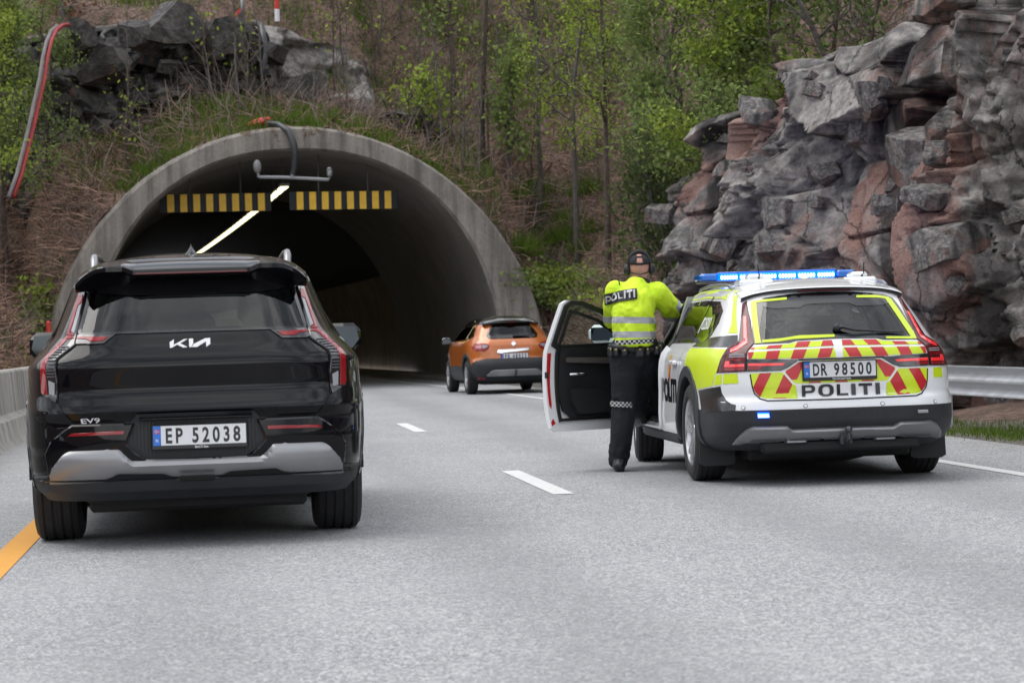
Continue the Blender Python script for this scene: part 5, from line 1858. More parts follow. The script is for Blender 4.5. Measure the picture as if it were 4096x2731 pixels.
# tow ball
tb = Vc.plane_px(Zm(*ZO[8], [(772, 697), (772, 830)]), -.05)
m = MB()
m.ell((tb[0][0], -.05, tb[0][1]), (.026, .026, .026), 16, 10)
m.tube([(tb[0][0], -.05, tb[0][1] - .015), (tb[0][0], -.05, tb[0][1] - .06), (tb[0][0], -.01, tb[1][1] + .01), (tb[0][0], .08, tb[1][1] + .005)], [.013, .016, .024, .028], 10)
m.box((tb[0][0], .06, tb[1][1] + .02), (.09, .06, .08), bev=.01)
m.build('tow_ball', M_GUNMETAL, pol, auto=40)

# livery on the left flank and rear corner
def pairs(name, polys, m, off=.003, kind='R'):
    for zz_, q in polys:
        Vc.patch(name, kind, vz(zz_, q, kind), m, off, .003, step=.04)
q_big = [(428, 897), (620, 898), (798, 908), (745, 1008), (700, 1152), (682, 1166), (652, 1290), (497, 1325), (470, 1240), (440, 1180), (405, 1122), (368, 1100)]
pairs('yellow_film', [(5, q_big), (5, [(690, 1176), (755, 1170), (745, 1275), (667, 1284)]), (5, [(772, 1166), (914, 1160), (923, 1260), (762, 1270)]),
                      (6, [(1655, 1098), (1738, 1092), (1748, 1195), (1655, 1198)])], M_YEL)
pairs('black_film', [(7, [(508, 292), (738, 248), (752, 320), (795, 392), (850, 430), (898, 442), (893, 500), (547, 528)]),
                     (5, [(525, 806), (918, 758), (918, 832), (830, 884), (445, 880)])], M_BLKFILM)
pairs('yellow_film', [(5, [(888, 300), (938, 298), (918, 738), (818, 738), (852, 650), (872, 420)])], M_YEL)
# cant rail above the side windows, rear door edge, lettering and crest on the side (y, z)
Vc.patch('yellow_film', 'SL', [(.90, 1.345), (1.05, 1.362), (1.7, 1.372), (2.38, 1.366), (2.38, 1.432), (1.6, 1.440), (1.0, 1.425)], M_YEL, .004, .003, step=.05)
Vc.line('panel_gap', 'SL', [(1.46, 1.0), (1.52, .80), (1.58, .62), (1.56, .36)], .008, M_SEAM)
Vc.line('panel_gap', 'SL', [(2.39, 1.02), (2.38, .36)], .010, M_SEAM)
Vc.patch('black_film', 'SL', [(1.50, .97), (2.30, .985), (2.34, 1.02), (1.30, 1.02)], M_BLKFILM, .004, .003, step=.06) if False else None
V, F = text_mesh('POLITI', .045)
Vc.letters('police_lettering', 'SL', [(-a, b) for a, b in V - np.array((V[:, 0].max(), 0))], F, (1.62, .60), (2.36, .60), .150, M_BLKFILM, .004) if False else None
def side_text(name, txt, y0, y1, z0, h, m, bold=.02, off=.004, par=None, shear=0.0):
    """reads towards the rear of the car on its left flank: starts at the front (y1), ends at y0"""
    V, F = text_mesh(txt, bold)
    V = V.copy(); w = V[:, 0].max()
    A = np.stack([y1 + (y0 - y1) * V[:, 0] / w, z0 + V[:, 1] * h], 1)
    A[:, 0] -= shear * V[:, 1]
    P = Vc.surf('SL', A[:, 0], A[:, 1], np.full(len(A), off))
    return obj(name, P, F, m, par or pol)
side_text('police_lettering', 'POLITI', 1.62, 2.37, .585, .165, M_BLKFILM, .05)
cr = MB()
crest_y, crest_z = 1.97, .82
shield = [(-.05, .07), (.05, .07), (.055, 0), (.03, -.06), (0, -.085), (-.03, -.06), (-.055, 0)]
Vc.patch('crest_shield', 'SL', [(crest_y + a, crest_z + b) for a, b in shield], mat('crest_red', (.45, .06, .03), .4), .004, .003, step=.05)
Vc.patch('crest_crown', 'SL', [(crest_y + a, crest_z + b) for a, b in [(-.035, .078), (.035, .078), (.05, .12), (.02, .105), (0, .135), (-.02, .105), (-.05, .12)]], mat('crest_gold', (.55, .36, .08), .4), .004, .003, step=.05)
Vc.patch('crest_emblem', 'SL', [(crest_y + a, crest_z + b) for a, b in [(-.022, .045), (.022, .045), (.028, -.01), (0, -.055), (-.028, -.01)]], mat('crest_gold'), .0055, .003, step=.05)
hm = MB(); hx = -float(Vc.sidex(1.72, .885))
hm.box((hx - .02, 1.72, .885), (.035, .22, .036), bev=.012)
hm.build('door_handle', M_WHITE, pol, auto=40)
# side window number
nt_ = side_text('phone_lettering', '02800', .95, 1.25, 1.13, .090, M_WHITE_MARK, .012, .010, shear=-.03)
Vc.patch('phone_symbol', 'SL', [(1.30, 1.10), (1.325, 1.11), (1.315, 1.17), (1.29, 1.22), (1.265, 1.225), (1.27, 1.19), (1.29, 1.16)], M_WHITE_MARK, .010, .003, step=.05)

# roof equipment
for sg in (-1, 1):
    MB().tube([(sg * .585, 1.0, 1.425), (sg * .585, 1.1, 1.452), (sg * .585, 1.3, 1.466), (sg * .58, 2.0, 1.474), (sg * .57, 2.5, 1.458), (sg * .56, 2.62, 1.43)], [.012, .015, .014, .014, .014, .012], 8).build('roof_rail', M_SILVER, pol, auto=50)
def roof_px(zz_, q, y): return Vc.plane_px(Zm(*ZO[zz_], [q]), y)[0]
fx, fz = roof_px(6, (312, 225), 1.35)
fv = []
for (y0, y1, hw, z) in [(1.22, 1.52, .055, -.02), (1.24, 1.50, .045, .02), (1.30, 1.44, .024, .055), (1.335, 1.39, .010, .078)]:
    fv += [(fx - hw, y0 + .02, fz + z), (fx, y0, fz + z), (fx + hw, y0 + .02, fz + z), (fx + hw * .6, y1, fz + z), (fx - hw * .6, y1, fz + z)]
MB().add(fv, [(i * 5 + j, i * 5 + (j + 1) % 5, (i + 1) * 5 + (j + 1) % 5, (i + 1) * 5 + j) for i in range(3) for j in range(5)] + [(15, 16, 17, 18, 19)]).build('roof_antenna', M_WHITE, pol, auto=60)
for (zz_, qb, qt) in ((5, (1085, 240), (1098, 30)), (6, (850, 215), (895, 0))):
    bx_, bz_ = roof_px(zz_, qb, 1.15)
    m = MB(); m.box((bx_, 1.15, bz_ + .016), (.26, .26, .06), bev=.018).box((bx_, 1.12, bz_ + .06), (.13, .15, .05), bev=.018)
    base = m.build('antenna_mount', M_WHITE, pol, auto=40)
    tx, tz = roof_px(zz_, qt, 1.15)
    mx = bx_ + .02
    MB().tube([(mx, 1.05, bz_ + .01), (mx, 1.05, bz_ + .06), (mx + (tx - bx_) * .4, 1.05, bz_ + .07), (tx, 1.05, tz)], [.012, .009, .005, .004], 6).build('whip_antenna', M_DARK, base)
# lightbar
lb = empty('lightbar'); lb.parent = pol
YB = 2.40
pL = roof_px(5, (490, 172), YB); pR = roof_px(6, (798, 130), YB)
bx0, bx1 = pL[0], pR[0]; bz_ = (pL[1] + pR[1]) / 2
bw = bx1 - bx0; bc = (bx0 + bx1) / 2
MB().box((bc, YB, bz_ - .028), (bw - .02, .27, .02), bev=.006).build('lightbar_base', M_GUNMETAL, lb, auto=40)
MB().box((bc, YB, bz_ + .042), (bw - .30, .25, .012), bev=.004).build('lightbar_lid', M_BLUELENS, lb, auto=40)
for sg in (-1, 1):
    xx = bc + sg * (bw / 2 - .075)
    MB().box((xx, YB, bz_ + .008), (.15, .28, .062), bev=.016).build('end_dome', M_BLUELENS, lb, auto=40)
    MB().box((bc + sg * .40, YB, bz_ - .055), (.04, .10, .05), bev=.006).build('lightbar_mount', M_GUNMETAL, lb, auto=40)
nmod = 6; span = bw - .32
for k in range(nmod):
    xx = bc - span / 2 + span * (k + .5) / nmod
    for (yy, sy) in ((YB - .128, -1), (YB + .128, 1)):
        mo = MB().box((xx, yy, bz_ + .008), (span / nmod - .012, .012, .056), bev=.004).build('light_module', M_LED, lb)
        dm = MB()
        for d_ in range(6):
            dm.ell((xx + (d_ - 2.5) * .023, yy + sy * .006, bz_ + .004), (.0115, .006, .0170), 8, 6)
        dm.build('diodes', M_LEDCORE, mo)

# wheels, arches, sills, mud flaps, underside
for (y, st) in ((1.13, 0.0), (4.07, math.radians(-6))):
    for sg in (-1, 1):
        wheel(pol, (sg * .81, y, VW), VW, .245, .245, sg, M_TYRE, M_RIM, M_BRAKE, spokes=5, steer=st)
        vs = []; seg = 16
        for k in range(seg + 1):
            a = math.pi * k / seg
            for x in (.60, .925):
                vs.append((sg * x, y + .425 * math.cos(a), VW + .42 * math.sin(a)))
        m = MB(); m.add(vs, [(2 * k, 2 * k + 1, 2 * k + 3, 2 * k + 2) for k in range(seg)])
        m.box((sg * .60, y, .52), (.02, .86, .60)); m.build('wheel_liner', M_DARK, pol)
        ring = [(y + .41 * math.cos(a), VW + .01 + .41 * math.sin(a)) for a in np.linspace(math.radians(-10), math.radians(190), 30)]
        ring += [(y + .49 * math.cos(a), VW + .01 + .49 * math.sin(a)) for a in np.linspace(math.radians(190), math.radians(-10), 30)]
        Vc.patch('arch_cladding', 'SR' if sg > 0 else 'SL', ring, M_PLASTIC, .014, .03, bev=.006, step=.045)
        if y < 2:
            fl = [(sg * .92, .30), (sg * .66, .30), (sg * .66, .145), (sg * .70, .13), (sg * .89, .13), (sg * .925, .15)]
            MB().prism(fl, .715, .728).build('mud_flap', mat('mud_flap_rubber', (.015, .016, .018), .6), pol)
for sg in (-1, 1):
    MB().box((sg * .895, 2.6, .295), (.07, 1.95, .085), bev=.02).build('sill_cladding', M_PLASTIC, pol, auto=40)
ub = MB()
ub.box((0, 2.5, .22), (1.2, 4.0, .10), bev=.02).box((0, .55, .26), (1.05, .5, .10), bev=.03).box((0, .16, .285), (1.15, .10, .09), bev=.02)
ub.tube([(-.7, 1.13, .30), (.7, 1.13, .30)], .05, 8).ell((.1, .75, .22), (.28, .25, .09), 16, 8)
for sg in (-1, 1): ub.tube([(sg * .3, .7, .24), (sg * .62, 1.1, .22)], .04, 8)
ub.build('underbody', M_DARK, pol, auto=40)

for sg in (-1, 1):
    ld = bpy.data.lights.new('beacon_beam', 'SPOT'); ld.energy = 600; ld.color = (.03, .12, 1.0); ld.spot_size = math.radians(30); ld.spot_blend = 1.0; ld.shadow_soft_size = .25
    lo = bpy.data.objects.new('beacon_beam', ld); COL.objects.link(lo); lo.parent = lb
    lo.location = (bc + sg * .3, YB + .16, bz_ + .01); lo.rotation_euler = (math.radians(93), 0, math.radians(-10))
# ------------------------------------------------------------------ orange crossover parked by the portal
M_ORANGE = mat('orange_paint', (.52, .14, .022), .28, .15, .9, var=.03, vscale=3)
M_BLKROOF = mat('black_roof_paint', (.006, .006, .007), .15, 0, .9)
cap_ = empty('orange_crossover')
tag(cap_, 'small orange crossover with black roof stopped by the tunnel mouth', 'car')
CAP = Car(cap_, (.06, 46.2), math.radians(9.5), [
    (.26, .22, 3.95, .80, 4.6),
    (.33, .10, 4.05, .85, 4.8),
    (.45, .03, 4.12, .885, 4.8),
    (.58, .0, 4.12, .89, 4.8),
    (.66, .03, 4.12, .885, 4.6),
    (.70, .075, 4.10, .885, 4.5),
    (.85, .095, 4.0, .885, 4.4),
    (.98, .13, 3.7, .87, 4.3),
    (1.06, .20, 3.25, .83, 4.2),
    (1.12, .27, 3.05, .785, 4.2),
    (1.28, .40, 2.72, .705, 4.2),
    (1.40, .50, 2.45, .63, 4.2),
    (1.46, .60, 2.28, .56, 4.0),
    (1.49, .75, 2.15, .48, 4.0),
], 1.45, 2.1)
C_ = CAP
z9 = lambda pts: C_.px('R', [(1750 + x / 4.02, 1230 + y / 4.02) for x, y in pts])
cg = [(.0, 1.085), (.50, 1.085), (.60, 1.10), (.66, 1.16), (.63, 1.25), (.56, 1.36), (.50, 1.385), (0, 1.395)]
cap_glass = cg + [(-a, b) for a, b in reversed(cg[1:-1])]
c_side = [(.62, 1.14), (.80, 1.09), (2.95, 1.04), (2.4, 1.33), (2.0, 1.38), (1.0, 1.38), (.75, 1.30)]
C_.shell('body', lambda c, th: 2 if c[2] < .55 else (1 if c[2] > 1.385 else 0), [M_ORANGE, M_BLKROOF, M_PLASTIC, M_DARK], arches=[(.78, .35, .40), (3.38, .35, .40)],
         cut=[('R', inset(cap_glass, .05)), ('SL', inset(c_side, .05)), ('SR', inset(c_side, .05))], crown=.06, nth=64, zstep=.03)
C_.patch('rear_window', 'R', cap_glass, M_GLASS_DK, .004, 0, step=.06)
C_.patch('window_border', 'R', cap_glass, M_GLOSSBLK, .007, .02, holes=[[(a * .93, (b - 1.235) * .80 + 1.225) for a, b in cap_glass]], step=.05)
for sd in ('SL', 'SR'):
    C_.patch('side_window', sd, c_side, M_GLASS_DK, .004, 0, step=.12)
    C_.patch('window_trim', sd, c_side, M_GLOSSBLK, .006, .01, holes=[inset(c_side, .045)], step=.08)
    ang = np.linspace(math.radians(-12), math.radians(192), 22)
    for y in (.78, 3.38):
        ring = [(y + .40 * math.cos(a), .35 + .40 * math.sin(a)) for a in ang] + [(y + .465 * math.cos(a), .35 + .465 * math.sin(a)) for a in ang[::-1]]
        C_.patch('arch_cladding', sd, ring, M_PLASTIC, .012, .03, step=.06)
xs = np.linspace(-.56, .56, 25); V = []
for x in xs:
    a = (abs(x) / .56)
    zt_ = 1.435 - .05 * a ** 2.5; yr = .40 + .10 * a ** 3
    prof = [(1.1, 1.52 - .10 * a * a), (.75, (1.52 + zt_) / 2 - .05 * a * a), (yr, zt_), (yr + .01, zt_ - .03), (.62, zt_ - .045)]
    V += [(x, y, z) for y, z in prof]
obj('roof_spoiler', V, [(i * 5 + j, (i + 1) * 5 + j, (i + 1) * 5 + j + 1, i * 5 + j + 1) for i in range(24) for j in range(4)], M_BLKROOF, cap_, auto=30)
MB().box((0, .405, 1.40), (.16, .012, .02)).build('high_brake_light', M_REDDARK, cap_)
tl = z9([(565, 640), (600, 585), (700, 570), (800, 590), (838, 615), (815, 670), (760, 705), (620, 700), (575, 680)])
tli = z9([(620, 615), (710, 605), (712, 660), (640, 665)]); tlw = z9([(722, 605), (800, 608), (815, 622), (770, 655), (722, 658)])
for sg in (-1, 1):
    f = (lambda p: p) if sg < 0 else C_.flip
    L = C_.patch('tail_lamp', 'R', f(tl), M_REDLENS, .015, .03, bev=.006, step=.03)
    C_.patch('lamp_lens', 'R', f(tli), mat('pink_lens', (.6, .25, .25), .15, 0, 1.0), .019, .005, step=.03, parent=L)
    C_.patch('reversing_light', 'R', f(tlw), M_CLEAR, .019, .005, step=.03, parent=L)
    r_ = z9([(640, 1110), (770, 1105), (765, 1150), (660, 1155)])
    C_.patch('rear_reflector', 'R', f(r_), M_REDLENS, .012, .01, step=.04)
ch = z9([(945, 735), (985, 680), (1460, 645), (1478, 665), (1455, 690), (990, 740)])
C_.patch('chrome_strip', 'R', ch, M_CHROME, .022, .03, bev=.008, step=.04)
bd = z9([(1220, 535), (1265, 580), (1220, 630), (1180, 582)])
C_.patch('maker_badge', 'R', bd, M_CHROME, .015, .015, bev=.004, step=.04)
pc = C_.plane_px([(1750 + x / 4.02, 1230 + y / 4.02) for x, y in ((1028, 785), (1455, 770))], .07)
plate(cap_, ((pc[0][0] + pc[1][0]) / 2, .06, (pc[0][1] + pc[1][1]) / 2), -.08, 'PR 48023', w=abs(pc[1][0] - pc[0][0]), h=.105)
bp = sk_ = [(.0, .70), (.62, .70), (.80, .665), (.95, .62), (.95, .40), (.8, .34), (0, .34)]
bp = [(a, b) for a, b in bp if a > 0]; C_.patch('bumper', 'R', bp + [(-a, b) for a, b in reversed(bp)], M_PLASTIC, .02, .03, bev=.01, step=.05)
sk2 = [(.42, .485), (.50, .46), (.60, .39), (.58, .365)]
C_.patch('skid_plate', 'R', sk2 + [(-a, b) for a, b in reversed(sk2)], M_SILVER, .034, .02, bev=.008, step=.05)
MB().ell((0, -.05, .47), (.026, .026, .026), 10, 8).tube([(0, -.05, .46), (0, -.04, .38), (0, .1, .36)], .02, 8).build('tow_ball', M_GUNMETAL, cap_, auto=50)
wpv = z9([(1210, 470), (1480, 465)])
MB().tube([Vector(C_.surf('R', np.array([p[0]]), np.array([p[1]]), np.array([.03]))[0]) for p in wpv], [.025, .012], 8).build('wiper', M_PLASTIC, cap_, auto=50)
for sg in (-1, 1):
    m = MB().box((sg * .97, 2.86, 1.07), (.19, .12, .14), bev=.035).box((sg * .87, 2.88, 1.03), (.10, .06, .05), bev=.015)
    mo = m.build('door_mirror', M_BLKROOF, cap_, auto=40)
    MB().box((sg * .97, 2.795, 1.07), (.155, .008, .105)).build('mirror_glass', M_MIRROR, mo)
    MB().tube([(sg * .56, .85, 1.40), (sg * .565, 1.4, 1.445), (sg * .55, 2.1, 1.41)], .014, 6).build('roof_rail', M_BLKROOF, cap_)
    for y in (.78, 3.38):
        wheel(cap_, (sg * .78, y, .335), .335, .215, .22, sg, M_TYRE, M_RIM, M_BRAKE)
        vs = []
        for k in range(13):
            a = math.pi * k / 12
            for x in (.58, .875): vs.append((sg * x, y + .41 * math.cos(a), .345 + .405 * math.sin(a)))
        MB().add(vs, [(2 * k, 2 * k + 1, 2 * k + 3, 2 * k + 2) for k in range(12)]).box((sg * .58, y, .5), (.02, .8, .6)).build('wheel_liner', M_DARK, cap_)
MB().tube([(0, 1.15, 1.53), (0, 1.0, 1.72)], [.006, .003], 6).build('roof_antenna', M_DARK, cap_)
MB().box((0, 2.1, .24), (1.2, 3.4, .10), bev=.02).box((0, .5, .28), (1.0, .5, .1), bev=.03).build('underbody', M_DARK, cap_)
for x in (-.36, .36): seat(cap_, x, 2.0, .55, .46, M_SEAT, .55)
for x in (-.36, .36): seat(cap_, x, 1.2, .55, .46, M_SEAT, .48)
# ------------------------------------------------------------------ open driver's door of the police car
def dloc(v): return v
HINGE = (-.925, 3.46)                   # on the left flank
DOOR = empty('front_door', (HINGE[0], HINGE[1], 0)); DOOR.parent = pol
DOOR_ANG = math.radians(58)
DOOR.rotation_euler = (0, 0, -DOOR_ANG)   # local -y runs from the hinge to the free edge, +x faces into the car
# outline in (y, z) of the closed door, hinge at 0
out = [(.0, .40), (-.02, .36), (-.12, .33), (-1.00, .33), (-1.045, .36), (-1.06, .50), (-1.075, .95), (-1.07, 1.03), (-1.05, 1.25), (-1.035, 1.385), (-.99, 1.41), (-.86, 1.40), (-.60, 1.33), (-.33, 1.19), (-.06, 1.03), (0, .97), (.01, .70)]
win = [(-.14, 1.055), (-.36, 1.165), (-.62, 1.295), (-.85, 1.362), (-.96, 1.37), (-.985, 1.35), (-1.00, 1.20), (-1.01, 1.06), (-.98, 1.045)]
def bow(z): return -.055 * max(0, (z - .95) / .45) ** 1.1 * 3.2 - .03 * max(0, (.55 - z) / .25) ** 2 * -1   # lean-in of the frame (towards +x)
def door_sheet(name, poly, holes, x, m, step=.06, parent=DOOR, lean=True, thick=.0):
    P = resample(poly, step); Hh = [resample(h, step) for h in holes]
    V, F, bd = cdt_fill([P] + Hh, step, P, Hh)
    def X(z): return x + (.19 * max(0, z - 1.0) / .4 if lean else 0) - .035 * math.sin(max(0, min(1, (z - .33) / .67)) * math.pi)
    vs = [(X(b), a, b) for a, b in V]
    fs = [tuple(f) for f in F]
    if thick:
        k = len(vs); vs += [(X(b) + thick, a, b) for a, b in V]
        fs += [tuple(i + k for i in reversed(f)) for f in F] + [(j, i, i + k, j + k) for i, j in bd]
    return obj(name, vs, fs, m, parent, auto=35)
door_sheet('door_skin', out, [inset(win, -.012)], 0.0, M_WHITE, thick=.05)
door_sheet('rubber_seal', inset(out, .085), [inset(win, -.006), inset(out, .115)] if False else [inset(out, .108)], .055, M_RUBBER, thick=.02)
trim = [(-.10, .44), (-.85, .44), (-.93, .50), (-.955, .62), (-.96, 1.02), (-.12, 1.02)]
T = door_sheet('door_trim', trim, [], .062, mat('door_trim_black', (.014, .014, .016), .6), thick=.02)
door_sheet('armrest', [(-.12, .86), (-.90, .90), (-.90, .94), (-.12, .92)], [], .09, mat('grey_wood_trim', (.10, .09, .085), .5), thick=.03)
door_sheet('door_pocket', [(-.15, .47), (-.80, .47), (-.86, .58), (-.87, .68), (-.15, .66)], [], .085, mat('door_trim_black'), thick=.05)
fr = door_sheet('window_frame', inset(win, -.035), [win], .045, M_RUBBER, thick=.03)
door_sheet('door_window', inset(win, -.01), [], .03, M_GLASS)
door_sheet('warning_reflector', [(-1.030, .98), (-1.068, .98), (-1.062, .80), (-1.045, .55), (-1.028, .52), (-1.020, .56), (-1.030, .75)], [], -.0, M_RED, lean=True, thick=.054)
door_sheet('warning_reflector', [(-1.0, .40), (-1.04, .38), (-1.045, .41), (-1.02, .44)], [], .0, M_RED, thick=.054)
MB().box((.03, -1.07, .80), (.035, .012, .05)).build('door_latch', M_DARK, DOOR)
MB().tube([(.10, -.72, .80), (.13, -.76, .80), (.13, -.84, .80), (.10, -.88, .80)], .012, 8).build('door_pull', M_CHROME, DOOR, auto=60)
_mp = Vc.local(at(2412, 1335, 20.45))
_dx, _dy = _mp.x - HINGE[0], _mp.y - HINGE[1]
_mx = _dx * math.cos(DOOR_ANG) - _dy * math.sin(DOOR_ANG); _my = _dx * math.sin(DOOR_ANG) + _dy * math.cos(DOOR_ANG); _mz = _mp.z
_mr = Matrix.Rotation(DOOR_ANG * .75, 3, 'Z')
def _mo(x, y, z): return Vector((_mx, _my, _mz)) + _mr @ Vector((x, y, z))
mm = MB().box(_mo(0, 0, 0), (.25, .13, .16), rot=_mr, bev=.05).tube([_mo(.06, 0, -.06), (.0, -.12, 1.02)], [.035, .03], 8).build('door_mirror', M_WHITE, DOOR, auto=45)
MB().box(_mo(0, -.066, 0), (.195, .01, .115), rot=_mr, bev=.003).build('mirror_glass', M_MIRROR, mm)
# frame round the door opening
loop = resample(door_cut, .06)
pts = [Vector(Vc.surf('SL', np.array([a]), np.array([b]), np.array([-.004]))[0]) for a, b in loop + loop[:2]]
_lo = [p for p in pts if p.z < 1.02]; _n = len(loop)
_k = [i for i, p in enumerate(pts[:_n]) if p.z >= 1.02]
MB().tube([pts[i] for i in range(_k[0] - 1, _k[-1] + 2)], .026, 8).build('door_frame', M_GLOSSBLK, pol, auto=60)
MB().tube([pts[i % _n] for i in range(_k[-1] + 1, _k[0] + _n)], .030, 8).build('door_aperture', M_WHITE, pol, auto=60)
pts = [Vector(Vc.surf('SL', np.array([a]), np.array([b]), np.array([-.03]))[0]) for a, b in [*resample(inset(door_cut, .045), .06)]]
MB().tube(pts + pts[:2], .022, 8, cap=False).build('rubber_seal', M_RUBBER, pol, auto=60)
MB().prism([(-.86, .33), (-.60, .33), (-.58, 1.40), (-.70, 1.40), (-.86, .95)], 2.36, 2.44).build('door_pillar', mat('pillar_grey', (.30, .31, .32), .4), pol)

# ------------------------------------------------------------------ police officer
def skin_mesh(name, prims, voxel, m, parent, smooth_it=6):
    """closed surface from overlapping capsules and ellipsoids, voxel-remeshed into one continuous skin"""
    b = MB()
    for p in prims:
        if p[0] == 'c':
            _, pts, rad = p[:3]; fl = p[3] if len(p) > 3 else 1.0
            b.tube(pts, rad, 14, flat=fl)
            for q, r in ((pts[0], rad[0]), (pts[-1], rad[-1])): b.ell(q, (r, r, r), 14, 10)
        elif p[0] == 'n': b.tube(p[1], p[2], 20, flat=p[3] if len(p) > 3 else 1.0)
        elif p[0] == 'e': b.ell(p[1], p[2], 18, 12, p[3] if len(p) > 3 else None)
        elif p[0] == 'b': b.box(p[1], p[2], bev=p[3], rot=p[4] if len(p) > 4 else None)
    o = obj(name, b.v, b.f, m)
    r = o.modifiers.new('r', 'REMESH'); r.mode = 'VOXEL'; r.voxel_size = voxel; r.use_smooth_shade = True
    s = o.modifiers.new('s', 'SMOOTH'); s.factor = .5; s.iterations = smooth_it
    dg = bpy.context.evaluated_depsgraph_get(); dg.update()
    me = bpy.data.meshes.new_from_object(o.evaluated_get(dg))
    me.materials.clear(); me.materials.append(m)
    bpy.data.objects.remove(o)
    me.polygons.foreach_set('use_smooth', np.ones(len(me.polygons), bool))
    n = bpy.data.objects.new(name, me); COL.objects.link(n)
    if parent is not None: n.parent = parent
    return n
def wrinkle(o, amp, sx, sz, seed, zc=None, zw=.2):
    """cloth folds: push the surface in and out along its normals"""
    me = o.data; n = len(me.vertices)
    co = np.zeros(n * 3); me.vertices.foreach_get('co', co); co = co.reshape(-1, 3)
    nr = np.zeros(n * 3); me.vertices.foreach_get('normal', nr); nr = nr.reshape(-1, 3)
    a = np.arctan2(co[:, 1], co[:, 0])
    f = fbm(co[:, 0] * sx + a * .6 + seed, co[:, 2] * sz + co[:, 0] * sx * .5 + co[:, 1] * 3, seed, 3)
    ridge = .5 - np.abs(f) * 3
    k = amp
    if zc is not None: k = amp * (.35 + sum(np.exp(-((co[:, 2] - z) / zw) ** 2) for z in zc))
    co = co + nr * (ridge * k)[:, None]
    me.vertices.foreach_set('co', co.ravel()); me.update()
OY = 18.95                                # depth of the standing foot
foot = ground(2478, 1884)
person = empty('person', (foot.x, foot.y, 0))
tag(person, 'officer in yellow high visibility jacket and headset leaning into the police car', 'person')
def op_(x, y, dy=0.0):
    """pixel of the enlarged officer view -> local point at depth offset dy"""
    p = at(2150 + x / 1.6163, 980 + y / 1.6163, foot.y + dy)
    return Vector((p.x - foot.x, p.y - foot.y, p.z))
V3 = Vector
head_c = op_(658, 150, .10)
neck = op_(655, 225, .06); chest = op_(632, 330, .04); waist = op_(628, 560, .0); hip = op_(632, 690, .02)
shL = op_(506, 300, .10); shR = op_(772, 312, .06)
kneeL = op_(560, 1030, .03); ankL = op_(525, 1400, .02)
hipL = op_(575, 730, .02); hipR = op_(690, 730, .06); kneeR = op_(640, 1010, .38); ankR = op_(672, 1085, .52) 
elR = op_(880, 425, .22); haR = op_(985, 470, .62)
elL = shL + V3((-.03, .22, -.22)); haL = elL + V3((.12, .26, .06))
M_SKIN = mat('skin', (.50, .26, .20), .5, var=.08, vscale=20)
M_TROU = mat('black_trousers', (.008, .009, .013), .85, bump=.3, bscale=35)
M_BOOT = mat('black_leather', (.010, .010, .011), .4)
# one continuous body
body = skin_mesh('body', [
    ('e', head_c + V3((0, 0, .01)), (.078, .098, .112)), ('e', head_c + V3((0, .03, -.06)), (.062, .075, .07)), ('e', head_c + V3((.012, .105, -.025)), (.014, .02, .022)),
    ('e', head_c + V3((.082, .01, -.01)), (.012, .022, .032)), ('e', head_c + V3((-.082, .01, -.01)), (.012, .022, .032)),
    ('c', [head_c + V3((0, -.005, -.06)), neck + V3((0, .01, -.02)), neck + V3((0, 0, -.10))], [.062, .064, .075]),
    ('c', [chest + V3((0, 0, -.05)), waist, hip], [.14, .14, .15], .8), ('c', [shL + V3((0, .02, -.03)), shR + V3((0, .02, -.03))], [.05, .05]),
    ('c', [shR, elR, haR], [.06, .048, .036]), ('c', [shL, elL, haL], [.06, .048, .036]),
    ('c', [hipL, kneeL, ankL], [.08, .06, .045]), ('c', [hipR, kneeR, ankR], [.08, .06, .045]),
], .016, M_SKIN, person)
# hands: palm and five fingers, the right one resting on the seat back, the left one on the door
def hand(c, d, up, name):
    d = d.normalized(); s = d.cross(up).normalized(); u = s.cross(d)
    pr = [('c', [c, c + d * .05, c + d * .085], [.030, .036, .032], .6)]
    for k, (o, L) in enumerate(((-.028, .070), (-.010, .082), (.009, .076), (.026, .058))):
        a = c + d * .09 + s * o
        pr.append(('c', [a, a + d * L * .5 - u * .008, a + d * L * .8 - u * .03, a + d * L * .85 - u * .045], [.0095, .009, .008, .007]))
    t = c + d * .03 - s * .03
    pr.append(('c', [t, t - s * .03 + d * .03, t - s * .035 + d * .06 - u * .015], [.011, .010, .008]))
    return skin_mesh(name, pr, .006, M_SKIN, person, 2)
hand(haR, (haR - elR), V3((0, 0, 1)), 'hand'); hand(haL, (haL - elL), V3((0, 0, 1)), 'hand')
# trousers
trou = skin_mesh('trousers', [
    ('c', [hip + V3((-.06, 0, .02)), hip + V3((.06, 0, .02))], [.145, .145]), ('c', [hip + V3((0, 0, .04)), hip], [.155, .165], .9),
    ('c', [hipL, op_(570, 880, .02), kneeL, op_(545, 1200, .0), ankL + V3((0, 0, .02))], [.135, .118, .098, .092, .082]),
    ('c', [hipR, op_(672, 860, .20), kneeR, op_(662, 1050, .46), ankR + V3((.02, .06, 0))], [.135, .118, .100, .085, .075]),
], .014, M_TROU, person, 4)
wrinkle(trou, .016, 5, 11, 3, [kneeL.z, ankL.z + .05, hip.z - .1], .13)
# boots
b = ground(2478, 1884) - person.location
sole = op_(528, 1465, 0)
skin_mesh('boot', [('c', [V3((sole.x, -.09, .045)), V3((sole.x, .02, .045)), V3((sole.x + .01, .15, .04))], [.050, .054, .046]), ('c', [V3((sole.x, -.06, .06)), ankL], [.056, .06])], .012, M_BOOT, person, 3)
skin_mesh('boot', [('c', [ankR + V3((.02, .0, -.05)), ankR + V3((.03, .2, -.06))], [.05, .045]), ('c', [ankR, ankR + V3((.02, .02, -.04))], [.06, .056])], .014, M_BOOT, person, 3)
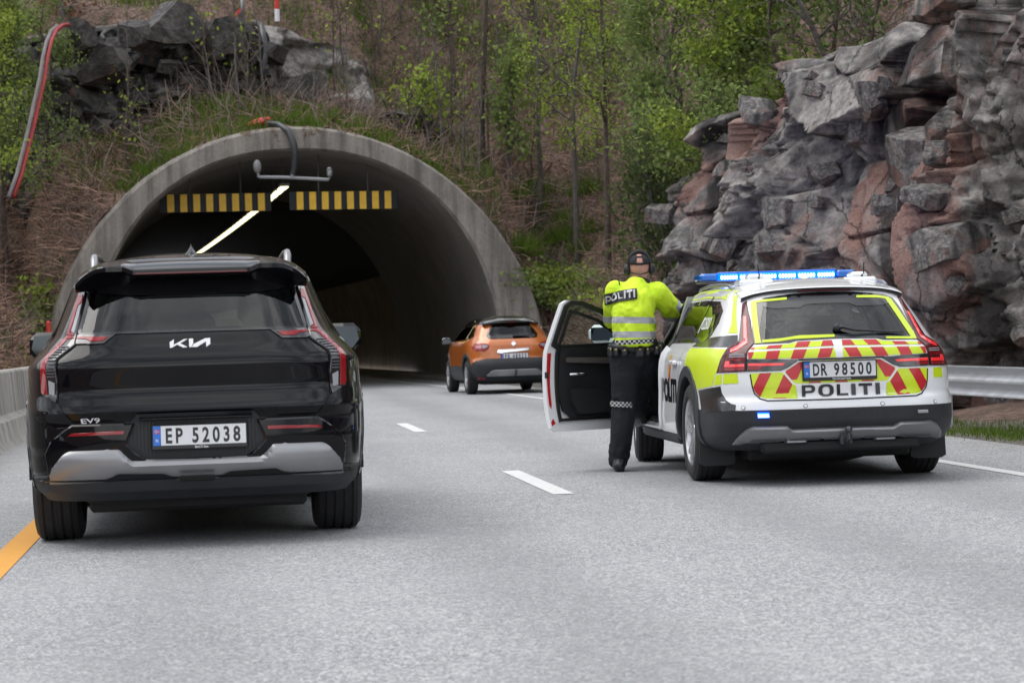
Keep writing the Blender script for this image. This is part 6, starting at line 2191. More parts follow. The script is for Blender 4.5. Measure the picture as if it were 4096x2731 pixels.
# jacket
nt = NT('hi_vis_jacket')
x_, y_, z_ = nt.xyz()
zb1, zb2, zck = op_(630, 480).z, op_(630, 575).z, op_(630, 628).z
def band(z, c, h, slope=0.0):
    zz_ = nt.math('ADD', nt.math('SUBTRACT', z, c), nt.math('MULTIPLY', x_, slope))
    return nt.math('LESS_THAN', nt.math('ABSOLUTE', zz_), h)
fab = nt.mix(nt.noise(5, 5, .6), (.60, .84, .02), (.70, .94, .03))
silver = nt.mix(nt.noise(40, 3), (.38, .39, .42), (.48, .49, .52))
col = nt.mix(band(z_, zb1, .026, .05), fab, silver)
col = nt.mix(band(z_, zb2, .026, .03), col, silver)
ang = nt.math('ARCTAN2', nt.math('ADD', y_, .02), x_)
ck = nt.math('MODULO', nt.math('ADD', nt.math('FLOOR', nt.math('MULTIPLY', nt.math('ADD', x_, 3.0), 52.0)), nt.math('FLOOR', nt.math('MULTIPLY', nt.math('ADD', nt.math('SUBTRACT', z_, zck), 3.0), 52.0))), 2.0)
col = nt.mix(band(z_, zck, .0195, -.03), col, nt.mix(ck, (.02, .02, .022), (.55, .55, .56)))
nt.set(Base_Color=col, Roughness=.75)
nt.bump(nt.math('ADD', nt.noise(7, 5, .55, dist=.8), nt.math('MULTIPLY', nt.noise(2.2, 3), 1.5)), .55, .06)
M_JACKET = nt.m
hem = op_(628, 640, 0)
jacket = skin_mesh('jacket', [
    ('n', [op_(648, 212, .055), op_(640, 268, .05), op_(632, 345, .04), op_(622, 450, .0), waist, hem + V3((0, 0, -.015))], [.082, .150, .226, .240, .232, .215], .74),
    ('c', [shL + V3((.02, 0, -.01)), op_(635, 300, .06), shR + V3((-.02, 0, .0))], [.082, .090, .086]),
    ('c', [shR, op_(820, 365, .12), elR, haR + (elR - haR) * .25], [.098, .093, .082, .060]),
    ('c', [shL, shL + V3((-.015, .11, -.12)), elL, haL + (elL - haL) * .25], [.092, .088, .078, .058]),
    ('e', op_(800, 640, .02), (.02, .03, .02)),
], .013, M_JACKET, person, 4)
wrinkle(jacket, .013, 6, 8, 9, [hem.z + .06, waist.z, elR.z], .12)
# collar, belt, sleeve band
skin_mesh('collar', [('c', [neck + V3((-.055, -.01, -.02)), neck + V3((0, -.05, -.01)), neck + V3((.055, -.01, -.03))], [.042, .044, .042]), ('c', [neck + V3((-.05, .04, -.03)), neck + V3((.05, .04, -.03))], [.04, .04])], .014, mat('dark_green_collar', (.008, .02, .014), .8), person, 3)
belt = MB()
bz = op_(630, 690).z
ringp = [hip + V3((.198 * math.cos(a), .160 * math.sin(a), bz - hip.z + .02 - .03 * math.cos(a))) for a in np.linspace(0, 2 * math.pi, 30)]
belt.tube(ringp, .030, 8, cap=False, flat=1.0)
bo = belt.build('duty_belt', mat('belt_leather', (.012, .012, .013), .45), person, auto=50)
for (x, y, w_, h_) in ((470, 690, .05, .08), (505, 692, .045, .065), (560, 695, .05, .055), (655, 690, .07, .085), (705, 688, .045, .065), (790, 665, .06, .11), (765, 680, .05, .07)):
    p = op_(x, y, 0); p.y = hip.y - math.sqrt(max(.001, 1 - min(.96, ((p.x - hip.x) / .225)) ** 2)) * .185
    q = MB().box(p, (w_, .05, h_), bev=.012).build('belt_pouch', mat('belt_leather'), bo, auto=40)
    MB().ell(p + V3((0, -.028, .02)), (.008, .004, .008), 8, 6).build('snap_button', mat('brass', (.45, .33, .15), .35, 1), bo)
# sleeve band: a ring round the upper arm
a0 = op_(825, 475, .15); dirn = (elR - shR).normalized()
mid = shR + (elR - shR) * .80
MB().tube([mid - dirn * .028, mid + dirn * .028], [.0935, .0915], 20, cap=False).build('sleeve_band', mat('reflective_band', (.42, .43, .46), .6), person, auto=60)
# knee bands of the trousers (chequered)
nt = NT('chequer_band')
x_, y_, z_ = nt.xyz()
ck = nt.math('MODULO', nt.math('ADD', nt.math('FLOOR', nt.math('MULTIPLY', nt.math('ADD', x_, 3.0), 60.0)), nt.math('FLOOR', nt.math('MULTIPLY', nt.math('ADD', z_, 3.0), 60.0))), 2.0)
nt.set(Base_Color=nt.mix(ck, (.02, .02, .022), (.50, .50, .51)), Roughness=.6)
kp = op_(550, 1028, .02)
kd = V3((.1, 0, .035)).normalized()
MB().tube([kp - V3((.002, 0, .022)), kp + V3((.002, 0, .022))], [.1035, .1035], 24, cap=False).build('knee_band', nt.m, person, auto=60)
kq = op_(640, 985, .30)
MB().tube([kq - V3((0, .02, .022)), kq + V3((0, .02, .022))], [.108, .108], 24, cap=False).build('knee_band', nt.m, person, auto=60)
# name panel on the back, projected on the jacket
bvh = BVHTree.FromPolygons([v.co.copy() for v in jacket.data.vertices], [tuple(p.vertices) for p in jacket.data.polygons])
camp = Vector((0, 0, CAM_H)) - person.location
def on_back(x, z, off):
    r = bvh.ray_cast(Vector((x, -1.2, z)), Vector((0, 1, 0)))
    if r[0] is None: return None
    return r[0] + Vector((0, -off, 0)) if r[1] is None else r[0] + r[1] * off
pl = op_(458, 325); pr_ = op_(636, 318)
x0, x1 = pl.x - .02, pr_.x; zt_, zb_ = op_(545, 290).z, op_(545, 357).z
nx, nz = 24, 6
V = []; ok = True
for i in range(nx + 1):
    for j in range(nz + 1):
        x = x0 + (x1 - x0) * i / nx; z = zb_ + (zt_ - zb_) * j / nz - .03 * (1 - i / nx)
        p = on_back(x, z, .012)
        V.append(p if p is not None else V3((x, -.02, z)))
obj('name_panel', V, [(i * (nz + 1) + j, (i + 1) * (nz + 1) + j, (i + 1) * (nz + 1) + j + 1, i * (nz + 1) + j + 1) for i in range(nx) for j in range(nz)], mat('panel_black', (.015, .015, .017), .6), person, smooth=True)
TV, TF = block_word('POLITI', (.62, .66, .52, .2, .6, .2), .14)
tw = TV[:, 0].max(); V = []
for a, b_ in TV:
    x = x0 + .015 + (x1 - x0 - .03) * a / tw; z = zb_ + (zt_ - zb_) * (.17 + .66 * b_) - .03 * (1 - (x - x0) / (x1 - x0))
    p = on_back(x, z, .024)
    V.append(p if p is not None else V3((x, -.02, z)))
obj('name_lettering', V, TF, mat('silver_print', (.50, .51, .53), .5), person)
# cap with strap, headset, radio
M_CAP = mat('black_cap', (.008, .008, .010), .8)
cb = MB(); nu, nv = 26, 8; vs = []
for j in range(nv + 1):
    ph = (math.pi / 2) * j / nv
    for i in range(nu):
        th = 2 * math.pi * i / nu
        vs.append(head_c + V3((.087 * math.cos(ph) * math.cos(th), (.108 * math.cos(ph) * math.sin(th)) + .004, .040 + .016 * math.sin(th) + .088 * math.sin(ph))))
fs = []
for j in range(nv):
    for i in range(nu):
        th = 2 * math.pi * (i + .5) / nu
        back = abs(((th - 1.5 * math.pi + math.pi) % (2 * math.pi)) - math.pi)
        if back < .42 and 0 < j < 4: continue            # opening above the strap
        fs.append((j * nu + i, j * nu + (i + 1) % nu, (j + 1) * nu + (i + 1) % nu, (j + 1) * nu + i))
cb.add(vs, fs)
# peak, pointing forward and to the right
pk = []
dirp = V3((.45, .9, 0)).normalized(); sdp = V3((dirp.y, -dirp.x, 0))
for k in range(9):
    a = -1 + k / 4
    base = head_c + dirp * (.095 - .03 * a * a) + sdp * (.075 * a) + V3((0, 0, .036))
    tip = base + dirp * (.075 * (1 - a * a) + .005) - V3((0, 0, .022))
    pk += [base, tip]
cb.add(pk, [(2 * k, 2 * k + 1, 2 * k + 3, 2 * k + 2) for k in range(8)])
cap_o = cb.build('cap', M_CAP, person, auto=60)
sm = cap_o.modifiers.new('t', 'SOLIDIFY'); sm.thickness = .004
M_HS = mat('headset_black', (.012, .013, .014), .5)
hb = MB()
hb.tube([head_c + V3((.098 * math.cos(a), -.005, .005 + .134 * math.sin(a))) for a in np.linspace(-.1, math.pi + .1, 20)], .008, 8, flat=1.8)
for sg in (-1, 1):
    hb.ell(head_c + V3((sg * .098, .0, -.012)), (.026, .042, .052), 16, 10)
    hb.ell(head_c + V3((sg * .118, .0, -.012)), (.012, .028, .036), 14, 8)
hb.tube([head_c + V3((-.09, -.02, -.03)), head_c + V3((0, -.115, -.055)), head_c + V3((.09, -.02, -.03))], .005, 6)
hs = hb.build('headset', M_HS, person, auto=50)
MB().ell(head_c + V3((.128, -.01, -.012)), (.006, .012, .016), 10, 6).build('headset_button', mat('olive_green', (.03, .06, .03), .4), hs)
rb = op_(533, 258, .02)
MB().tube([rb, op_(520, 214, .02)], [.006, .004], 6).build('radio_antenna', M_HS, person)
# ------------------------------------------------------------------ vegetation
NR = np.random.default_rng(5)
def leaf_mat(name, c0, c1, trans=.35):
    m = bpy.data.materials.new(name); m.use_nodes = True; t = m.node_tree; t.nodes.clear()
    o = t.nodes.new('ShaderNodeOutputMaterial'); d = t.nodes.new('ShaderNodeBsdfDiffuse'); tr = t.nodes.new('ShaderNodeBsdfTranslucent'); mx = t.nodes.new('ShaderNodeMixShader')
    g = t.nodes.new('ShaderNodeNewGeometry'); r = t.nodes.new('ShaderNodeValToRGB')
    r.color_ramp.elements[0].color = (*c0, 1); r.color_ramp.elements[1].color = (*c1, 1)
    t.links.new(g.outputs['Random Per Island'], r.inputs[0]); t.links.new(r.outputs[0], d.inputs[0]); t.links.new(r.outputs[0], tr.inputs[0])
    mx.inputs[0].default_value = trans
    t.links.new(d.outputs[0], mx.inputs[1]); t.links.new(tr.outputs[0], mx.inputs[2]); t.links.new(mx.outputs[0], o.inputs[0])
    MATS[name] = m
    return m
L_BRIGHT = leaf_mat('spring_leaf', (.16, .23, .035), (.40, .49, .10))
L_MID = leaf_mat('mid_green_leaf', (.11, .16, .048), (.30, .37, .13))
L_DULL = leaf_mat('dull_green_leaf', (.05, .075, .028), (.15, .185, .075))
L_DARK = leaf_mat('dark_needle', (.012, .022, .010), (.045, .065, .025))
L_RUST = leaf_mat('rusty_needle', (.14, .045, .018), (.30, .11, .05))
L_GRASS = leaf_mat('grass_blade', (.06, .11, .015), (.17, .25, .045))
L_STRAW = leaf_mat('straw_blade', (.20, .14, .08), (.36, .28, .17), .2)
L_TWIG = leaf_mat('brown_twig', (.09, .058, .046), (.38, .255, .205), .0)
L_TWIG2 = leaf_mat('grey_twig', (.10, .083, .072), (.32, .27, .23), .0)
L_FERN = leaf_mat('bracken_straw', (.28, .165, .12), (.62, .43, .33), .1)
M_BARK = mat('brown_bark', (.085, .062, .050), .9, var=.5, vscale=9)
M_BARKG = mat('grey_bark', (.115, .10, .088), .9, var=.4, vscale=9)

def seg_mesh(segs, sides=4):
    """segs: array of p0(3) p1(3) r0 r1"""
    S = np.asarray(segs, float)
    p0, p1, r0, r1 = S[:, :3], S[:, 3:6], S[:, 6], S[:, 7]
    t = p1 - p0; t /= np.linalg.norm(t, axis=1, keepdims=True) + 1e-9
    a = np.where(np.abs(t[:, 2:3]) < .9, [[0, 0, 1.]], [[1., 0, 0]])
    n = np.cross(t, a); n /= np.linalg.norm(n, axis=1, keepdims=True) + 1e-9
    b = np.cross(t, n)
    V = []
    for k in range(sides):
        c, s = math.cos(2 * math.pi * k / sides), math.sin(2 * math.pi * k / sides)
        d = n * c + b * s
        V.append(p0 + d * r0[:, None]); V.append(p1 + d * r1[:, None])
    V = np.stack(V, 1)                         # (N, 2*sides, 3)
    F = []
    base = np.arange(len(S)) * 2 * sides
    for k in range(sides):
        k2 = (k + 1) % sides
        F.append(np.stack([base + 2 * k, base + 2 * k2, base + 2 * k2 + 1, base + 2 * k + 1], 1))
    return V.reshape(-1, 3), np.concatenate(F)
def leaf_mesh(C, size, rng, droop=.3):
    """one rhombic leaf per centre"""
    N = len(C)
    d = rng.normal(size=(N, 3)); d[:, 2] -= droop; d /= np.linalg.norm(d, axis=1, keepdims=True)
    e = rng.normal(size=(N, 3)); e -= d * (e * d).sum(1, keepdims=True); e /= np.linalg.norm(e, axis=1, keepdims=True)
    s = size * rng.uniform(.6, 1.35, N)[:, None]
    V = np.stack([C - d * s, C + e * s * .55, C + d * s, C - e * s * .55], 1)
    b = np.arange(N) * 4
    return V.reshape(-1, 3), np.stack([b, b + 1, b + 2, b + 3], 1)

def grow(h, spread, rng, nb=10, trunk_r=.06, start=.3, levels=2, lean=(0, 0), up=.6):
    """skeleton: list of segments and tip points"""
    segs = []; tips = []
    n = 7; pts = [np.zeros(3)]
    for i in range(1, n + 1):
        f = i / n
        pts.append(np.array([lean[0] * f * h + rng.normal() * .02 * h * f, lean[1] * f * h + rng.normal() * .02 * h * f, h * f]))
    rad = lambda f: trunk_r * (1 - .85 * f) + .004
    for i in range(n): segs.append((*pts[i], *pts[i + 1], rad(i / n), rad((i + 1) / n)))
    def branch(p, d, L, r, lv):
        m = 3; q = p.copy(); dd = d.copy()
        for i in range(m):
            dd = dd + rng.normal(size=3) * .22 + np.array([0, 0, .10 * up]); dd /= np.linalg.norm(dd)
            q2 = q + dd * L / m
            segs.append((*q, *q2, r * (1 - i / m * .7), r * (1 - (i + 1) / m * .7)))
            if lv > 1:
                for _ in range(2):
                    sd = dd + rng.normal(size=3) * .7; sd /= np.linalg.norm(sd)
                    branch(q2, sd, L * rng.uniform(.35, .6), r * .5, lv - 1)
            q = q2
            if lv == 1 or i == m - 1: tips.append(q.copy())
    for k in range(nb):
        f = start + (1 - start) * (k + rng.uniform(0, 1)) / nb
        f = min(f, .98); i = int(f * n); u = f * n - i
        p = pts[i] * (1 - u) + pts[min(i + 1, n)] * u
        a = rng.uniform(0, 2 * math.pi)
        d = np.array([math.cos(a), math.sin(a), up * rng.uniform(.5, 1.3)]); d /= np.linalg.norm(d)
        branch(p, d, spread * (1.15 - .7 * (f - start) / (1 - start + 1e-6)) * rng.uniform(.7, 1.2), rad(f) * .6 + .004, levels)
    tips.append(pts[-1])
    return segs, np.array(tips)

def tree(name, label, cat, loc, h, spread, leafm, nleaf, lsize, rng, nb=12, trunk_r=.06, start=.3, levels=2, barkm=None, cluster=.19, group=None, stems=1, up=.6, lean=(0, 0)):
    e = empty(name, loc); tag(e, label, cat, group)
    S = []; T = []
    for k in range(stems):
        sg, tp = grow(h * rng.uniform(.75, 1.0) if stems > 1 else h, spread, rng, nb, trunk_r, start, levels, (lean[0] + (rng.normal() * .22 if stems > 1 else rng.normal() * .03), lean[1] + (rng.normal() * .22 if stems > 1 else 0)), up)
        S += sg; T.append(tp)
    V, F = seg_mesh(S)
    np_mesh('trunk', V, F, barkm or M_BARK, e, smooth=True)
    if nleaf > 0 and leafm is not None:
        T = np.concatenate(T)
        # clumps of different density
        w = rng.uniform(.1, 1, len(T)) ** 1.6; w /= w.sum()
        idx = rng.choice(len(T), nleaf, p=w)
        C = T[idx] + rng.normal(size=(nleaf, 3)) * cluster
        V, F = leaf_mesh(C, lsize, rng)
        np_mesh('crown', V, F, leafm, e)['kind'] = 'stuff'
    return e
def gp_(xD, Y):
    """ground point under photograph column xD (2352 px scale) at depth Y"""
    X = at(xD * 1.7415, 1300, Y).x
    return (X, Y, float(H(X, Y)))
def hit_ground(xD, yD, y0=50.0, y1=80.0):
    for Y in np.arange(y0, y1, .15):
        p = at(xD * 1.7415, yD * 1.7415, Y)
        if float(H(p.x, Y)) >= p.z: return (p.x, float(Y), float(H(p.x, Y)))
    return None
# trees whose place in the picture matters: (column, depth, height, spread, leaves, leaf count, leaf size, what)
lt = [
    (20, 58, 7.2, 1.25, L_MID, 7000, .055, 'tall green broadleaf tree at the far left beside the pipes', dict(start=.25, nb=14)),
    (-70, 55, 9.0, 1.7, L_BRIGHT, 7000, .055, 'yellow-green broadleaf tree at the very left edge', dict(start=.2, nb=14)),
    (120, 59.2, 4.6, .85, L_MID, 2400, .055, 'small green broadleaf tree in front of the crag at left', dict(start=.2)),
    (1330, 60, 8.5, 1.4, L_BRIGHT, 1900, .055, 'slim birch with loose yellow-green leaves above the fern patch', dict(start=.35)),
    (1400, 58, 9.0, 1.3, L_BRIGHT, 2300, .055, 'slim birch with bright leaves right of the brush slope', dict(start=.3)),
    (1250, 62, 8.0, 1.1, L_BRIGHT, 700, .055, 'thin birch with sparse bright leaves near the tall bare trunk', dict(start=.4)),
    (1470, 57, 9.0, 1.3, L_MID, 1200, .055, 'thin tree with grey stem left of the leafy willows', dict(start=.4, barkm=M_BARKG)),
    (1560, 49.5, 7.5, 1.6, L_MID, 9500, .055, 'dense grey-green willow leaning over the left end of the rock', dict(start=.12, nb=16)),
    (1640, 48.5, 8.3, 1.7, L_MID, 10000, .055, 'tallest grey-green willow behind the rock face', dict(start=.15, nb=16)),
    (1720, 47, 8.6, 1.6, L_BRIGHT, 9000, .055, 'pale green willow behind the pink slab', dict(start=.25, nb=15)),
    (1800, 46, 8.8, 1.5, L_MID, 6500, .06, 'willow with open crown right of the pale one', dict(start=.35, nb=14)),
    (1575, 48.5, 3.6, 1.0, L_DULL, 3200, .06, 'low willow bush at the foot of the left rock buttress', dict(start=.05, stems=2)),
    (1510, 51.5, 5.0, 1.2, L_DULL, 3200, .07, 'leafy bush left of the rock buttress', dict(start=.1, stems=2)),
    (1180, 61, 3.4, .55, L_MID, 1500, .075, 'narrow leafy column of creeper on a stem above the slope', dict(start=.15, cluster=.2)),
    (1900, 45, 6.0, 1.5, L_DULL, 900, .07, 'thin brown shrub on top of the rock face', dict(start=.2, stems=2)),
    (2020, 44, 6.5, 1.4, L_DULL, 700, .07, 'half bare shrub at the top right behind the rock', dict(start=.2, stems=2)),
    (690, 68, 3.0, .8, L_BRIGHT, 700, .09, 'young leafy sapling beside the red and white pole', dict(start=.2)),
    (960, 70, 6.5, 1.0, L_RUST, 2600, .075, 'rust brown dying spruce at the top of the slope', dict(start=.1, up=.05, nb=18)),
    (905, 71, 5.5, .8, L_RUST, 1300, .075, 'smaller rust brown spruce left of the larger one', dict(start=.1, up=.05, nb=16)),
    (165, 66, 3.2, .8, L_RUST, 900, .075, 'rust brown spruce top behind the crag at left', dict(start=.1, up=.05)),
    (1060, 66, 5.5, 1.1, L_MID, 800, .09, 'sparse young birch right of the rusty spruce', dict(start=.3)),
    (1000, 63, 2.2, .9, L_BRIGHT, 500, .09, 'low bright shrub on the brush slope above the arch', dict(start=.1, stems=2)),
    (1760, 50, 11, 1.5, L_DULL, 5000, .055, 'tall dull green tree rising behind the willows', dict(start=.35)),
    (1560, 58, 12, 1.6, L_MID, 3800, .055, 'tall green tree at the top between birches and willows', dict(start=.35)),
]
for k, (x, Y, h, sp, lm, nl, ls, lab, kw) in enumerate(lt):
    tree('broadleaf_tree' if 'spruce' not in lab else 'spruce_tree', lab, 'tree', gp_(x, Y), h, sp, lm, nl, ls, np.random.default_rng(100 + k), trunk_r=.05 + .004 * h, **{**dict(barkm=M_BARKG if k % 2 else M_BARK), **kw})
# the tall bare trunk and the leafless saplings on the slope
e = tree('bare_tree', 'tall straight leafless brown trunk standing alone on the slope', 'tree', gp_(1119, 61), 9.5, .5, None, 0, .1, np.random.default_rng(3), nb=5, trunk_r=.10, start=.75, levels=1)
sap = []
for k in range(34):
    u = NR.uniform()
    x = NR.uniform(560, 1010) if u < .5 else (NR.uniform(1000, 1480) if u < .88 else NR.uniform(180, 560))
    Y = NR.uniform(61.5, 69) if x < 1000 else NR.uniform(56, 66)
    if x < 640: Y = NR.uniform(59, 62.5)
    sap.append((x, Y))
sap.sort()
for k, (x, Y) in enumerate(sap):
    rg = np.random.default_rng(400 + k)
    if float(portal_xy(gp_(x, Y)[0], Y)[1]) < .8: Y = Y + 3.5
    tree('bare_sapling', nth(k) + ' thin leafless sapling from the left on the slope above the tunnel', 'sapling', gp_(x, Y), rg.uniform(1.8, 4.8), rg.uniform(.5, .9), L_BRIGHT if k % 3 == 0 else None, 60 if k % 3 == 0 else 0, .06, rg, nb=8, trunk_r=.028, start=.25, levels=2 if k % 2 else 1, barkm=M_BARKG if k % 3 else M_BARK, group='bare saplings on the slope', up=1.3)
# forest on the crest
ft = sorted([(NR.uniform(-60, 1500), NR.uniform(73, 92)) for _ in range(30)])
for k, (x, Y) in enumerate(ft):
    rg = np.random.default_rng(700 + k)
    con = rg.uniform() < .6
    tree('forest_tree', nth(k) + (' dark spruce' if con else ' thin green birch') + ' from the left in the forest on the crest', 'tree', gp_(x, Y), rg.uniform(7, 11), rg.uniform(.9, 1.5), L_DARK if con else L_MID, 700 if con else 160, .075, rg, nb=16, trunk_r=.11, start=.15 if con else .3, levels=1 if con else 2, barkm=M_BARK if con else M_BARKG, cluster=.25, group='forest on the crest', up=.02 if con else .6)

# ---- stuff: dry brush, bracken, grass
def scatter(n, x0, x1, y0, y1, dens=None):
    X = NR.uniform(x0, x1, n); Y = NR.uniform(y0, y1, n)
    d = X - XL(Y); dp, tp = portal_xy(X, Y)
    ok = ((tp > .5) | (np.abs(dp) > 6.1)) & ((d < -5.75) | (d > 5.6) | (tp > .5))
    if dens is not None: ok &= NR.uniform(size=n) < dens(X, Y)
    X, Y = X[ok], Y[ok]
    return X, Y, H(X, Y)
def twig_cloud(name, label, n, area, L, r, m, flat, dens=None, bends=2):
    X, Y, Z = scatter(n, *area, dens)
    N = len(X)
    d = NR.normal(size=(N, 3)); d[:, 2] = np.abs(d[:, 2]) * flat; d /= np.linalg.norm(d, axis=1, keepdims=True)
    ln = NR.uniform(.4, 1.0, N) * L
    p = np.stack([X, Y, Z - .03], 1); S = []
    for k in range(bends):
        q = p + d * (ln / bends)[:, None]
        rr = r * NR.uniform(.6, 1.3, N)
        S.append(np.concatenate([p, q, (rr * (1 - k / bends * .5))[:, None], (rr * (1 - (k + 1) / bends * .6))[:, None]], 1))
        p = q; d = d + NR.normal(size=(N, 3)) * .35; d[:, 2] -= .25; d /= np.linalg.norm(d, axis=1, keepdims=True)
    V, F = seg_mesh(np.concatenate(S), 3)
    o = np_mesh(name, V, F, m)
    return tag(o, label, name.replace('_', ' '), kind='stuff')
brush_area = (-24, 14, 50, 76)
not_crag = lambda X, Y: np.where((X < -4) & (Y > 62), .25, 1.0)
twig_cloud('dry_brush', 'tangle of dry brown twigs over the slopes round the tunnel', 30000, brush_area, 1.15, .014, L_TWIG, .55, not_crag)
twig_cloud('grey_brush', 'grey dead stems standing among the brush on the slopes', 9000, brush_area, 1.7, .013, L_TWIG2, 2.2, not_crag)
twig_cloud('dead_bracken', 'pinkish dead bracken lying over the slope left of the tunnel', 24000, (-22, -9.5, 49, 62), .75, .013, L_FERN, .35)
twig_cloud('fallen_bracken', 'pinkish dead bracken lying over the slope right of the arch', 10000, (-4, 8, 52, 66), .6, .012, L_FERN, .3)
def blades(name, label, X, Y, Z, h, w, m, per=10, spread=.14):
    N = len(X) * per
    bx = np.repeat(X, per) + NR.normal(size=N) * spread; by = np.repeat(Y, per) + NR.normal(size=N) * spread
    bz = H(bx, by) - .03
    hh = h * NR.uniform(.5, 1.2, N); a = NR.uniform(0, 2 * math.pi, N)
    tip = np.stack([bx + NR.normal(size=N) * .30 * hh, by + NR.normal(size=N) * .30 * hh, bz + hh], 1)
    dx, dy = np.cos(a) * w, np.sin(a) * w
    V = np.stack([np.stack([bx - dx, by - dy, bz], 1), np.stack([bx + dx, by + dy, bz], 1), tip], 1)
    b = np.arange(N) * 3
    o = np_mesh(name, V.reshape(-1, 3), np.stack([b, b + 1, b + 2], 1), m)
    return tag(o, label, 'grass', kind='stuff')
def near_arch(X, Y):
    dp, tp = portal_xy(X, Y)
    return ((tp < 6.5) & (np.abs(dp) < 5.2)) * np.clip(.25 + 1.6 * (fbm(X * .8, Y * .8, 51, 3) + .18), 0, 1)
X, Y, Z = scatter(9000, -12, 1, 57, 66, near_arch)
blades('arch_grass', 'green grass growing on the earth over the tunnel arch', X, Y, Z, .32, .016, L_GRASS, 9)
X, Y, Z = scatter(6000, -20, 4, 65, 76, lambda X, Y: np.clip(.5 + 2.5 * fbm(X * .5, Y * .5, 61, 3), 0, 1))
blades('crest_grass', 'pale green grass along the crest above the crag', X, Y, Z, .45, .018, L_GRASS, 7, .2)
X, Y, Z = scatter(5000, -22, 10, 50, 74, lambda X, Y: np.clip(.15 + 2.0 * fbm(X * .6, Y * .6, 71, 3), 0, 1))
blades('straw_grass', 'dry straw coloured grass scattered over the slopes', X, Y, Z, .40, .014, L_STRAW, 7, .18)
X, Y, Z = scatter(2600, -14, -5.8, 24, 56, lambda X, Y: np.clip(1.2 - (-(X - XL(Y)) - 5.8) * .5, .1, 1))
blades('barrier_grass', 'weeds and grass growing behind the concrete barrier', X, Y, Z, .30, .014, L_GRASS, 8)
Yv = NR.uniform(14, 50, 1900); dv = 5.05 + np.abs(NR.normal(size=1900)) * .6
Xv = XL(Yv) + dv
ok = vnoise(Xv * 1.3, Yv * 1.3, 4) > .55; Xv, Yv = Xv[ok], Yv[ok]
_H = H
H = lambda X, Y: np.full(np.shape(X), -.01)
blades('verge_grass', 'green grass on the verge under the guard rail', Xv, Yv, None, .10, .007, L_GRASS, 12, .18)
H = _H
# fern and nettle clumps on the slope right of the collar
cl = []
for k in range(17):
    cl.append((NR.uniform(1175, 1370), NR.uniform(440, 600)))
cl.sort()
for k, (x, Y) in enumerate(cl):
    g = hit_ground(x, Y, 51) or gp_(x, 58); rg = np.random.default_rng(900 + k)
    n = 150; a = rg.uniform(0, 2 * math.pi, n); hh = rg.uniform(.2, .62, n)
    px = rg.normal(size=n) * .20; py = rg.normal(size=n) * .20
    V = np.stack([np.stack([px - .010, py, np.zeros(n)], 1), np.stack([px + .010, py, np.zeros(n)], 1), np.stack([px * 1.7 + rg.normal(size=n) * .08, py * 1.7 + rg.normal(size=n) * .08, hh], 1)], 1)
    b = np.arange(n) * 3
    o = np_mesh('horsetail_clump', V.reshape(-1, 3), np.stack([b, b + 1, b + 2], 1), L_GRASS)
    o.location = g; tag(o, nth(k) + ' feathery green clump from the left on the slope right of the arch', 'plant', 'green clumps right of the arch')
lp = sorted([(NR.uniform(1190, 1400), NR.uniform(590, 740)) for _ in range(20)] + [(NR.uniform(5, 110), NR.uniform(700, 815)) for _ in range(6)])
for k, (x, Y) in enumerate(lp):
    g = hit_ground(x, Y, 46) or gp_(x, 53); rg = np.random.default_rng(950 + k)
    C = rg.normal(size=(260, 3)) * np.array([.32, .32, .16]) + np.array([0, 0, .25])
    V, F = leaf_mesh(C, .06, rg, .1)
    o = empty('leafy_plant', g); np_mesh('foliage', V, F, L_BRIGHT if k % 2 else L_MID, o)['kind'] = 'stuff'
    V, F = seg_mesh([(0, 0, -.05, *(rg.normal(size=3) * .15 + [0, 0, .3]), .008, .003) for _ in range(6)]); np_mesh('stem', V, F, M_BARK, o)
    tag(o, nth(k) + ' low leafy plant from the left beside the road cutting', 'plant', 'leafy plants on the lower slopes')

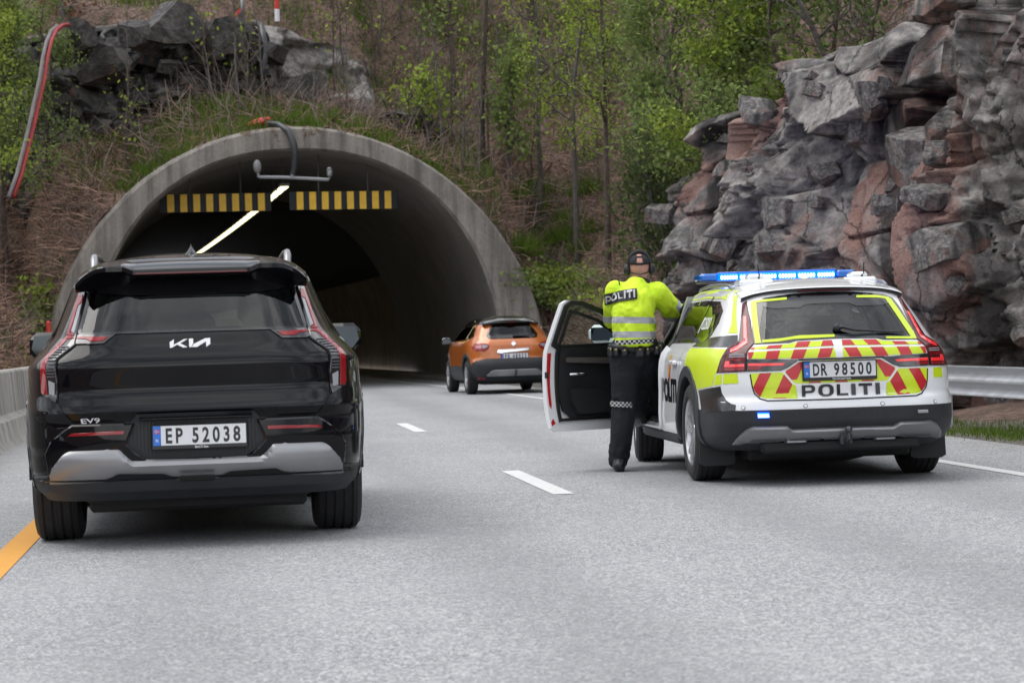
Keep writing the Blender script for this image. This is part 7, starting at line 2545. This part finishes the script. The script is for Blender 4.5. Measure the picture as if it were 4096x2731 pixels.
# ---- pipes, hose, marker poles
def px_tube(m, pts, r): return m.tube([at(x * 1.7415, y * 1.7415, Y) for x, y, Y in pts], r, 8)
path = [(152, 55, 59.0), (138, 57, 58.6), (124, 68, 58.2), (112, 95, 57.6), (104, 130, 57.2), (97, 180, 56.8), (84, 235, 56.4), (72, 290, 56.0), (58, 345, 55.6), (44, 400, 55.1), (26, 450, 54.6)]
e = MB(); px_tube(e, [(x + 5, y + 2, Y) for x, y, Y in path], .052)
tag(e.build('red_pipe', mat('red_pipe_plastic', (.34, .022, .022), .45, var=.2, vscale=3), smooth=True), 'red plastic cable pipe running down the slope at far left', 'pipe')
e = MB(); px_tube(e, [(x - 6, y + 3, Y - .15) for x, y, Y in path[1:]], .048)
tag(e.build('grey_pipe', mat('grey_pipe_plastic', (.20, .17, .18), .45, var=.2, vscale=3), smooth=True), 'grey plastic cable pipe beside the red one at far left', 'pipe')
e = MB(); px_tube(e, [(585, 52, 63.6), (600, 60, 63.0), (606, 90, 62.6), (606, 140, 62.4), (603, 182, 62.2)], .085)
tag(e.build('black_hose', mat('black_conduit'), smooth=True), 'black corrugated hose hanging down the crag', 'hose')
pole = empty('marker_pole', at(637 * 1.7415, 50 * 1.7415, 64.5)); tag(pole, 'red and white striped marker pole standing on the outcrop', 'pole')
for k in range(7):
    MB().tube([(0, 0, k * .34), (0, 0, k * .34 + .335)], .07, 10).build('pole_band', mat('pole_white', (.75, .75, .75), .5) if k % 2 == 0 else mat('pole_red', (.55, .04, .03), .5), pole, auto=50)
pole2 = empty('red_post', at(112 * 1.7415, 765 * 1.7415, 52)); tag(pole2, 'short red post standing behind the concrete barrier', 'post')
MB().tube([(0, 0, -.6), (0, 0, .22)], .055, 10).ell((0, 0, .22), (.055, .055, .05), 10, 6).build('post_body', mat('pole_red'), pole2, auto=50)
tp_ = MB(); px_tube(tp_, [(556, -10, 66.5), (556, 44, 66.5)], .05)
p3 = tp_.build('grey_post', mat('arm_grey'), smooth=True); tag(p3, 'thin grey post with red tape on the crest at left', 'post')
m = MB(); m.add([at(x * 1.7415, y * 1.7415, 66.4) for x, y in ((553, 18), (553, 28), (520, 58), (512, 66), (514, 56))], [(0, 1, 2, 3, 4)])
o = m.build('red_tape', mat('red_cable_sheath'), p3)
sm = o.modifiers.new('t', 'SOLIDIFY'); sm.thickness = .01
